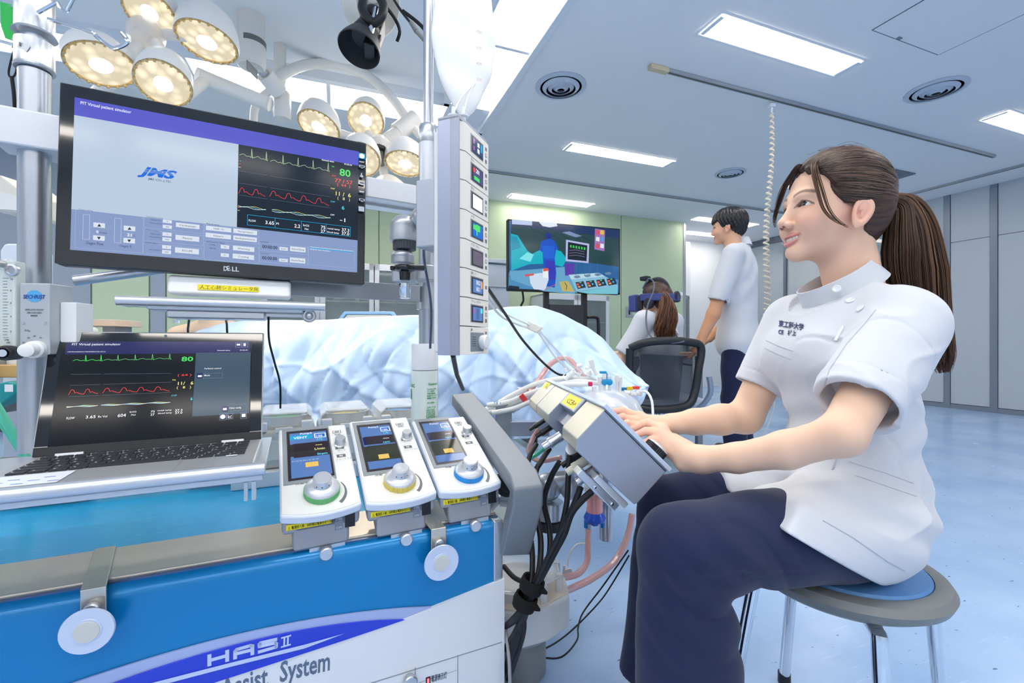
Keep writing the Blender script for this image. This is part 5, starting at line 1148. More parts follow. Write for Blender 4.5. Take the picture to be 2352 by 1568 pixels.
prof=[(470,752,2.05,.70),(520,742,2.0,.62),(560,738,1.98,.60),(640,736,1.95,.50),(700,738,1.95,.45),(760,735,1.95,.45),(850,728,1.95,.45),(950,724,1.95,.45),(1060,722,1.95,.45),(1120,714,1.95,.44),(1165,706,1.95,.44),(1232,703,1.95,.44),(1290,722,1.93,.44),(1350,752,1.9,.46),(1385,778,1.88,.50),(1410,808,1.86,.54),(1432,838,1.84,.58),(1450,860,1.82,.63)]
sheet('surgical_drape',prof,'pale blue surgical drape with soft creases covering the patient table behind the machine',1.8)
tt=T('operating_table','operating table hidden under the pale blue drape','operating table',Fr(V(-.3,2.05,0),8))
O('table_top',MB().box(-.9,-.12,.55,.55,.12,.64),mat('table_pad','#3b4250',.5),tt,bevel=.02); O('pedestal',MB().box(-.35,-.16,.06,.1,.16,.62),M_ST,tt,bevel=.01); O('foot',MB().box(-.5,-.26,0,.3,.26,.07),M_ST,tt,bevel=.01)
# mannequin head/ shoulder glimpsed at the left end of the drape
mo=P(500,745,2.08)
mf=lambda p: smin(smin(elp(p,(0,0,-.02),(.09,.075,.055)),cap(p,V(-.06,0,-.03),V(-.17,0,-.06),.05,.055),.04),elp(p,(-.015,-.06,.03),(.03,.02,.02)),.03)
sdf_obj('training_manikin',mf,(-.26,-.12,-.14),(.12,.1,.1),.006,mat('manikin_skin','#efcfae',.5),fr=Fr(mo),label='beige training manikin\'s face showing above the laptop at the drape\'s left end',cat='manikin')
mc=P(770,722,2.35)
t=T('side_rail','cream bed rail with a pale blue edge behind the drape','rail',Fr(mc))
O('rail_panel',MB().prism([(.0,-.05),(.05,.015),(.30,.015),(.345,-.05),(.33,-.05),(.29,.0),(.06,.0),(.02,-.05)],-.015,.015,ax=1),mat('rail_blue','#9cc7ea',.4),t,bevel=.004)
O('rail_insert',MB().prism([(.02,-.05),(.065,-.003),(.285,-.003),(.325,-.05)],-.008,.008,ax=1),mat('rail_cream','#e8dfd2',.4),t)
O('rail_post',MB().box(.08,-.02,-.9+.0,.11,.02,-.04).box(.24,-.02,-.9,.27,.02,-.04),M_ST,t)
# ================================================================ television on stand
FT=Fr((.436,3.649,1.466),B=mkB(V(.95,.312,-.0),V(0,0,1)))
tv=T('television','large flat television showing a computer-generated operating room','television',FT); w,h=.985,.55
O('casing',MB().box(-w/2,-h/2,-.05,w/2,h/2,-.004),mat('tv_back','#1a1b1f',.4),tv,bevel=.006); O('bezel',MB().box(-w/2,-h/2,-.006,w/2,h/2,0),mat('tv_bezel','#0c0d10',.25),tv,bevel=.003)
s=Scr(FT,1100,420,.36998)   # crop of the photo region
E_=lambda n,c,e=.50:em('tv_'+n,c,e)
s.lrect(-w/2+.012,-h/2+.016,w/2-.012,h/2-.012,E_('base','#2f6aa6',.45))
z9=lambda pts,mt:s.poly(pts,mt)
def L9(n,c,pts,e=.50): s.poly(pts[::-1],E_(n,c,e))
L9('wall','#2b4a4e',[(200,225),(872,292),(866,520),(500,470),(196,430)])
L9('ceil','#243a66',[(200,225),(872,292),(868,345),(520,300),(200,262)])
for i in range(5): s.line([(230+i*60,232+i*7),(420+i*70,330+i*8)],.004,E_('beam','#1c2c52')); s.line([(210,250+i*9),(700,270+i*17)],.0025,E_('beam','#1c2c52'))
L9('pal','#b9c8ee',[(205,226),(330,238),(330,264),(205,256)]); L9('lampw','#dfeaf8',[(370,240),(480,248),(488,268),(440,276),(395,268)]); L9('lampg','#7d92b8',[(515,308),(560,300),(640,330),(600,338)])
L9('floor','#4f8fc0',[(185,560),(196,540),(866,600),(862,690),(182,652)]); L9('floor2','#6aa9cf',[(190,548),(540,520),(600,690),(400,672),(200,600)])
L9('drape','#16b4c8',[(198,315),(240,325),(300,420),(330,440),(420,395),(510,425),(545,470),(520,520),(430,500),(310,505),(200,545)]); L9('drape2','#7fe8ee',[(300,430),(340,445),(320,490),(250,470)]); L9('drape3','#0f94b4',[(200,330),(235,335),(262,400),(205,420)])
L9('gown','#1f55c8',[(418,350),(445,345),(470,360),(495,410),(478,415),(470,470),(480,560),(470,650),(410,640),(400,520),(395,430),(375,418),(385,365)]); L9('cap','#1c2f8e',[(415,318),(430,306),(448,316),(450,345),(416,345)]); L9('gown2','#3a3fb4',[(415,480),(470,485),(474,600),(412,600)]); L9('gownside','#5b3fae',[(530,500),(590,500),(590,575),(535,575)]); L9('gownb','#2266d8',[(395,390),(468,392),(470,470),(400,468)])
L9('frame','#b9bfe8',[(540,352),(684,378),(680,498),(538,486)]); L9('scr','#1d2634',[(552,366),(672,388),(668,486),(550,474)]); 
for i in range(6): L9('grn','#3bd04f',[(565+i*17,384+i*3),(575+i*17,386+i*3),(575+i*17,402+i*3),(565+i*17,400+i*3)])
for i in range(3): s.line([(560,420+i*16),(600,416+i*16),(655,428+i*15)],.002,E_('trc','#b9a8d8'))
L9('pan','#a478b8',[(720,284),(782,294),(778,424),(716,412)]); 
for i,(c) in enumerate(('#e0506a','#e8c24a','#e8eef8','#58a0e8','#e0506a','#e8eef8')): L9('b%d'%i,c,[(726+(i%2)*27,292+(i//2)*42),(748+(i%2)*27,296+(i//2)*42),(747+(i%2)*27,322+(i//2)*42),(725+(i%2)*27,318+(i//2)*42)])
L9('cart','#d4e2f6',[(312,570),(372,560),(430,556),(432,600),(410,665),(340,660),(318,620)]); L9('cart2','#eef4fa',[(395,535),(430,538),(430,590),(398,588)]); L9('red','#e0624e',[(396,530),(430,530),(434,545),(400,550)]); L9('red2','#d85a60',[(285,568),(340,562),(340,574),(285,582)]); s.line([(480,628),(410,660),(405,672)],.004,E_('red','#e0624e'))
L9('mach','#8cc0dc',[(556,570),(745,558),(856,622),(862,640),(590,676)]); L9('mach2','#b9dcec',[(556,570),(745,558),(780,580),(572,600)]); L9('mach3','#5aa8c4',[(556,570),(590,676),(610,686),(572,600)]); L9('mach4','#79c6d6',[(612,676),(862,640),(860,690),(680,688)])
for i in range(4):
    x=598+i*64; y=617-i*7; L9('pd','#27354e',[(x,y),(x+50,y-7),(x+66,y+32),(x+14,y+42)])
    L9('pr','#e8604a',[(x+6,y+8),(x+20,y+6),(x+24,y+18),(x+10,y+20)]); L9('pb','#4ac0f0',[(x+36,y+14),(x+46,y+13),(x+49,y+22),(x+39,y+24)]); L9('pg','#5ad060',[(x+24,y-1),(x+36,y-3),(x+37,y+4),(x+26,y+6)]); L9('po','#f0a040',[(x+14,y+24),(x+30,y+22),(x+32,y+32),(x+18,y+34)])
    L9('ring','#6f8ba8',[(x-10,y-38),(x+20,y-44),(x+34,y-32),(x+12,y-24),(x-6,y-28)])
L9('folder','#c4b46a',[(498,614),(552,608),(592,676),(516,672)]); s.line([(532,620),(545,640),(540,662)],.006,E_('ink','#3a4a4a')); 
for x in (602,655,690,735): s.line([(x,500),(x-2,575)],.004,E_('pole','#4f6f96'))
L9('bar','#1c2c40',[(184,636),(250,643),(248,660),(182,655)])
O('display_content',s.mb,parent=tv,smooth=0)
s=Scr(FT,1100,420,.37); s.rect(828,696,858,702,M_AL); O('maker_badge',s.mb,parent=tv,smooth=0)
st=T('television_stand','black wheeled television stand with a push handle','stand',Fr((.436-.0,3.72,0),18.2))
for x in(-.17,.17): O('column',MB().box(x-.02,-.02,.1,x+.02,.02,1.55),mat('stand_black','#23262b',.4),st,bevel=.003)
O('shelf_box',MB().box(-.15,-.03,.75,.15,.03,1.10),mat('stand_box','#33373e',.4),st,bevel=.006); O('cable_hole',MB().lathe((.03,-.031,.97),(0,-1,0),[(0,0),(.028,0),(.026,.002),(0,.002)],20),M_BK,st)
O('push_bar',MB().tube(bez([(.19,-.02,1.0),(.26,-.03,1.0),(.285,-.03,.96),(.285,-.03,.72)],6),.014,12),M_BK,st)
O('base',MB().box(-.42,-.3,.05,-.36,.3,.1).box(.36,-.3,.05,.42,.3,.1).box(-.42,-.03,.06,.42,.03,.1),M_BK,st,bevel=.004)
for x in(-.39,.39):
    for y in(-.27,.27): O('castor',MB().cyl((x-.012,y,.03),(x+.012,y,.03),.03,n=18),M_BK,st)
t0=P(1200,668,3.5); O('television_cable',MB().tube(bez([P(1200,668,3.6)-t0,P(1202,690,3.6)-t0,P(1196,706,3.62)-t0,P(1190,760,3.65)-t0],6),.008,8),M_CB,fr=Fr(t0),label='black cable hanging from the left underside of the television',cat='cable')
# ================================================================ perfusion console held by the seated woman
CO=P(1393,926,.80); e1=nrm(V(-.11,.994,0)); dx_=V(.716,0,-.698)
KF=Fr(CO,B=mkB(nrm(dx_-e1*np.dot(dx_,e1)),e1))
kc=T('pump_console','row of grey control boxes with cables underneath, operated by the seated woman','control console',KF)
M_KS=mat('console_side','#98a1b3',.38,.25); M_KT=mat('console_top','#c4c1b2',.33,.4); M_KP=mat('console_plate','#c7d3e6',.3,.1)
KL=.171
def kbox(y0,y1,x0=.006,x1=KL-.004,dp=.097,top=True):
    ch=.016
    prof=[(x0,-.008),(x0,-dp+ch),(x0+ch*.9,-dp),(x1-.002,-dp+.004),(x1,-dp+.012),(x1,-.008)]
    m=MB(); n=len(prof)
    for y in (y0,y1): m.v+= [(a,y,b) for a,b in prof]
    m.m(M_KS); fs=[tuple(range(n)),tuple(range(2*n-1,n-1,-1))]; m.f+=fs; m.mi+=[0,0]
    m.m(M_KT)
    for i in range(n):
        j=(i+1)%n; m.f.append((j,i,n+i,n+j)); m.mi.append(1 if i in(0,1) else 0)
    return m
O('box',kbox(.003,.119),parent=kc,bevel=.0025,label='nearest box'); O('box',kbox(.27,.432),parent=kc,bevel=.0025); O('box',kbox(.438,.565),parent=kc,bevel=.0025)
O('grip_recess',MB().box(.03,.119,-.075,KL-.01,.27,-.008),M_KS,kc); O('grip_hood',MB().prism([(.004,-.006),(.004,-.045),(.03,-.045),(.045,-.006)][::-1],.128,.262,ax=1),M_KS,kc,bevel=.003)
for i,(a,b) in enumerate(((0,.122),(.1235,.266),(.2675,.433),(.4345,.568))): O('front_plate',MB().box(0,a,-.0085,KL,b,0),M_KP,kc,bevel=.0018)
for (a,b) in ((.14,.25),(.50,.56)):
    m=MB().m(mat('label_yellow','#f0df1e',.5)).add([(.0038,a,-.040),(.0038,b,-.040),(.0038,b,-.012),(.0038,a,-.012)] if a<.3 else [(.0052,a-.012,-.030),(.0052,b-.012,-.030),(.0052,b-.012,-.009),(.0052,a-.012,-.009)],[(3,2,1,0)])
    q='ヘモコン' if a<.3 else '入力'; n0=len(m.v); m.m(yi if False else mat('label_ink','#3b3208',.6)).text(q,0,0,0,.016,'L',.02)
    m.v[n0:]=[((.0034 if a<.3 else .0048),a+.008+u*1.2,-.034+v) if a<.3 else (.0048,a-.008+u*.8,-.026+v) for u,v,w in m.v[n0:]]
    O('name_label',m,parent=kc,smooth=0,label='yellow handwritten label')
O('side_seam',MB().box(.0075,.0022,-.012,KL-.006,.0032,-.0105),mat('seam_black','#1c1f26',.6),kc)
def dial(x,y,r=.0215):
    rb=[((r if i%2 else r*.95)*math.cos(R_(i*5))+x,(r if i%2 else r*.95)*math.sin(R_(i*5))+y) for i in range(72)]
    O('dial_ring',MB().prism(rb,.001,.013),mat('dial_black','#17191d',.45),kc); O('dial',MB().lathe((x,y,.013),(0,0,1),[(r*.95,0),(r*.9,.003),(r*.6,.006),(0,.0065)],32),mat('dial_silver','#cdd0d6',.3,.45),kc)
dial(.137,.030); 
for y in (.20,.36,.50): dial(.134,y,.022)
for i,y in enumerate((.035,.09,.17,.23,.32,.39)): O('button',MB().lathe((.05,y,0),(0,0,1),[(.006,0),(.0065,.001),(.005,.003),(0,.003)],16),M_WP,kc)
for a,b in ((.02,.10),(.145,.245),(.29,.41),(.455,.55)): O('screen',MB().box(.012,a,0,.075,b,.0012) if False else MB().box(.012,a+.0,.0,.040,b,.0012),s_lcd,kc)
# mounting bracket under the nearest box
O('mount_bracket',MB().box(.085,.02,-.112,.165,.075,-.099),mat('bracket_white','#dfe4ea',.3,.4),kc,bevel=.002)
O('mount_rail',MB().box(.06,.03,-.128,.160,.085,-.112),M_AL,kc,bevel=.003)
for x in (.100,.145): O('bolt',MB().lathe((x,.029,-.120),(0,-1,0),[(.003,0),(.003,.002),(0,.003)],12),M_CH,kc)
cn=[(.022,.32,.0055,M_BK),(.040,.30,.007,M_BK),(.055,.24,.007,M_BK),(.030,.16,.0105,M_ST),(.078,.14,.008,M_BK),(.095,.065,.0105,M_ST),(.070,.07,.009,mat('plug_beige','#c9c5b4',.4))]
for x,y,r,mt in cn: O('connector',MB().lathe((x,y,-.095),(-.25,0,-1),[(r,0),(r,.020),(r*1.08,.022),(r*1.08,.030),(r*.8,.031),(r*.75,.045),(0,.045)],20),mt,kc)
# ball-jointed support arm below the console and clamp pieces
o=P(1268,1140,1.12); q=lambda x,y,Y=1.12:P(x,y,Y)-o
t=T('jointed_support','silver ball-jointed arm carrying the grey console, beside the grey handle','support arm',Fr(o))
O('upper_ball',MB().ell(q(1258,1118),(.034,.034,.034)),M_JN,t); O('side_ball',MB().ell(q(1310,1115),(.030,.032,.034)),M_JN,t); O('joint_neck',MB().cyl(q(1262,1105),q(1310,1100),.022,n=20),M_JN,t)
O('joint_cup',MB().lathe(q(1262,1150),(0,0,-1),[(.033,0),(.034,.003),(.034,.040),(.028,.045),(0,.045)],30),M_AL,t)
rb=[((.031 if i%3 else .029)*math.cos(R_(i*5))+q(1262,1)[0],(.031 if i%3 else .029)*math.sin(R_(i*5))) for i in range(72)]
zc=q(1262,1193)[2]; O('grip_ring',MB().prism(rb,zc-.022,zc),mat('grip_dark2','#2b2f35',.5),t)
O('lower_arm',MB().cyl(q(1150,1135),q(1190,1140),.028,n=20).cyl(q(1190,1140),q(1262,1160),.018,n=16),M_AL,t)
O('black_knob',MB().lathe(q(1165,1108,1.08),(.1,-1,0),[(.03,0),(.032,.004),(.030,.014),(.018,.016),(.016,.012),(0,.012)],28),mat('knob_dark','#33363b',.4),t)
O('upright',MB().cyl(q(1310,1100),KF.w(.08,.2,-.10)-o,.014,n=14),M_AL,t); O('foot_link',MB().cyl(q(1150,1135),q(1150,1135)+V(-.05,.02,-.06),.014,n=14),M_AL,t)
o=P(1190,960,1.42); q=lambda x,y,Y=1.42:P(x,y,Y)-o
t=T('tube_rack_arm','grey horizontal bar and clamp block between the handle and the console','bar',Fr(o))
O('clamp_block',MB().box(*q(1138,1010),*(q(1176,925)+V(0,.06,0))),mat('clamp_grey','#a9b0bb',.4,.3),t,bevel=.006)
O('bar',MB().box(*q(1172,1002),*(q(1262,968)+V(0,.03,0))),mat('bar_grey','#aeb9cf',.35,.4),t,bevel=.003)
O('wing_bolt',MB().cyl(q(1176,945),q(1192,935),.008,n=14).lathe(q(1148,926),(0,0,1),[(.022,0),(.02,.006),(0,.008)],20),M_CH,t)
O('side_post',MB().cyl(q(1112,960),q(1112,1085),.030,n=24),mat('post_green_grey','#8d968f',.3,.5),t)
O('label_bracket',MB().box(*q(1188,930,1.5),*(q(1235,890,1.5)+V(0,.02,0))),M_AL,t,bevel=.002)
# ---------------------------------------------------------------- cable bundle
Yc=.93
def cab(name,pts,r,label,mt=M_CB,cat='cable',group=None,n=8,k=10):
    pts=[(P(*p) if len(p)==3 and abs(p[0])>5 else V(*p)) for p in pts]; t0=pts[0]
    return O(name,MB().tube(bez([p-t0 for p in pts],n),r,k),mt,fr=Fr(t0),label=label,cat=cat,group=group)
G='thick black console cables in the bundle'
cab('console_cable',[(1232,1020,1.08),(1215,1052,1.04),(1213,1100,1.0),(1214,1200,.96),(1222,1262,.93),(1222,1320,.91),(1215,1352,.90),(1196,1400,.90),(1168,1432,.92),(1150,1450,.96)],.0058,'black cable hanging down behind the grey handle into the velcro strap, leftmost of the bundle',group=G)
cab('console_cable',[(1262,1030,1.05),(1244,1058,1.02),(1230,1090,1.0),(1232,1180,.98),(1242,1240,.94),(1238,1310,.91),(1222,1352,.895),(1205,1400,.90),(1185,1450,.90),(1160,1490,.93)],.0062,'black cable second from left in the bundle behind the handle corner',group=G)
cab('console_cable',[(1286,1060,.95),(1266,1095,.96),(1250,1150,.97),(1262,1215,.95),(1262,1270,.93),(1245,1320,.91),(1225,1350,.90),(1212,1395,.895),(1188,1470,.90),(1165,1540,.93)],.0060,'black cable curving out from the steel connector toward the bundle',group=G)
cab('console_cable',[(1308,1045,.92),(1305,1100,.91),(1301,1160,.90),(1285,1225,.90),(1258,1285,.89),(1236,1330,.885),(1220,1365,.885),(1204,1410,.89),(1200,1460,.90),(1168,1560,.93)],.0058,'straight black cable dropping from beneath the middle of the console',group=G)
cab('console_cable',[(1334,1118,.88),(1318,1160,.88),(1292,1215,.88),(1262,1275,.88),(1240,1322,.878),(1222,1362,.88),(1206,1405,.885),(1190,1450,.90),(1172,1500,.91),(1155,1560,.95)],.0062,'black cable with ribbed plug sleeve leading down-left from the console',group=G)
cab('console_cable',[(1360,1128,.87),(1335,1150,.872),(1312,1180,.876),(1296,1225,.88),(1275,1265,.882),(1250,1312,.88),(1228,1352,.88),(1212,1390,.885),(1180,1425,.90),(1155,1440,.95)],.0066,'thickest black cable from the round steel connector, rightmost of the bundle',group=G)
cab('console_cable',[(1157,1300,.97),(1180,1325,.93),(1205,1338,.91),(1222,1350,.90)],.0050,'black cable coming from behind the cart\'s corner post to the velcro strap',group=G)
for (x,y,lab) in ((1222,1342,'upper black velcro strap tied round the cable bundle'),(1206,1380,'lower black velcro strap tied round the cable bundle')):
    c=P(x,y,.89); t=T('velcro_strap',lab,'strap',Fr(c),group='velcro straps on the cable bundle')
    m=MB().lathe((0,0,0),nrm(V(.35,-.05,1)),[(.0185,-.012),(.0225,-.012),(.0245,0),(.0225,.012),(.0185,.012),(.0185,-.012)],26); O('loop',m,mat('velcro','#0b0b0d',.9,bump=.4,bscale=300),t)
    O('tail',MB().bar((.014,-.014,-.003),(.026,-.008,-.008),.006,.018,up=(0,-1,0)),mat('velcro','#0b0b0d',.9),t,bevel=.002)
cab('thin_cable',[(1116,655,.99),(1160,720,1.15),(1200,780,1.3),(1245,830,1.4),(1280,858,1.45),(1306,862,1.47)],.0036,'thin black cable curving over the drape from the display tower')
cab('floor_cable',[(1443,1263,1.28),(1385,1345,1.3),(1340,1405,1.28),(1328,1440,1.22),(1325,1470,1.16),(1290,1508,1.11),(1240,1508,1.10),(1185,1490,1.12)],.0022,'thin black wire arching above the blue floor, upper of two')
cab('floor_cable',[(1445,1275,1.28),(1400,1350,1.3),(1370,1390,1.28),(1310,1450,1.22),(1260,1485,1.15),(1215,1497,1.11),(1165,1500,1.12)],.0022,'thin black wire arching above the blue floor, lower of two')
cab('grey_cable',[(1158,1420,.95),(1160,1440,.93),(1168,1500,.90),(1171,1560,.88),(1170,1640,.88)],.0035,'thin grey cable hanging down the cart\'s right edge',mt=mat('cable_grey','#8b8f96',.4))
# ---------------------------------------------------------------- pedestal centrifugal pump beside the cart
pc=V(.022,1.10,0); t=T('pedestal_pump','white roller pump under a clear hinged lid on a grey pedestal, right of the cart','roller pump',Fr(pc))
O('pedestal',MB().lathe((0,0,0),(0,0,1),[(.052,.0),(.060,.012),(.060,.09),(.058,.095),(.058,.13),(0,.13)],40),mat('pedestal_grey','#8c8f91',.35),t)
O('clear_collar',MB().lathe((0,0,.096),(0,0,1),[(.0585,0),(.063,.003),(.063,.030),(.0585,.034)],36),glass('collar_clear','#dfe8f4',.35),t)
hp_=[(-.09,-.09),(.0,-.105),(.06,-.08),(.114,-.03),(.114,.06),(.03,.10),(-.09,.08)]
O('housing',MB().prism(hp_,.125,.205),mat('pump_white','#e2e5e6',.3),t,bevel=.010,seg=3)
O('race_plate',MB().prism([(a*.93,b*.93) for a,b in hp_],.204,.209),mat('race_cream','#e9dccb',.4),t,bevel=.002)
O('race_wall',MB().lathe((-.01,0,.208),(0,0,1),[(.076,0),(.078,.022),(.070,.024),(.068,.002)],40),mat('pump_white','#e2e5e6',.3),t)
O('rotor',MB().lathe((-.01,0,.209),(0,0,1),[(.055,0),(.055,.014),(.05,.02),(.012,.022),(.010,.028),(0,.028)],36),mat('rotor_cream','#e6e1d8',.35),t)
for a in (20,200): O('roller',MB().cyl((-.01+.052*math.cos(R_(a)),.052*math.sin(R_(a)),.21),(-.01+.052*math.cos(R_(a)),.052*math.sin(R_(a)),.236),.013,n=20),mat('roller_pink','#e3a79b',.35),t)
O('clear_lid',MB().prism([(a*.9-.012,b*.9) for a,b in hp_],.243,.248),M_CLR,t,bevel=.002)
O('lid_rim',MB().tube([(a*.9-.012,b*.9,.246) for a,b in hp_]+[(hp_[0][0]*.9-.012,hp_[0][1]*.9,.246)],.0022,6),glass('rim_clear','#eef2f6',.6),t)
for a in ((.09,-.02),(.09,.04),(.05,-.065)): O('hinge_block',MB().box(a[0]-.008,a[1]-.008,.207,a[0]+.008,a[1]+.008,.250),glass('hinge_clear','#e4e9ee',.55),t,bevel=.002)
# ---------------------------------------------------------------- reservoir, oxygenator, tubes
rc=P(1392,935,1.38); t=T('blood_reservoir','clear domed blood reservoir with coloured caps behind the grey console','reservoir',Fr(rc))
M_RV=glass('reservoir_clear','#eef2f8',.22,.08,.9); r=.115
O('dome',MB().lathe((0,0,-.02),(0,0,1),[(r,-.13),(r,-.02),(r*1.03,-.015),(r*1.03,.0),(r*.95,.012),(r*.8,.045),(r*.55,.065),(r*.5,.068),(r*.45,.072),(0,.074)],44),M_RV,t)
O('inner_core',MB().lathe((0,0,-.14),(0,0,1),[(.055,0),(.055,.15),(.04,.165),(0,.17)],30),mat('core_white','#eef1f6',.5),t)
O('rim_ring',MB().lathe((0,0,-.03),(0,0,1),[(r*1.02,0),(r*1.06,.004),(r*1.02,.012)],44),glass('rim_clear','#eef2f6',.6),t)
O('stand_tube',MB().cyl((0,0,-.15),(0,0,-.40),.02,n=16),M_ST,t)
def dm(px,py): return P(px,py,1.36)-rc
for px,py,mt,h_ in ((1378,868,M_WP,.030),(1388,861,M_WP,.032),(1400,866,M_WP,.03),(1417,862,M_WP,.026),(1424,866,M_WP,.026),(1365,885,M_WP,.02)):
    c=dm(px,py+14); O('port_cap',MB().cyl(c-V(0,0,.03),c,.0045,n=12).cyl(c,c+V(0,0,h_*.7),.0065,n=8),mt,t)
for a in ((1378,852,1394,858),(1391,856,1396,872)): O('stopcock',MB().box(*dm(a[0],a[3]),*(dm(a[2],a[1])+V(0,.012,0))),mat('cap_blue','#1f9bd8',.35),t,bevel=.002,label='blue stopcock')
for px in (1388,1399): c=dm(px,877); O('blue_knob',MB().lathe(c,(0,-1,0),[(0,-.008),(.0095,-.008),(.0095,.008),(.006,.01),(0,.01)],18),mat('cap_blue','#1f9bd8',.35),t)
for (x0,y0,x1,y1,col,nm_) in ((1426,890,1439,897,'#1478a8','blue'),(1440,888,1454,896,'#e8c92e','yellow'),(1454,887,1469,894,'#ea4b3c','red'),(1352,877,1361,887,'#d8306a','crimson')):
    O('colour_tab',MB().box(*dm(x0,y1),*(dm(x1,y0)+V(0,.01,0))),mat('tab_'+nm_,col,.4),t,bevel=.001,label=nm_+' tab')
for px,py in ((1455,903),(1468,902),(1440,900)): O('luer_port',MB().cyl(dm(px,py)-V(.01,0,0),dm(px,py)+V(.008,0,-.004),.007,n=12),M_WP,t)
M_TP=mat('pink_tube','#f2c0bb',.18,coat=.5); M_TC=mat('pale_tube','#eef0ee',.2,coat=.4); 
M_TP.node_tree.nodes['Principled BSDF'].inputs['Transmission Weight'].default_value=.35
GT='clear white perfusion tubes'
cab('white_tube',[(1466,900,1.36),(1485,900,1.34),(1497,920,1.32),(1500,955,1.3)],.0038,'short white tube curling down on the right of the reservoir',mt=M_TC,cat='tube')
for i,pts in enumerate(([(1050,948,1.45),(1110,942,1.45),(1180,905,1.42),(1235,880,1.40),(1300,868,1.40),(1370,872,1.40)],[(1060,953,1.42),(1130,945,1.43),(1200,918,1.42),(1262,890,1.40),(1320,876,1.38),(1375,880,1.38)],[(1120,930,1.42),(1170,922,1.40),(1230,898,1.38),(1290,884,1.37),(1350,882,1.36)],[(1130,948,1.38),(1180,938,1.38),(1225,920,1.37),(1280,905,1.35)])):
    cab('perfusion_tube',pts,.0075,['uppermost white tube running from behind the handle to the reservoir','second white tube from the top running to the reservoir','third white tube curving from the handle over the console','lowest white tube passing behind the console'][i],mt=M_TC,cat='tube',group=GT)
cab('pink_tube',[(1215,900,1.40),(1240,868,1.44),(1262,838,1.46),(1290,822,1.46),(1310,828,1.45),(1330,852,1.43),(1345,872,1.40)],.0085,'pink tube looping up over the drape behind the console',mt=M_TP,cat='tube')
cab('pink_tube',[(1352,1215,1.28),(1350,1250,1.27),(1348,1290,1.25),(1330,1315,1.22),(1300,1325,1.18),(1275,1322,1.15)],.0085,'pink tube dropping from the blue oxygenator base into the pedestal pump',mt=M_TP,cat='tube')
cab('pink_tube',[(1452,1180,1.34),(1440,1235,1.33),(1410,1290,1.3),(1360,1328,1.25),(1320,1348,1.2),(1295,1358,1.14)],.0095,'long pink tube sweeping from the seated woman\'s knee to the pedestal pump',mt=M_TP,cat='tube')
cab('sampling_line',[(1345,1248,1.27),(1325,1250,1.26),(1308,1272,1.25),(1303,1300,1.24)],.0022,'fine clear sampling line beside the pink oxygenator tube',mt=M_TC,cat='tube')
o=P(1303,1308,1.24); O('sampling_stopcock',MB().bar((-.012,0,-.006),(.012,0,.0),.007,.010).cyl((-.008,0,.012),(-.010,0,-.012),.004,n=10),M_WP,fr=Fr(o),bevel=.001,label='small white stopcock hanging on the fine sampling line',cat='stopcock')
for i,pts in enumerate(([(1116,668,1.0),(1150,712,1.15),(1185,732,1.25),(1215,745,1.32)],[(1114,680,1.0),(1150,725,1.15),(1190,745,1.25),(1212,752,1.32)])):
    cab('white_lead',pts,.0028,['upper thin white lead from the display tower to the white connector','lower thin white lead from the display tower to the white connector'][i],mt=M_TC,cat='cable')
o=P(1226,752,1.33); O('lead_connector',MB().bar((-.020,0,.009),(.020,0,-.009),.016,.022).bar((.012,-.001,-.003),(.016,-.001,-.009),.018,.026),mat('connector_ivory','#e9e6e0',.4),fr=Fr(o),bevel=.002,label='ivory block connector on the white leads over the drape',cat='connector')
for i,pts in enumerate(([(1238,758,1.34),(1262,785,1.36),(1290,815,1.38),(1320,845,1.39),(1370,872,1.39)],[(1236,762,1.34),(1258,795,1.36),(1280,825,1.38),(1310,850,1.4),(1340,868,1.4)])):
    cab('clear_line',pts,.003,['clear line from the ivory connector to the reservoir, right one','clear line from the ivory connector toward the reservoir, left one'][i],mt=glass('line_clear','#e6ebf0',.5),cat='tube')
o=P(1325,856,1.40); m=MB()
rg=random.Random(4)
for i in range(14): c=V(rg.uniform(-.045,.045),rg.uniform(-.02,.02),rg.uniform(-.02,.025)); m.cyl(c,c+V(rg.uniform(-.02,.02),0,rg.uniform(-.02,.02)),rg.uniform(.005,.009),n=10)
O('manifold',m,mat('manifold_white','#eef2f4',.3),fr=Fr(o),label='cluster of white tube connectors and clamps left of the reservoir',cat='connectors',kind='stuff')
o=P(1357,840,1.40); O('white_clamp',MB().bar((0,0,.018),(.006,0,-.004),.010,.014).cyl((.006,0,-.004),(.018,0,-.028),.005,n=10),M_WP,fr=Fr(o),bevel=.001,label='white clamp standing above the tube connectors',cat='clamp')
o=P(1201,914,1.38); O('red_clip',MB().bar((-.006,0,.010),(.008,0,-.008),.009,.016),mat('clip_red','#dc3b3c',.4),fr=Fr(o),bevel=.001,label='small red clip on the white tubes left of the console',cat='clip')
ob=P(1366,1165,1.3); t=T('oxygenator','pink oxygenator cylinder with a blue base hanging below the console','oxygenator',Fr(ob))
O('cylinder',MB().lathe((0,0,-.015),(0,0,1),[(.022,0),(.0235,.01),(.0215,.02),(.0235,.03),(.0215,.04),(.0235,.05),(.024,.06),(0,.06)],32),mat('oxy_pink','#f0a6a4',.2,coat=.5),t)
O('white_top',MB().lathe((0,0,.045),(0,0,1),[(.028,0),(.030,.003),(.030,.018),(.024,.022),(.020,.10),(0,.10)],32),mat('oxy_white','#f2ece8',.35),t)
O('blue_base',MB().lathe((0,0,-.038),(0,0,1),[(.010,-.012),(.014,-.004),(.030,.002),(.032,.010),(.028,.018),(.024,.026)],32),mat('oxy_blue','#1f55d0',.2,coat=.4),t)
for a in (-.026,.022): O('base_port',MB().cyl((a,-.006,-.036),(a,-.006,-.055),.006,n=12),mat('oxy_blue2','#1a86d8',.25),t)
O('outlet',MB().cyl((-.018,0,-.045),(-.020,0,-.070),.008,n=14),glass('oxy_clear','#cfe0f4',.55),t)
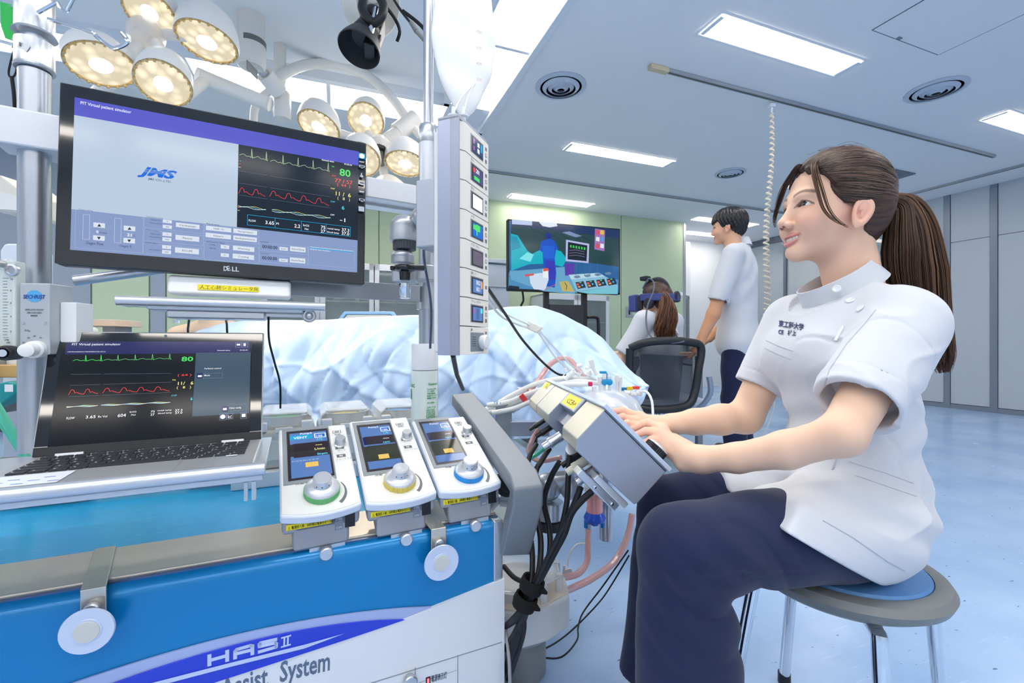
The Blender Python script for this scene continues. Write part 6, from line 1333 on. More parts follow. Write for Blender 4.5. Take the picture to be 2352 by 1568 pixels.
cab('teal_tube',[(1150,1040,1.3),(1185,1062,1.28),(1225,1048,1.27),(1262,1020,1.25)],.006,'teal tube glimpsed behind the grey handle and the console',mt=mat('teal','#3fc8a4',.3,coat=.3),cat='tube')
cab('pink_tube',[(1236,985,1.35),(1222,1010,1.33),(1215,1040,1.32),(1240,1058,1.3),(1290,1050,1.28)],.007,'pink tube curving behind the console cables',mt=M_TP,cat='tube')
# ---------------------------------------------------------------- stool
SC=V(.622,.865,0); SZ=.385
t=T('stool','round stool with a blue top, grey rim and four chrome legs','stool',Fr(SC))
O('rim',MB().lathe((0,0,SZ),(0,0,1),[(0,-.040),(.10,-.042),(.140,-.040),(.158,-.028),(.164,-.014),(.157,-.003),(.146,.0),(.134,-.001),(.134,-.006),(0,-.006)],72),mat('stool_grey','#7d8080',.42,bump=.15,bscale=600),t)
O('seat_pad',MB().lathe((0,0,SZ),(0,0,1),[(.1325,-.008),(.1325,-.001),(.129,.003),(.08,.006),(0,.007)],64),mat('stool_blue','#5f94cf',.42,bump=.25,bscale=500),t)
for (tx,ty,fx_,fy) in ((.005,.135,.017,.203),(.15,-.02,.183,-.022),(-.04,-.14,-.057,-.185),(-.14,.02,-.203,.03)):
    top=V(tx,ty,SZ-.045); ft=V(fx_,fy,.012); O('leg',MB().tube(bez([top-V(tx,ty,0)*.35,top+V(0,0,-.004),top*V(1,1,1)+V((fx_-tx)*.25,(fy-ty)*.25,-.04),ft],6),.0115,20),M_CH,t); O('leg_tip',MB().cyl(ft-V(0,0,.012),ft+V(0,0,.012),.0135,n=18),M_BK,t)
ring=[(.172*math.cos(R_(a)),.172*math.sin(R_(a)),.10) for a in range(0,361,12)]
# ---------------------------------------------------------------- mesh office chair of the headset wearer
cf=V(.925,2.62,0); t=T('office_chair','black mesh-backed office chair of the woman with the headset','office chair',Fr(cf,0))
def cp(px,py,Y): return P(px,py,Y)-cf
fr_o=[(1447,800),(1480,787),(1530,782),(1580,785),(1610,797),(1604,850),(1596,900),(1580,930),(1530,940),(1480,938),(1453,925),(1446,860)]
def bow(px,py): return 2.62-.05*(1-((px-1528)/82)**2)
pts=[cp(a,b,bow(a,b)) for a,b in fr_o]; pts2=bez(pts+[pts[0]],5)
O('back_frame',MB().tube(pts2,.023,12),mat('chair_black','#23262b',.45),t)
m=MB(); c=sum(pts2)/len(pts2); ins=[c+(p-c)*.93 for p in pts2[:-1]]; mid=[c+(p-c)*.45+V(0,.03,0) for p in pts2[:-1]]; n=len(ins)
m.v=[tuple(p) for p in ins+mid]+[tuple(c+V(0,.04,0))]; m.f=[(i,(i+1)%n,n+(i+1)%n,n+i) for i in range(n)]+[(n+i,n+(i+1)%n,2*n) for i in range(n)]; m.mi=[0]*len(m.f)
O('mesh_back',m,glass('mesh_black','#272c34',.68,.7,.2),t)
m=MB().prism([(p[0]*1,p[2]) for p in [cp(1478,812,2.6),cp(1580,818,2.6),cp(1568,925,2.6),cp(1474,918,2.6)]],.035,.045,ax=1); O('lumbar_panel',m,glass('lumbar','#8b9bb4',.45,.6,.2),t,bevel=.008)
O('seat',MB().box(-.24,.06,.40,.24,.5,.46),mat('seat_grey','#b9c4dc',.6),t,bevel=.03,seg=3); O('seat_pan',MB().box(-.23,.07,.375,.23,.48,.40),mat('chair_black','#23262b',.45),t,bevel=.01)
for s_ in(-1,1): O('back_support',MB().tube(bez([V(s_*.205,-.01,.60),V(s_*.215,.0,.50),V(s_*.17,.08,.40),V(s_*.05,.2,.36)],6),.016,10),mat('chair_silver','#9aa4b4',.35,.5),t)
O('gas_column',MB().cyl((0,.22,.09),(0,.22,.38),.026,n=18),M_CH,t)
for i in range(5):
    a=R_(72*i+18); e=V(.30*math.cos(a),.22+.30*math.sin(a),.075); O('base_leg',MB().bar((0,.22,.11),e,.03,.026),mat('chair_silver','#9aa4b4',.35,.5),t,bevel=.004)
    O('castor',MB().cyl(e+V(-.012,0,-.045),e+V(.012,0,-.045),.03,n=16).cyl(e+V(-.026,0,-.045),e+V(-.016,0,-.045),.03,n=16),M_BK,t)
# desk beyond
t=T('side_desk','light wood desk top on grey legs beside the standing man','desk',Fr(V(.95,3.25,0),10))
O('desk_top',MB().box(-.30,-.22,.70,.33,.35,.725),mat('desk_wood','#e3c9ac',.45,brush=(1,12,1),nscale=4),t,bevel=.003)
for x in(-.27,.30):
    for y in(-.19,.32): O('leg',MB().box(x-.018,y-.018,0,x+.018,y+.018,.70),M_MUL,t)
O('drawer_unit',MB().box(-.05,-.15,.35,.28,.3,.695),mat('drawer_grey','#aab3c0',.4),t,bevel=.004)
O('lever',MB().bar((.1,-.18,.66),(.22,-.24,.64),.02,.012),M_BK,t)
# ---------------------------------------------------------------- cabinets on the green wall
def wallbox(px0,px1,py0,py1,v0,v1):
    u0,u1=Px2u(px0,v0),Px2u(px1,v0); um=(u0+u1)/2; Y=U(um,v0)[1]; z=lambda py:CAMH-(py-784)/FPX*Y
    return u0,u1,z(py1),z(py0)
def cabinet(name,label,px0,px1,py0,py1,v0,mt,doors,shelves=3,floor=True,glassy=True,cat='cabinet'):
    u0,u1,z0,z1=wallbox(px0,px1,py0,py1,v0,VG)
    if floor: z0=0.0
    o=U(u0,v0,z0); w=u1-u0; hgt=z1-z0; d=VG-.04-v0
    t=T(name,label,cat,Fr(o,RY)); m=MB().box(0,0.02,0,.025,d,hgt).box(w-.025,.02,0,w,d,hgt).box(0,.02,hgt-.025,w,d,hgt).box(0,.02,0,w,d,.03).box(0,d-.015,0,w,d,hgt)
    O('body',m,mt,t); n=doors
    for i in range(shelves): z=hgt*(i+1)/(shelves+1); O('shelf',MB().box(.03,.04,z,w-.03,d-.02,z+.015),mt,t)
    rg=random.Random(int(px0))
    for i in range(n):
        a=w*i/n; b=w*(i+1)/n; m=MB()
        for q in ((a+.004,.004,a+.05,hgt-.004),(b-.05,.004,b-.004,hgt-.004),(a+.004,.004,b-.004,.07),(a+.004,hgt-.07,b-.004,hgt-.004)): m.box(q[0],0,q[1],q[2],.02,q[3])
        if n>1 or w<1.3:
            dr=O('door',m,mt,t,bevel=.002); O('pane',MB().box(a+.05,.008,.07,b-.05,.012,hgt-.07),glass('cab_glass','#93a2a2',.35,.05,.9),dr); O('handle',MB().box(b-.04,-.02,hgt*.45,b-.025,0,hgt*.55),M_ST,dr,bevel=.003)
    return t,w,hgt,d
M_CABW=mat('cabinet_white','#dfe3e8',.4)
t,w,hg,d=cabinet('glass_cabinet','white cabinet with glass doors under the television',1250,1400,676,790,4.95,M_CABW,2)
def goods(t,w,hg,d,seed,shelves,lab='supplies'):
    rg=random.Random(seed)
    m=MB()
    for s_ in range(shelves+1):
        z=hg*s_/(shelves+1)+.03; x=.06
        while x<w-.12:
            a=rg.uniform(.05,.12); b=rg.uniform(.06,.16); m.m(mat('good_%d'%rg.randrange(5),['#cfd6dc','#9fb0b4','#e8e2d0','#7d8a92','#b7c9b8'][rg.randrange(5)],.5)).box(x,.08,z,x+a,.08+rg.uniform(.08,.15),z+min(b,hg/(shelves+1)-.05)); x+=a+rg.uniform(.01,.05)
    O('stored_supplies',m,parent=t,kind='stuff')
goods(t,w,hg,d,3,3)
t,w,hg,d=cabinet('steel_cabinet','stainless steel cabinet with glass doors behind the drape, under the monitor\'s corner',735,975,605,790,4.85,M_ST,2); goods(t,w,hg,d,9,3)
t,w,hg,d=cabinet('steel_cabinet','stainless steel cabinet left of the middle, seen under the monitor tray',600,735,640,790,4.95,M_ST,1); goods(t,w,hg,d,5,3)
# white stepped counter left of the television
u0,u1,z0,z1=wallbox(990,1170,590,700,5.0,VG); t=T('wall_counter','pale stepped counter unit on the green wall left of the television','counter',Fr(U(u0,4.95,0),RY)); w=u1-u0
for i,(za,zb,y0) in enumerate(((z1-.045,z1,.05),(z1-.30,z1-.05,.12),(z1-.62,z1-.33,.05),(.05,z1-.64,.0))): O('drawer_front',MB().box(0,y0,za,w,.4,zb),mat('counter_grey','#c5ced8',.25,.3),t,bevel=.004)
O('pull_rail',MB().box(0,.02,z1-.33,w,.06,z1-.31).box(0,-.02,z1-.66,w,.02,z1-.63),M_AL,t,kind=None)
# control plate and outlet on the wall
u0,u1,z0,z1=wallbox(1437,1478,704,729,VG-.02,VG); t=T('wall_control_plate','steel control plate with a small green display on the green wall','control panel',Fr(U(u0,VG-.021,z0),RY))
w=u1-u0;hh=z1-z0; O('plate',MB().box(0,-.008,0,w,0,hh),M_ST,t,bevel=.002); O('display',MB().box(w*.35,-.011,hh*.2,w*.92,-.008,hh*.8),mat('lcd_green','#bfe0cf',.3),t); O('switch',MB().box(w*.15,-.012,hh*.25,w*.22,-.008,hh*.75),M_BK,t)
# glass cabinet in the recess
pr=P(1571,664,6.6); 
t=T('recess_cabinet','tall steel glass-front cabinet in the recess beside the standing man','cabinet',Fr(U(4.86,6.0,0),RY)); w=.62; hg=1.55
O('body',MB().box(0,.02,0,.03,.28,hg).box(w-.03,.02,0,w,.28,hg).box(0,.02,hg-.04,w,.28,hg).box(0,.26,0,w,.28,hg).box(0,.02,0,w,.28,.05),M_ST,t)
for i in range(5): O('shelf',MB().box(.03,.03,.30*i+.05,w-.03,.27,.30*i+.065),M_AL,t)
goods(t,w,hg,.28,21,4)
O('pane',MB().box(.03,.01,.05,w-.03,.015,hg-.04),glass('cab_glass','#93a2a2',.35),t)
O('upper_locker',MB().box(0,.0,1.56,.62,.28,2.45),mat('locker_white','#e6e9ee',.45),fr=Fr(U(4.86,6.0,0),RY),bevel=.004,label='plain white upper locker above the recess cabinet',cat='locker')
# ---------------------------------------------------------------- far left things
t=T('shelf_trolley','grey trolley shelves at the far left behind the mint hose','trolley',Fr(V(-2.05,1.65,0),10))
for z in(.30,.55,.71): O('shelf',MB().box(-.3,-.2,z,.26,.2,z+.03),mat('trolley_grey','#8f9494',.45),t,bevel=.003)
for x in(-.28,.24):
    for y in(-.18,.18): O('post',MB().box(x-.015,y-.015,.03,x+.015,y+.015,.74),mat('trolley_grey','#8f9494',.45),t)
def leftbox(name,px0,py0,px1,py1,Y,dep,mt,label,cat): 
    a=P(px0,py1,Y); b=P(px1,py0,Y); return O(name,MB().box(0,0,0,b[0]-a[0],dep,b[2]-a[2]),mt,fr=Fr(a),bevel=.004,label=label,cat=cat)
leftbox('cardboard_tray',-30,838,46,867,1.55,.2,mat('tray_tan','#cfa768',.5),'tan box on the trolley at the far left','box')
leftbox('white_case',-30,822,44,838,1.60,.2,M_WP,'flat white case lying on the tan box at the far left','case')
leftbox('dark_case',10,890,46,920,1.55,.15,M_BK,'dark case below the teal tool at the far left','case')
o=P(15,905,1.5); m=MB().prism([(-.06,-.05),(-.02,-.035),(.0,-.02),(.025,0),(.025,.035),(.0,.042),(-.03,.035),(-.045,.01),(-.08,-.01)],0,.05,ax=1)
t=T('teal_handpiece','teal handpiece with a white sticker at the far left','handpiece',Fr(o)); O('handle',m,mat('teal_plastic','#128f92',.4),t,bevel=.006); O('sticker',MB().box(-.005,-.0015,.008,.022,.0,.032),M_WP,t)
o=P(-20,455,2.2); t=T('equipment_head','cream equipment head with a red mark at the far left edge','medical equipment',Fr(o)); q=lambda x,y,Y=2.2:P(x,y,Y)-o
m=MB().prism([(q(-40,500)[0],q(-40,478)[2]),(q(49,490)[0],q(49,490)[2]),(q(49,445)[0],q(49,440)[2]),(q(30,428)[0],q(30,425)[2]),(q(0,405)[0],q(0,402)[2]),(q(-40,395)[0],q(-40,395)[2])],0,.25,ax=1); O('head',m,mat('equip_cream','#e9e4d8',.4),t,bevel=.01)
O('front_band',MB().prism([(q(-40,1)[0],q(0,478)[2]),(q(48,1)[0],q(0,484)[2]),(q(48,1)[0],q(0,452)[2]),(q(-40,1)[0],q(0,430)[2])],-.006,0,ax=1),mat('equip_white','#f0efec',.4),t); O('red_mark',MB().box(*q(44,456),*(q(50,448)+V(0,-.01,0))),mat('mark_red','#e4506a',.4),t)
O('column',MB().cyl(q(4,485)+V(0,.12,0),q(4,485)*V(1,1,0)+V(0,.12,-o[2]),.022,n=20),mat('equip_white2','#c9d0d4',.4),t)
o=P(30,590,2.0); O('white_hood',MB().prism([(-.06,-.12),(.06,-.12),(.06,.03),(.04,.06),(-.04,.06),(-.06,.03)],0,.12,ax=1).box(-.05,.0,-o[2],.05,.1,-.12),mat('hood_white','#e6ecf8',.35),fr=Fr(o),bevel=.01,label='small rounded white stand unit seen left of the thick pole',cat='medical equipment')
o=P(195,742,2.6); t=T('wooden_board','pale wooden board with a small green exit-style sticker above the laptop','board',Fr(o,10))
O('board',MB().box(-.24,-.1,-.018,.21,.15,.018),mat('board_wood','#e6d3bf',.5,brush=(1,10,1),nscale=5),t,bevel=.003); O('green_sticker',MB().box(-.09,-.102,-.012,-.06,-.1,.012),mat('sticker_green','#2f9a5a',.5),t); lw_=Fr(o,10).l(P(165,757,2.3)); O('lower_shelf',MB().box(lw_[0]-.2,lw_[1]-.1,lw_[2]-.05,lw_[0]+.2,.06,lw_[2]-.028),mat('board_wood','#e6d3bf'),t); O('support',MB().box(-.2,-.05,-o[2],-.14,.1,-.018).box(.12,-.05,-o[2],.18,.1,-.018),M_MUL,t)
o=P(165,757,2.3); sdf_obj('plastic_wrap',lambda p:elp(p,(0,0,0),(.12,.06,.028))+.006*np.sin(p[:,0]*70)*np.cos(p[:,2]*90+p[:,0]*40),(-.16,-.09,-.05),(.16,.09,.05),.006,mat('wrap_clear','#e6efe9',.25),fr=Fr(o),label='crumpled pale plastic wrap just above the laptop\'s left corner',cat='wrap')

# ================================================================ people
SK=L3('#e9c0a6'); SK2=L3('#ecc5aa')
M_SKIN=mat('skin','#f0c9b1',.48,sss=.12,spec=.35,vcol=True)
M_HAIR=mat('hair_brown','#3a2821',.42,spec=.5,vcol=True)
M_TUN=mat('tunic_white','#d3d6dd',.8,bump=.12,bscale=900,sheen=.2); M_TUN.node_tree.nodes['Principled BSDF'].inputs['Specular IOR Level'].default_value=.2
M_NAVY=mat('navy_cloth','#242b4a',.85,bump=.15,bscale=900,sheen=.15,spec=.2)
def headB(F):
    F=nrm(F); L=nrm(np.cross((0,0,1),F)); return np.array([F,L,np.cross(F,L)]).T
def ymir(q): r=q.copy(); r[:,1]=np.abs(r[:,1]); return r
def head_fn(q,smile=True,neck=(-.030,0,-.17),nr=.050,earz=-.022):
    m=ymir(q)
    d=elp(q,(-.004,0,.034),(.089,.074,.080))
    d=smin(d,elp(q,(.028,0,-.012),(.060,.063,.072)),.02)
    d=smin(d,elp(q,(.034,0,-.058),(.046,.050,.042)),.02)
    d=smin(d,elp(q,(.066,0,-.090),(.020,.022,.018)),.016)
    d=smin(d,elp(m,(.054,.038,-.034),(.028,.026,.027)),.018)
    d=smin(d,elp(m,(.072,.020,.018),(.014,.028,.012)),.014)
    d=smax(d,-elp(m,(.096,.030,.002),(.012,.016,.009)),.010)
    # nose
    d=smin(d,cap(q,V(.080,0,.008),V(.099,0,-.030),.0065,.0085),.011)
    d=smin(d,elp(q,(.0985,0,-.033),(.0100,.0100,.0085)),.006)
    d=smin(d,elp(m,(.0925,.0115,-.0375),(.0090,.0075,.0070)),.004)
    d=smax(d,-elp(m,(.0985,.0055,-.0435),(.0045,.0032,.0030)),.002)
    # eyes: lids around an opening
    ec=V(.0690,.0305,.0); d=smin(d,elp(m,ec,(.0142,.0150,.0140)),.004)
    lidz=m[:,2]-(.0012-((m[:,1]-.0305)/.014)**2*.003)
    op=np.sqrt(((m[:,1]-.0310)/.0142)**2+(lidz/.0048)**2)-1
    d=smax(d,-np.maximum(op*.004,-(m[:,0]-.072)),.0012)
    # lips and smile
    yy=np.clip(m[:,1]/.028,0,1); mx=.0870-.014*yy**2; mz=-.0655+.0085*yy**2 if smile else -.064+0*yy
    up=np.sqrt((m[:,0]-mx)**2+(m[:,2]-mz-.0060*(1-.7*yy**2))**2+np.maximum(m[:,1]-.027,0)**2)-(.0047-.0024*yy)
    lo=np.sqrt((m[:,0]-mx+.001)**2+(m[:,2]-mz+.0092*(1-.80*yy**2))**2+np.maximum(m[:,1]-.025,0)**2)-(.0055-.0032*yy)
    d=smin(d,up,.004); d=smin(d,lo,.004)
    if smile:
        gap=np.sqrt(((m[:,1])/.0255)**2+((m[:,2]-mz+.0014)/(.0052))**2)-1
        d=smax(d,-np.maximum(gap*.0035,-(m[:,0]-.070)),.0012)
    # ears
    er=m-V(-.004,.0745,earz); a=R_(14); ex=er[:,0]*math.cos(a)+er[:,2]*math.sin(a); ez=-er[:,0]*math.sin(a)+er[:,2]*math.cos(a); ey=er[:,1]-.25*np.maximum(-ex,0)
    w=.0175+.004*np.clip(ez/.03,-1,1); e=np.stack([ex/w*.0175,ey,ez],1)
    ear=elp(e,(0,0,0),(.0175,.0065,.0315)); ear=smax(ear,-elp(e,(.001,.0068,.001),(.0118,.0066,.0205)),.0015)
    ear=smin(ear,elp(e,(.0015,.001,.004),(.0065,.0040,.0150)),.003); ear=smax(ear,-elp(e,(.005,.0065,-.003),(.0048,.0060,.0070)),.002)
    d=smin(d,ear,.003)
    d=smin(d,cap(q,V(-.022,0,-.05),V(*neck),nr,nr*1.02),.025)
    return d
def face_col(q,base=SK,smile=True,brow='#5a4236'):
    m=ymir(q); c=np.tile(base,(len(q),1)); n=len(q)
    def mixc(w,col): 
        nonlocal c; w=np.clip(w,0,1)[:,None]; c=c*(1-w)+L3(col)*w
    fr=np.clip((q[:,0]-.03)/.02,0,1)
    mixc(.28*np.exp(-((m[:,1]-.040)**2+(q[:,2]+.030)**2)/.0005)*fr,'#e88e84')
    mixc(.34*np.exp(-((m[:,1]-.075)**2+(q[:,2]+.02)**2+q[:,0]**2)/.0009),'#e3857c'); mixc(.45*np.exp(-((q[:,0]-.000)**2/.00006+(q[:,2]+.022)**2/.00022))*(m[:,1]>.066)*(m[:,1]<.0775),'#b9544e')
    yy=np.clip(m[:,1]/.028,0,1); mz=-.0655+(.0085*yy**2 if smile else 0); half=.0125*(1-yy**2)+.0015
    mixc((1-np.clip((np.abs(q[:,2]-mz+.001)-half)/.0018,0,1))*(m[:,1]<.0285)*(q[:,0]>.066)*.72,'#d07c7c')
    bz=.0205+.0045*np.sin((m[:,1]-.012)/.040*math.pi)-.06*np.maximum(m[:,1]-.040,0); mixc((1-np.clip((np.abs(q[:,2]-bz)-.0022)/.0022,0,1))*(m[:,1]>.011)*(m[:,1]<.052)*(q[:,0]>.04)*.75,brow)
    lidz=q[:,2]-(.0012-((m[:,1]-.0305)/.014)**2*.003); op=np.sqrt(((m[:,1]-.0310)/.0146)**2+(lidz/.0056)**2)
    mixc((np.abs(op-1)<.28)*(lidz>-.0005)*(q[:,0]>.066)*.7,'#3a2621'); mixc((np.abs(op-1)<.30)*(lidz<=-.0005)*(q[:,0]>.066)*.25,'#7a4a40')
    mixc((elp(m,(.0985,.0055,-.0425),(.0050,.0036,.0036))<.0005)*.85,'#7a3c34')
    return c
HT=V(-.092,0,.034)
def hair_poly(x,z,pts):
    # signed distance to a polygon in the side view
    p=np.stack([x,z],1); n=len(pts); d=np.full(len(p),1e9); ins=np.zeros(len(p),bool)
    for i in range(n):
        a=np.array(pts[i]);b=np.array(pts[(i+1)%n]); e=b-a; w=p-a; t=np.clip((w@e)/(e@e),0,1); d=np.minimum(d,((w-t[:,None]*e)**2).sum(1))
        c=((a[1]>p[:,1])!=(b[1]>p[:,1]))&(p[:,0]<(b[0]-a[0])*(p[:,1]-a[1])/(b[1]-a[1]+1e-12)+a[0]); ins^=c
    return np.sqrt(d)*np.where(ins,-1,1)
HP=[(-.2,.25),(.105,.25),(.088,.085),(.072,.066),(.050,.040),(.036,.012),(.024,-.006),(-.004,-.002),(-.022,-.030),(-.024,-.060),(-.040,-.088),(-.2,-.088)]
def hair_fn(q,strand=1.0,tie=HT):
    d=elp(q,(-.004,0,.038),(.096,.0835,.088)); d=smin(d,elp(q,(-.045,0,.0),(.050,.066,.075)),.03); d=smin(d,elp(q,tie+V(.012,0,0),(.03,.022,.022)),.02)
    r=q-tie; a=np.arctan2(r[:,1],r[:,2]+.0); L=np.sqrt((r**2).sum(1))
    d=d+strand*(.0004*np.sin(a*52+5*np.sin(L*30+a*3)+2*np.sin(a*11))+.0004*np.sin(a*131+L*50+3*np.sin(a*23)))*np.clip(L/.03,0,1)
    jag=.004*np.sin(q[:,1]*170)+.003*np.sin(q[:,1]*410+q[:,2]*200)
    return smax(d,hair_poly(q[:,0]+jag,q[:,2],HP),.005)
def hair_col(q,c0='#2b1d18',c1='#6b4a38',tie=HT):
    r=q-tie; a=np.arctan2(r[:,1],r[:,2]); L=np.sqrt((r**2).sum(1)); s=.5+.5*np.sin(a*52+5*np.sin(L*30+a*3)+2*np.sin(a*11)); s2=.5+.5*np.sin(a*131+L*50+3*np.sin(a*23))
    w=(.45*s+.3*s2)[:,None]*np.clip(1.15-L/.22,.3,1)[:,None]; return L3(c0)*(1-w)+L3(c1)*w
def strands(name,guides,n,spread,r,mt,parent,org,seed=1,c0='#2b1d18',c1='#7a553c',curl=0,wd=.0012,taper=.5):
    "many thin hair locks following a guide curve"
    rg=np.random.RandomState(seed); V_=[];F_=[];Cc=[]; G_=[np.array(bez(g,6)) for g in guides]
    for i in range(n):
        g=G_[rg.randint(len(G_))]; k=len(g); a=rg.uniform(0,2*math.pi); rr=math.sqrt(rg.uniform(0,1)); end=int(k*rg.uniform(1-taper*.4,1)) ; ph=rg.uniform(0,6); col=L3(c0)+(L3(c1)-L3(c0))*rg.uniform(0,1)**1.5
        off=V(math.cos(a),math.sin(a),0)*rr; base=len(V_)
        for j in range(end):
            t=j/(k-1); d=nrm(g[min(j+1,k-1)]-g[max(j-1,0)]); s=nrm(np.cross(d,(0,1,.1))); u=np.cross(s,d); sp=np.interp(t,[0,.15,.5,.85,1],spread)
            c=g[j]+(s*off[0]+V(0,1,0)*off[1]*.75)*sp+V(math.sin(t*9+ph),math.cos(t*8+ph),0)*curl*t
            w=wd*(1-.75*(j/(end-1))**2)
            for q_ in range(3): b=q_*2.094+a; V_.append(c+(s*math.cos(b)+u*math.sin(b))*w*(1.4 if q_==0 else 1)); Cc.append(col*(.8+.4*math.sin(ph+j)**2*.5))
        for j in range(end-1):
            for q_ in range(3): x=base+j*3; F_.append((x+q_,x+(q_+1)%3,x+3+(q_+1)%3,x+3+q_))
    me=bpy.data.meshes.new(name); me.from_pydata([tuple(v-org) for v in V_],[],F_); me.shade_smooth(); me.materials.append(mt)
    at=me.color_attributes.new('Col','FLOAT_COLOR','POINT'); cc=np.ones((len(V_),4)); cc[:,:3]=np.clip(np.array(Cc),0,1); at.data.foreach_set('color',cc.ravel())
    o=bpy.data.objects.new(name,me); C.objects.link(o); o.parent=parent; return tag(o,kind='stuff')
def eyes_teeth(pt,o,B,org,look,h=.0006,teeth=True):
    W=lambda x,y,z:o+B@V(x,y,z)-org
    for s_ in(1,-1):
        c=V(.0682,.0305*s_,0); m=MB().ell((0,0,0),.0128,40,28); m.v=[tuple(v) for v in m.v]
        d=nrm(V(*look)); n=[]
        me=bpy.data.meshes.new('eye'); vs=[W(*(c+V(*v))) for v in m.v]; me.from_pydata([tuple(v) for v in vs],[],m.f); me.shade_smooth(); me.materials.append(mat('eye','#ffffff',.06,spec=.6,vcol=True))
        col=[]
        for v in m.v:
            a=math.degrees(math.acos(max(-1,min(1,np.dot(nrm(v),d))))); col.append((*(L3('#0a0808') if a<11 else L3('#3a2018') if a<25 else L3('#1c100e') if a<27.5 else L3('#f1ece9')),1))
        at=me.color_attributes.new('Col','FLOAT_COLOR','POINT'); at.data.foreach_set('color',np.array(col).ravel()); eo=bpy.data.objects.new('eye',me); C.objects.link(eo); eo.parent=pt
    if teeth:
        for i in range(-4,5):
            a=i*.0055; x=.0830-.011*(a/.026)**2-.0015; zc=-.0632+.0080*(a/.028)**2
            m=MB().ell((0,0,0),(.0035,.0030,.0056),12,8); m.v=[tuple(W(x+v[0],a+v[1],zc-.001+v[2])) for v in m.v]; O('tooth',m,mat('tooth','#f4efe6',.25),pt)
        m=MB().ell((0,0,0),(.008,.021,.006),14,8); m.v=[tuple(W(.0725+v[0],v[1],-.066+v[2])) for v in m.v]; O('mouth_inside',m,mat('mouth_dark','#6b2e2e',.5),pt)
# ---------------------------------------------------------------- seated woman in the foreground
HO=V(.658,.930,1.064); HB=headB((-.990,.035,.10)); W0=V(.66,.87,0)
wp=T('person','seated young woman in white tunic and navy trousers with long brown ponytail, smiling','person',Fr(W0))
shN,elN,wrN=V(.672,.778,.828),P(1934,998,.688),P(1606,1054,.825); shF,elF,wrF=V(.645,1.05,.842),P(1712,958,1.06),P(1545,973,1.03)
def hand(p,wr,Ks,fing,thumb,n,heel=None):
    palm=cap(p,wr,sum(Ks[:2])/2,.0225,.0150,(n,1.35)); palm=smin(palm,cap(p,wr,sum(Ks[2:])/2,.0220,.0135,(n,1.3)),.010)
    for a,b in zip(Ks[:-1],Ks[1:]): palm=smin(palm,cap(p,a,b,.0125,.0115),.008)
    palm=smin(palm,cap(p,wr,heel,.0215,.0185),.010) if heel is not None else palm
    d=palm; out_=[]
    for f,rs in fing:
        fd=cap(p,f[0],f[1],rs[0],rs[1])
        for a,b,c_,e in zip(f[1:-1],f[2:],rs[1:-1],rs[2:]): fd=smin(fd,cap(p,a,b,c_,e),.0025)
        out_.append(smin(palm,fd,.0065))
    for o_ in out_: d=smin(d,o_,.0012)
    td=cap(p,thumb[0],thumb[1],.0150,.0112); td=smin(td,cap(p,thumb[1],thumb[2],.0108,.0088),.003); return smin(d,td,.008)
KN=[P(1522,988,.878),P(1521,1006,.868),P(1531,1024,.858),P(1548,1043,.850)]
def mid3(a,b,c): return [a,b,(b+c)/2+V(.004,0,.004),c]
FN=[(mid3(KN[0],P(1489,971,.900),P(1456,984,.903)),(.0100,.0084,.0076,.0062)),(mid3(KN[1],P(1496,991,.878),P(1461,998,.882)),(.0100,.0086,.0077,.0063)),(mid3(KN[2],P(1505,1011,.862),P(1478,1018,.866)),(.0096,.0082,.0074,.0062)),(mid3(KN[3],P(1526,1036,.862),P(1510,1045,.862)),(.0090,.0078,.0070,.0060))]
TN=[P(1580,1030,.862),P(1548,1008,.892),P(1520,1000,.905)]; nN=nrm(V(.45,-.35,.8))
KFr=[P(1470,957,1.045),P(1474,968,1.035),P(1484,980,1.025),P(1496,990,1.015)]
FF_=[(mid3(KFr[0],P(1440,948,1.045),P(1411,945,1.040)),(.0110,.0096,.0088,.0074)),(mid3(KFr[1],P(1438,962,1.03),P(1416,960,1.025)),(.0105,.0094,.0084,.0070)),(mid3(KFr[2],P(1446,975,1.015),P(1426,976,1.01)),(.010,.0088,.008,.0066)),(mid3(KFr[3],P(1460,988,1.005),P(1440,990,1.0)),(.009,.0078,.007,.006))]
TF=[P(1520,985,1.0),P(1495,990,.985),P(1470,985,.975)]; nF=nrm(V(.3,-.2,.9))
def body_fn(p):
    q=(p-HO)@HB; d=head_fn(q,True,neck=tuple(HB.T@(V(.700,.925,.885)-HO)),nr=.050)
    arm=lambda s,e,w,k=1,dz=.0:smin(smin(cap(p,s,e,.043,.0315*k),cap(p,e,e+(w-e)*.35+V(0,0,-dz),.0300*k,.0295*k),.016),smin(cap(p,e+(w-e)*.35+V(0,0,-dz),e+(w-e)*.7+V(0,0,-dz),.0295*k,.0250*k),cap(p,e+(w-e)*.7+V(0,0,-dz),w,.0250*k,.0225),.01),.012)
    d=smin(d,cap(p,V(.668,.80,.828),V(.655,1.04,.84),.040,.040),.03)
    d=np.minimum(d,smin(arm(shN,elN,wrN,.98,.009),hand(p,wrN,KN,FN,TN,nN,P(1572,1060,.838)),.012)); d=np.minimum(d,smin(arm(shF,elF,wrF,1.15),hand(p,wrF,KFr,FF_,TF,nF),.012))
    return d
def body_col(p):
    q=(p-HO)@HB; c=face_col(q); m=(p[:,2]<.9); c[m]=SK2
    for tips in [f[0][-1] for f in FN+FF_]: w=.35*np.exp(-((p-tips)**2).sum(1)/.0003)[:,None]; c=c*(1-w)+L3('#e8958a')*w
    for k in KN+KFr+[f[0][1] for f in FN]: w=.22*np.exp(-((p-k)**2).sum(1)/.00015)[:,None]; c=c*(1-w)+L3('#e39a8a')*w
    return c
sdf_obj('body',body_fn,(.20,.62,.52),(.80,1.14,1.20),.0017,M_SKIN,wp,body_col,origin=W0)
eyes_teeth(wp,HO,HB,W0,(.97,.18,.10))
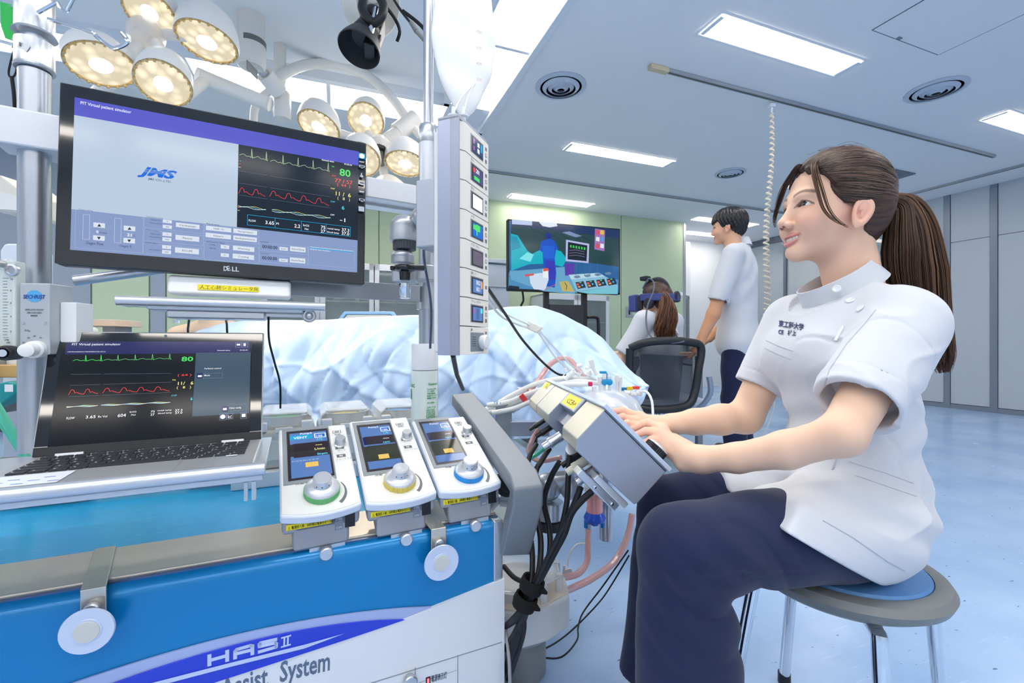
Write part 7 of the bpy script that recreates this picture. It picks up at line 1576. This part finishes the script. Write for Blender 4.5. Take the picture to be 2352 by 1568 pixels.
sdf_obj('hair',lambda p:hair_fn((p-HO)@HB),(.5,.80,.94),(.82,1.06,1.22),.002,M_HAIR,wp,lambda p:hair_col((p-HO)@HB),origin=W0)
hw=lambda x,y,z:HO+HB@V(x,y,z)
tie=hw(-.100,0,.034)
PT=[[tie,P(2074,470,.93),P(2098,522,.92),P(2108,620,.915),P(2118,700,.915),P(2138,780,.92),P(2155,850,.925)],[tie,P(2066,476,.92),P(2068,540,.91),P(2070,620,.905),P(2085,690,.905),P(2120,760,.915)],[tie,P(2086,470,.94),P(2116,520,.94),P(2134,620,.94),P(2146,720,.935),P(2160,810,.935),P(2168,860,.935)]]
strands('ponytail',PT,1500,(.009,.020,.034,.026,.010),0,M_HAIR,wp,W0,seed=3,c0='#271812',c1='#6e4c34',wd=.0012)
def pt_core(p):
    g=[tie+V(.002,0,-.004),P(2082,485,.925),P(2096,550,.92),P(2104,640,.92),P(2122,720,.92)]; rs=[.006,.010,.016,.016,.006]; d=cap(p,g[0],g[1],rs[0],rs[1])
    for a,b,c_,e in zip(g[1:-1],g[2:],rs[1:-1],rs[2:]): d=smin(d,cap(p,a,b,c_,e,(V(0,1,0),1.25)),.02)
    return d+.0012*np.sin(p[:,0]*900+4*np.sin(p[:,2]*20))+.0010*np.sin(p[:,1]*800+3*np.sin(p[:,2]*25))
sdf_obj('ponytail_core',pt_core,(.68,.84,.72),(.90,1.02,1.14),.003,M_HAIR,wp,lambda p:L3('#2c1d17')+(L3('#5d412f')-L3('#2c1d17'))*(.5+.5*np.sin(p[:,0]*900+4*np.sin(p[:,2]*20)))[:,None]*.8,origin=W0)
# fine hair drawn from the hairline back to the tie
def scalp_strands(n):
    rg=np.random.RandomState(12); c=V(-.004,0,.038); R3=V(.0968,.0843,.0888); V_=[];F_=[];Cc=[]; pts=[]
    while len(pts)<n:
        d=nrm(rg.normal(size=3)); p=c+R3*d; hp=hair_poly(p[0:1],p[2:3],HP)[0]
        if -.05<hp<.003 and p[0]>-.03 and rg.rand()<(1.0 if hp>-.012 else .35): pts.append(d)
    td=nrm((HT-c)/R3)
    for d in pts:
        k=12; b0=len(V_); col=L3('#261b18')+(L3('#715647')-L3('#261b18'))*rg.rand()**2; ph=rg.uniform(0,6); om=math.acos(np.clip(np.dot(d,td),-1,1)); lift=rg.uniform(.0,.0022); e_=rg.uniform(.6,.97)
        for j in range(k):
            t=e_*j/(k-1); v=(math.sin((1-t)*om)*d+math.sin(t*om)*td)/math.sin(om); v=v+V(0,0,.05*math.sin(t*3+ph)*math.sin(math.pi*t)); v=nrm(v); p=hw(*(c+(R3+lift*math.sin(math.pi*t)+.0004)*v)); nn=nrm(p-HO); w=.0007*(1-.5*t)*(0.3+min(1,t*6))
            tt=nrm(np.cross(nn,hw(*HT)-p))
            V_+= [p-tt*w,p+nn*w*.8,p+tt*w]; Cc+=[col]*3
        for j in range(k-1):
            x=b0+3*j; F_+= [(x,x+3,x+4,x+1),(x+1,x+4,x+5,x+2)]
    me=bpy.data.meshes.new('hair_strands'); me.from_pydata([tuple(v-W0) for v in V_],[],F_); me.shade_smooth(); me.materials.append(M_HAIR)
    at=me.color_attributes.new('Col','FLOAT_COLOR','POINT'); cc=np.ones((len(V_),4)); cc[:,:3]=np.array(Cc); at.data.foreach_set('color',cc.ravel()); o=bpy.data.objects.new('hair_strands',me); C.objects.link(o); o.parent=wp; tag(o,kind='stuff')
scalp_strands(1300)
m=MB().lathe(tie-W0,nrm(P(2090,460,.93)-tie),[(.012,-.006),(.018,-.004),(.019,.004),(.016,.010),(.012,.010)],26); O('hair_tie',m,mat('tie_brown','#4b3029',.7,bump=.5,bscale=400),wp)
# loose fringe locks
LK=[[hw(.058,.030,.086),P(1875,385,.87),P(1888,430,.855),P(1905,480,.85),P(1930,510,.848),P(1962,528,.85)],[hw(.062,.022,.084),P(1868,390,.875),P(1880,440,.86),P(1893,480,.853),P(1918,506,.85),P(1955,522,.85)]]
strands('fringe_lock',LK,26,(.008,.005,.004,.003,.001),0,M_HAIR,wp,W0,seed=8,wd=.0007,c1='#8a5f42')
LK=[[hw(.070,-.010,.084),P(1832,385,.93),P(1805,425,.955),P(1790,465,.98),P(1779,500,.99),P(1781,525,.985)],[hw(.066,-.030,.078),P(1822,400,.97),P(1795,440,.99),P(1783,480,1.0),P(1778,515,.995)]]
strands('fringe_lock',LK,60,(.012,.007,.005,.004,.001),0,M_HAIR,wp,W0,seed=9,wd=.0008,c1='#6a4a36')
LK=[[hw(.03+dx,.03+dy,.118),hw(.0+dx,.03+dy,.129),hw(-.05+dx,.02+dy,.122)] for dx,dy in ((0,0),(.02,-.02),(.03,-.04),(-.02,-.01))]
strands('flyaway_hair',LK,16,(.002,.005,.006,.005,.003),0,M_HAIR,wp,W0,seed=10,wd=.00022,c0='#5a4034',c1='#8a6a54')
# tunic
NKT=nrm(V(.868,0,.497)); NKN=nrm(V(-.497,0,.868)); NKC=V(.672,.925,.906)
hemN=P(1968,925,.712); hemF=P(1740,884,1.062)
legs=dict(hN=V(.620,.812,.472),kN=V(.268,.722,.472),hF=V(.640,.965,.472),kF=V(.342,.975,.448))
def torso(p,off=0):
    d=elp(p,(.655,.918,.775),(.100+off,.145+off,.125+off)); d=smin(d,elp(p,(.590,.868,.765),(.050+off,.058+off,.055+off)),.04); d=smin(d,elp(p,(.590,.972,.768),(.050+off,.058+off,.055+off)),.04)
    d=smin(d,elp(p,(.672,.905,.65),(.096+off,.128+off,.12+off)),.05); d=smin(d,elp(p,(.657,.888,.512),(.106+off,.136+off,.115+off)),.05)
    d=smin(d,cap(p,V(.675,.805,.820),V(.652,1.035,.838),.052+off,.050+off),.04); d=smin(d,cap(p,V(.700,.905,.872),V(.680,.815,.852),.046,.044),.03); d=smin(d,cap(p,V(.685,.945,.872),V(.655,1.03,.858),.044,.042),.03); return smin(d,elp(p,(.668,.925,.875),(.082,.080,.045)),.02)
def fold(p):
    r=np.sqrt(((p-V(.60,.77,.76))**2).sum(1)); w=np.exp(-(r/.09)**2); f=.0040*w*np.sin(p@V(62,20,-78)+3*np.sin(p[:,0]*25)); u=p[:,2]-.50+.35*(p[:,0]-.7); f+=.0055*np.exp(-(u/.06)**2)*np.sin(p[:,2]*75+p[:,0]*35+p[:,1]*12); f+=.004*np.exp(-((p[:,2]-.63)/.05)**2)*np.sin(p[:,2]*95-p[:,0]*40+p[:,1]*18)
    f+=.0018*np.sin(p[:,0]*31+p[:,2]*23+3*np.sin(p[:,1]*13))
    rd=lambda x:(1-np.abs(np.sin(x)))**2.5
    wb=np.exp(-((p[:,2]-.70)/.05)**2)*np.clip((p[:,0]-.62)/.06,0,1); f+=.0065*wb*rd(p[:,2]*34+p[:,0]*22+2.2*np.sin(p[:,1]*9+p[:,2]*11))
    wc=np.exp(-((p[:,2]-.53)/.05)**2)*np.clip((p[:,0]-.50)/.08,0,1); f+=.0060*wc*rd(p[:,2]*30-p[:,0]*12+2*np.sin(p[:,0]*17+p[:,1]*5))
    ws=np.exp(-(((p-V(.60,.74,.77))**2).sum(1))/.012); f+=.0060*ws*rd(p[:,0]*34-p[:,2]*30+p[:,1]*16+1.6*np.sin(p[:,0]*21+p[:,2]*19))
    wf=np.exp(-((p[:,2]-.66)/.08)**2)*np.clip((.66-p[:,0])/.05,0,1); f+=.0045*wf*rd(p[:,1]*36+p[:,2]*16+1.5*np.sin(p[:,2]*24))
    return f
def plane(p,o,n): return (p-o)@nrm(n)
def tunic_fn(p):
    d=torso(p)
    axN=nrm(elN-shN); axF=nrm(elF-shF)
    sN=cap(p,shN,hemN,.061,.060); sF=cap(p,shF,hemF,.060,.050)
    sN=smax(sN,plane(p,hemN+axN*.004,axN),.004); sF=smax(sF,plane(p,hemF+axF*.004,axF),.004)
    sN=smax(sN,-np.maximum(cap(p,shN,hemN+axN*.1,.048,.0525),-plane(p,hemN-axN*.035,axN)),.003); sF=smax(sF,-np.maximum(cap(p,shF,hemF+axF*.1,.046,.0445),-plane(p,hemF-axF*.03,axF)),.003)
    # flaps over the thighs
    fN=smax(cap(p,V(.615,.805,.478),legs['kN'],.094,.079,(V(0,1,0),.94)),plane(p,V(.409,.72,.517),V(-1,0,1.49)),.006)
    fF=smax(cap(p,V(.62,.965,.475),legs['kF'],.094,.077),plane(p,V(.430,.93,.5),V(-1,0,.15)),.006)
    fl=smin(fN,fF,.008)
    d=smin(d,fl,.03)
    d=d-fold(p)
    d=smin(d,sN-fold(p)*.8,.030); d=smin(d,sF,.03)
    # hem and centre-front opening
    hem=np.minimum(plane(p,V(.409,.70,.515),V(-.585,0,-1)),99); d=smax(d,hem,.004); d=smax(d,.397-p[:,2],.004)
    # slit between the two front flaps
    sl=np.maximum(np.abs(p[:,1]-.845-.15*(p[:,0]-.45))-.012-.10*np.clip(.50-p[:,0],0,1),-(.50-p[:,0])*1.0); sl=np.maximum(sl,p[:,2]-.60); d=smax(d,-sl,.004)
    # neck opening
    e=p-NKC; a_,b_,c_=e@NKT,e[:,1],e@NKN; nk=(np.sqrt((a_/.074)**2+(b_/.060)**2)-1)*.06; d=smax(d,-np.maximum(nk,-(c_+.012)),.004); d=smax(d,np.where((np.sqrt((a_/.105)**2+(b_/.09)**2)<1),c_-.002,-1),.006)
    # press-stud front seam on the near side of the chest, side pocket edge and side seam: shallow grooves
    xs=p[:,0]-(.585+.30*np.clip(.82-p[:,2],0,.2)-.25*np.clip(p[:,2]-.76,0,.1)); g=np.abs(xs*.7+(p[:,1]-.80)*.35)-.0012; d=np.where((g<.002)&(p[:,2]<.85)&(p[:,2]>.56)&(p[:,1]<.87),d+.0016*np.clip(1-g/.002,0,1),d)
    g=np.abs(p[:,0]-(.735-.25*(p[:,2]-.6)**2)); d=d+.0014*np.exp(-(g/.0018)**2)*(p[:,1]<.88)*(p[:,2]<.72)
    g=np.abs(((p-hemN)@axN)+.030); d=d+.0014*np.exp(-(g/.0015)**2)*(cap(p,shN,hemN,.061,.060)<.01)
    g=np.abs(((p-hemF)@axF)+.024); d=d+.0014*np.exp(-(g/.0015)**2)*(cap(p,shF,hemF,.066,.063)<.01)
    return d
sdf_obj('tunic',tunic_fn,(.38,.60,.38),(.86,1.16,.94),.0032,M_TUN,wp,origin=W0)
# stand collar
m=MB(); n=72
LV=[(-.010,.084,.068),(.012,.078,.065),(.034,.073,.062),(.0345,.0705,.0595),(.012,.075,.0625),(-.008,.080,.0655)]
for z,rx_,ry_ in LV:
    for j in range(n):
        a=2*math.pi*j/n; m.v.append(tuple(NKC+NKT*(rx_*math.cos(a))+V(0,1,0)*ry_*math.sin(a)+NKN*z+NKT*(-.10*z)-W0))
for i in range(6):
    for j in range(n): m.f.append((i*n+j,i*n+(j+1)%n,((i+1)%6)*n+(j+1)%n,((i+1)%6)*n+j)); m.mi.append(0)
col=O('collar',m,M_TUN,wp); 
def surf(px,py,fn,Y0=.55,Y1=1.2):
    "first point of the garment along a sight line (to sew marks onto the cloth)"
    Ys=np.linspace(Y0,Y1,400); pts=np.array([P(px,py,y) for y in Ys]); d=fn(pts); k=np.argmax(d<0); 
    if d[k]>=0: return None,None
    p=pts[k-1]+(pts[k]-pts[k-1])*(d[k-1]/(d[k-1]-d[k])); e=.004; g=V(*[(fn(np.array([p+np.eye(3)[i]*e]))-fn(np.array([p-np.eye(3)[i]*e])))[0] for i in range(3)]); return p,nrm(g)
bt=mat('button_white','#e4e6ec',.3)
for px,py in ((1953,690),(1977,708)):
    p,g=surf(px,py,tunic_fn)
    if p is not None: O('button',MB().lathe(p-W0+g*.0005,g,[(.0072,0),(.0075,.0012),(.006,.0022),(.0046,.0015),(0,.0015)],24),bt,wp)
O('button',MB().lathe(P(1922,663,.860)-W0,nrm(V(-.75,-.62,.25)),[(.0072,-.004),(.0075,.0012),(.006,.0022),(.0046,.0015),(0,.0015)],24),bt,wp)
# embroidery and stitched lines laid on the cloth
def sew(name,lines,w,mt):
    m=MB()
    for pl in lines:
        pts=[]
        for a,b in zip(pl[:-1],pl[1:]):
            k=max(2,int(math.hypot(b[0]-a[0],b[1]-a[1])/9))
            for t in np.linspace(0,1,k,endpoint=False): pts.append((a[0]+(b[0]-a[0])*t,a[1]+(b[1]-a[1])*t))
        pts.append(pl[-1]); s3=[]
        for q in pts:
            p,g=surf(q[0],q[1],tunic_fn)
            if p is not None and (not s3 or np.linalg.norm(p+g*.0004-s3[-1])<.03): s3.append(p+g*.0004)
        if len(s3)>1: m.tube([q-W0 for q in s3],w,5)
    if m.v: O(name,m,mt,wp,kind=None)
sm=mat('stitch_grey','#b6bccb',.8)
sew('front_seam',[[(2012,712),(1985,745),(1945,790),(1905,850),(1880,930),(1876,1000)]],.0010,sm)
sew('front_seam',[[(1940,1010),(1915,1070),(1895,1125)]],.0010,sm)
sew('pocket_stitching',[[(1760,782),(1790,795),(1822,806)],[(1758,800),(1788,814),(1818,825)]],.0007,sm)
sew('pocket_stitching',[[(1890,1195),(1960,1235),(2040,1290),(2078,1310)]],.0008,sm)
sew('waist_stitching',[[(1950,1060),(2030,1085),(2098,1110)],[(1965,1092),(2040,1118),(2105,1140)]],.0006,sm)
em_=MB()
def emb(t,px0,py0,px1,py1,hp):
    vs,fs=text_mesh(t,.035,.12)
    if not len(vs): return
    w=vs[:,0].max(); out=[]
    gx,gy=np.meshgrid(np.linspace(px0-3,px1+3,9),np.linspace(min(py0,py1)-hp*1.3,max(py0,py1)+3,6)); gx=gx.ravel(); gy=gy.ravel(); dd=[surf(a,b,tunic_fn,.8,1.2)[0] for a,b in zip(gx,gy)]
    ok=[i for i,q in enumerate(dd) if q is not None]; f_=lambda a,b:np.stack([np.ones_like(a),a,b,a*a,a*b,b*b],-1); mx_,my_=(px0+px1)/2,py0
    co=np.linalg.lstsq(f_((gx[ok]-mx_)/40,(gy[ok]-my_)/20),np.array([dd[i][1] for i in ok]),rcond=None)[0]
    for x,y,z in vs:
        px=px0+(px1-px0)*x/w; py=py0+(py1-py0)*x/w-y/.75*hp; Yd=float(f_(np.array((px-mx_)/40),np.array((py-my_)/20))@co); out.append(P(px,py,Yd-.0035)-W0)
    em_.add(out,fs)
emb('東工科大学',1788,748,1846,757,12); emb('CE　村上',1787,766,1828,770,10)
O('embroidery',em_,mat('thread_navy','#252b5c',.7),wp,smooth=0,label='navy embroidered Japanese lettering')
p,g=surf(1927,768,tunic_fn)
if p is not None: O('zip_pull',MB().bar(p-W0+g*.002+V(.008,0,.014),p-W0+g*.002+V(-.006,0,-.012),.005,.002,up=tuple(g)),M_WP,wp,bevel=.001)
# trousers
def trouser_fn(p):
    k=(V(0,1,0),.95)
    d=cap(p,legs['hN'],legs['kN'],.086,.068,k); d2=cap(p,legs['hF'],legs['kF'],.084,.066,k)
    n1=cap(p,V(.272,.722,.455),V(.288,.728,.09),.070,.098,(V(0,1,0),1.25)); n2=cap(p,V(.338,.975,.435),V(.325,1.0,.085),.066,.086,(V(0,1,0),1.2))
    rd=lambda x:(1-np.abs(np.sin(x)))**2
    fr=lambda c:-.006*np.exp(-(((p-c)**2).sum(1))/.010)*rd(p[:,2]*48+p[:,0]*40+1.5*np.sin(p[:,0]*30))*1.0+.003*np.exp(-(((p-c)**2).sum(1))/.012)*np.sin((p[:,2]+p[:,0]*.9)*105)
    d=smin(d,n1,.018)-fr(V(.33,.68,.40)); d2=smin(d2,n2,.018)-fr(V(.40,.93,.38))
    d=np.minimum(d,d2); d=smin(d,elp(p,(.645,.888,.475),(.092,.122,.082)),.03)
    d=d-.0030*np.sin(p[:,2]*14+p[:,0]*38+2*np.sin(p[:,1]*12))*np.clip((.44-p[:,2])/.1,0,1)-.0016*np.sin(p[:,0]*40+p[:,1]*30)
    g=np.abs(p[:,2]-.455-.04*(p[:,0]-.5)); d=d+.0012*np.exp(-(g/.0016)**2)*(p[:,1]<.72)*(p[:,0]>.33)
    d=smax(d,.393-p[:,2]+.0*p[:,0],.006)*(p[:,0]>.52)+d*(p[:,0]<=.52)
    return smax(d,.078-p[:,2],.003)
sdf_obj('trousers',trouser_fn,(.14,.58,.06),(.82,1.14,.60),.004,M_NAVY,wp,origin=W0)
def shoe(p,c,f=V(-1,0,0)):
    return smin(cap(p,c+V(.02,0,.035),c+V(-.12,0,.028),.036,.034,(V(0,0,1),1.1)),cap(p,c+V(.02,0,.05),c+V(.02,0,.09),.034,.036),.02)
for c in (V(.33,.728,0),V(.405,1.0,0)): sdf_obj('shoe',lambda p,c=c:smax(shoe(p,c),.001-p[:,2],.003),c+V(-.20,-.08,-.01),c+V(.10,.08,.14),.005,mat('shoe_white','#e3e5ea',.4),wp,origin=W0)
# ---------------------------------------------------------------- standing man
YM=3.13; MO=P(1690,784,YM); MO[2]=0; mF=nrm(V(-.80,.60,0)); mL=nrm(np.cross((0,0,1),mF))
MFr=Fr(MO,B=np.array([mF,mL,V(0,0,1)]).T)
mp=T('person','standing man with black hair in white tunic and navy trousers, seen from behind','person',MFr)
ml=lambda px,py,Y:MFr.l(P(px,py,Y))
mh=ml(1672,522,3.10); hB=headB((1,.10,-.02)); mh=V(mh[0],mh[1],mh[2])
shz=CAMH-(598-784)*.003; 
mS=[V(-.02,.185,1.37),V(-.02,-.185,1.37)]; mE=[ml(1638,722,2.98),V(-.0,-.26,1.09)]; mW=[ml(1608,785,3.0),V(.16,-.12,.86)]
mW[0]=V(.20,.10,.82) if False else mW[0]
def man_body(p):
    q=(p-mh)@hB*1.0; d=head_fn(q/1.02,False,neck=(-.035,0,-.17),nr=.054)*1.02
    for i in(0,1): 
        a=smin(cap(p,mS[i],mE[i],.050,.040),cap(p,mE[i],mW[i],.042,.029),.02); w=mW[i]; dr=nrm(w-mE[i]); d=smin(d,a,.02)
        K=[w+dr*.07+mLloc*s_ for s_ in(-.028,-.009,.009,.026)]; h_=cap(p,w,w+dr*.065,.024,.020,(V(1,0,0),.8))
        for k_i in K: h_=smin(h_,cap(p,k_i,k_i+nrm(dr+V(.5,0,-.1))*.055,.0105,.008),.006)
        h_=smin(h_,cap(p,w+dr*.02,w+dr*.06+V(.035,0,0),.014,.010),.01); d=smin(d,h_,.012)
    return d
mLloc=V(0,1,0)
def mcol(p): 
    c=face_col((p-mh)@hB,L3('#e2b193'),False,'#1c1614'); c[p[:,2]<1.4]=L3('#d9a17c'); return c
sdf_obj('body',man_body,(-.25,-.36,.68),(.42,.40,1.78),.006,M_SKIN,mp,mcol,fr=None,slack=1.2)
def man_hair(p):
    q=((p-mh)@hB)/1.03; d=elp(q,(-.012,0,.044),(.110,.090,.088)); d=smin(d,elp(q,(-.06,0,.0),(.052,.072,.070)),.03)
    a=np.arctan2(q[:,1],q[:,0]); d=d+.0028*np.sin(a*26+q[:,2]*60+3*np.sin(q[:,2]*30))+.0016*np.sin(a*61)
    return smax(d,hair_poly(q[:,0]+.005*np.sin(q[:,1]*150),q[:,2],[(-.2,.25),(.13,.25),(.110,.040),(.085,.022),(.060,.040),(.040,.02),(.028,-.018),(.006,-.018),(-.018,-.012),(-.024,-.045),(-.045,-.078),(-.2,-.078)]),.006)
sdf_obj('hair',man_hair,(mh[0]-.16,mh[1]-.13,mh[2]-.12),(mh[0]+.16,mh[1]+.13,mh[2]+.18),.004,mat('hair_black','#15151a',.35,spec=.6),mp)
def man_tunic(p):
    d=elp(p,(-.02,0,1.24),(.115,.185,.22)); d=smin(d,elp(p,(-.01,0,1.0),(.125,.165,.22)),.08); d=smin(d,cap(p,V(-.02,.15,1.385),V(-.02,-.15,1.385),.060,.060),.05); d=smin(d,elp(p,(-.01,0,.80),(.135,.180,.16)),.06)
    for i in(0,1):
        ax=nrm(mE[i]-mS[i]); he=mS[i]+ax*(np.linalg.norm(mE[i]-mS[i])*.78); s_=smax(cap(p,mS[i],he,.070,.068),plane(p,he,ax),.006); s_=smax(s_,-np.maximum(cap(p,mS[i],he+ax*.1,.05,.055),-plane(p,he-ax*.03,ax)),.004); d=smin(d,s_,.03)
    d=d-.004*np.sin(p[:,2]*22+p[:,1]*20+2*np.sin(p[:,1]*15+p[:,2]*9))
    d=smin(d,cap(p,V(-.03,.10,1.40),V(-.03,.02,1.435),.045,.05),.03); d=smin(d,cap(p,V(-.03,-.10,1.40),V(-.03,-.02,1.435),.045,.05),.03)
    return smax(d,.688-p[:,2],.004)
sdf_obj('tunic',man_tunic,(-.22,-.36,.66),(.28,.38,1.52),.0075,M_TUN,mp)
O('collar',MB().lathe((-.022,0,1.445),nrm(V(.12,0,1)),[(.082,0),(.074,.03),(.068,.055),(.065,.055),(.071,.03),(.078,.0)],40),M_TUN,mp)
def man_tr(p):
    d=elp(p,(-.01,0,.80),(.115,.155,.14))
    for s_ in(1,-1): d=smin(d,smin(cap(p,V(-.01,.085*s_,.76),V(.0,.09*s_,.42),.088,.072),cap(p,V(0,.09*s_,.42),V(-.02,.10*s_,.06),.072,.075),.02),.015)
    return smax(d-.003*np.sin(p[:,2]*30+p[:,1]*20),.055-p[:,2],.004)
sdf_obj('trousers',man_tr,(-.18,-.26,.03),(.18,.26,.94),.010,M_NAVY,mp)
for s_ in(1,-1): sdf_obj('shoe',lambda p,s_=s_:smax(cap(p,V(-.05,.10*s_,.035),V(.13,.11*s_,.03),.042,.038),.001-p[:,2],.004),(-.12,.02 if s_>0 else -.18,-.01),(.20,.18 if s_>0 else -.02,.12),.008,mat('shoe_black','#1a1416',.4),mp)
# ---------------------------------------------------------------- seated woman with headset
YV=2.86; VO=V((1515-1176)/FPX*YV,YV,0); vF=nrm(V(-.62,.78,0)); VFr=Fr(VO,B=np.array([vF,nrm(np.cross((0,0,1),vF)),V(0,0,1)]).T)
vp=T('person','seated woman with a wavy ponytail and blue headset, seen from behind','person',VFr)
vl=lambda px,py,Y:VFr.l(P(px,py,Y)); vh=vl(1508,692,2.86); vB=headB((1,.05,-.05))
vS=[V(-.0,.165,.925),V(-.0,-.165,.925)]; vE=[vl(1424,830,2.80),V(.08,-.24,.70)]; vW=[vE[0]+V(.20,-.03,.0),V(.27,-.15,.72)]
def vr_body(p):
    q=(p-vh)@vB; d=head_fn(q,False,neck=(-.035,0,-.16),nr=.046)
    for i in(0,1): d=smin(d,smin(cap(p,vS[i],vE[i],.042,.036),cap(p,vE[i],vW[i],.036,.024),.02),.02); dr=nrm(vW[i]-vE[i]); h_=cap(p,vW[i],vW[i]+dr*.06,.022,.018); 
    for i in(0,1):
        dr=nrm(vW[i]-vE[i])
        for a in(-.024,-.008,.008,.022): d=smin(d,cap(p,vW[i]+dr*.03+V(0,a,0),vW[i]+dr*.12+V(0,a*1.2,-.01),.012,.008),.008)
        d=smin(d,cap(p,vW[i]+dr*.02,vW[i]+dr*.07+V(0,.03 if i else -.03,0),.013,.009),.008)
    return d
sdf_obj('body',vr_body,(-.2,-.34,.62),(.46,.36,1.26),.006,M_SKIN,vp,lambda p:face_col((p-vh)@vB,L3('#e6b99d'),False),slack=1.2)
sdf_obj('hair',lambda p:hair_fn((p-vh)@vB,1.5),(vh[0]-.16,vh[1]-.12,vh[2]-.12),(vh[0]+.13,vh[1]+.12,vh[2]+.16),.004,M_HAIR,vp,lambda p:hair_col((p-vh)@vB,'#2c1d18','#6b4a3a'))
pt=[vl(1516,672,2.78),vl(1528,690,2.73),vl(1524,730,2.71),vl(1520,765,2.72),vl(1532,785,2.74)]; pt2=[vl(1516,672,2.78),vl(1532,695,2.74),vl(1540,730,2.71),vl(1535,760,2.72),vl(1548,778,2.74)]
strands('ponytail',[pt,pt2],420,(.012,.030,.042,.034,.016),0,M_HAIR,vp,V(0,0,0),seed=5,c0='#4a2c20',c1='#a87454',curl=.014,wd=.0032)
def vr_t(p):
    d=elp(p,(.0,0,.76),(.11,.155,.20)); d=smin(d,cap(p,V(0,.13,.93),V(0,-.13,.93),.052,.052),.05); d=smin(d,elp(p,(.02,0,.55),(.13,.165,.13)),.06)
    for i in(0,1):
        ax=nrm(vE[i]-vS[i]); he=vS[i]+ax*(np.linalg.norm(vE[i]-vS[i])*.80); s_=smax(cap(p,vS[i],he,.062,.062),plane(p,he,ax),.006); s_=smax(s_,-np.maximum(cap(p,vS[i],he+ax*.1,.045,.050),-plane(p,he-ax*.03,ax)),.004); d=smin(d,s_,.03)
    d=d-.0035*np.sin(p[:,2]*30+p[:,1]*25+2*np.sin(p[:,1]*20))
    return smin(d,smax(np.abs(cap(p,V(-.02,0,.95),V(-.03,0,1.08),.058,.053))-.003,np.maximum(p[:,2]-1.02,.95-p[:,2]),.003),.006)
sdf_obj('tunic',vr_t,(-.2,-.36,.46),(.3,.36,1.06),.0075,M_TUN,vp)
def vr_l(p):
    d=elp(p,(.02,0,.52),(.12,.16,.07))
    for s_ in(1,-1): d=smin(d,smin(cap(p,V(.03,.09*s_,.53),V(.42,.11*s_,.53),.08,.062),cap(p,V(.42,.11*s_,.52),V(.40,.12*s_,.07),.06,.065),.02),.02)
    return smax(d,.06-p[:,2],.004)
sdf_obj('trousers',vr_l,(-.14,-.24,.03),(.52,.24,.64),.010,M_NAVY,vp)
for s_ in(1,-1): sdf_obj('shoe',lambda p,s_=s_:smax(cap(p,V(.37,.12*s_,.035),V(.52,.13*s_,.03),.042,.036),.001-p[:,2],.004),(.3,.05 if s_>0 else -.2,-.01),(.60,.2 if s_>0 else -.05,.12),.008,mat('shoe_white','#e3e5ea',.4),vp)
# headset
hs=T('headset','navy blue headset strapped on the head of the woman in the mesh chair','headset',Fr(VFr.w(*vh),B=VFr.B@vB))
M_HS=mat('headset_blue','#3c4a86',.5); M_HSD=mat('headset_dark','#1e2230',.5)
O('visor',MB().prism([(.085,-.085),(.100,-.095),(.150,-.085),(.160,-.04),(.160,.04),(.150,.085),(.100,.095),(.085,.085)],-.055,.050),M_HS,hs,bevel=.014,seg=3)
O('face_gasket',MB().prism([(.055,-.075),(.09,-.085),(.09,.085),(.055,.075)],-.045,.042),M_HSD,hs,bevel=.006)
def band(z,rx,ry,cx,a0,a1,hh,tilt,mt,nm):
    m=MB(); n=26
    for j in range(n+1):
        a=R_(a0+(a1-a0)*j/n); x=cx+rx*math.cos(a); y=ry*math.sin(a); zz_=z+tilt*x
        for dr,dz in ((0,-hh),(0,hh),(.012,hh*.8),(.012,-hh*.8)): m.v.append((x+dr*math.cos(a),y+dr*math.sin(a),zz_+dz))
    for j in range(n):
        for k in range(4): m.f.append((j*4+k,j*4+(k+1)%4,j*4+4+(k+1)%4,j*4+4+k)); m.mi.append(0)
    m.f+=[(3,2,1,0),tuple(n*4+k for k in range(4))]; m.mi+=[0,0]; return O(nm,m,mt,hs,bevel=.002)
band(.020,.125,.098,-.012,60,300,.024,.10,M_HS,'rear_band')
m=MB().tube([(.08*math.cos(R_(a))-.0,0,.045+.088*math.sin(R_(a))) for a in range(10,172,9)],.013,8,flat=1.6); O('top_strap',m,M_HSD,hs)
O('rear_dial',MB().lathe((-.140,0,.012),(-1,0,-.05),[(.034,-.008),(.034,.004),(.028,.008),(0,.008)],30),M_HSD,hs)
for s_ in(1,-1): O('earphone',MB().lathe((-.005,s_*.102,-.018),(0,s_,0),[(.034,-.014),(.036,.0),(.030,.010),(0,.012)],26),M_HSD,hs)
O('white_tag',MB().box(-.138,-.075,.024,-.105,-.045,.045),M_WP,hs,bevel=.002)
O('antenna_block',MB().box(.02,.02,.135,.07,.07,.16),M_HSD,hs,bevel=.004)
cab('headset_cable',[(1476,662,2.80),(1490,640,2.76),(1502,650,2.73),(1500,672,2.70),(1488,700,2.68),(1484,735,2.66),(1490,765,2.62),(1510,783,2.58),(1540,788,2.56),(1572,784,2.56)],.0045,'grey headset cable looping down the woman\'s back over the mesh chair',mt=mat('cable_slate','#5a6270',.5))
bpy.context.view_layer.update()
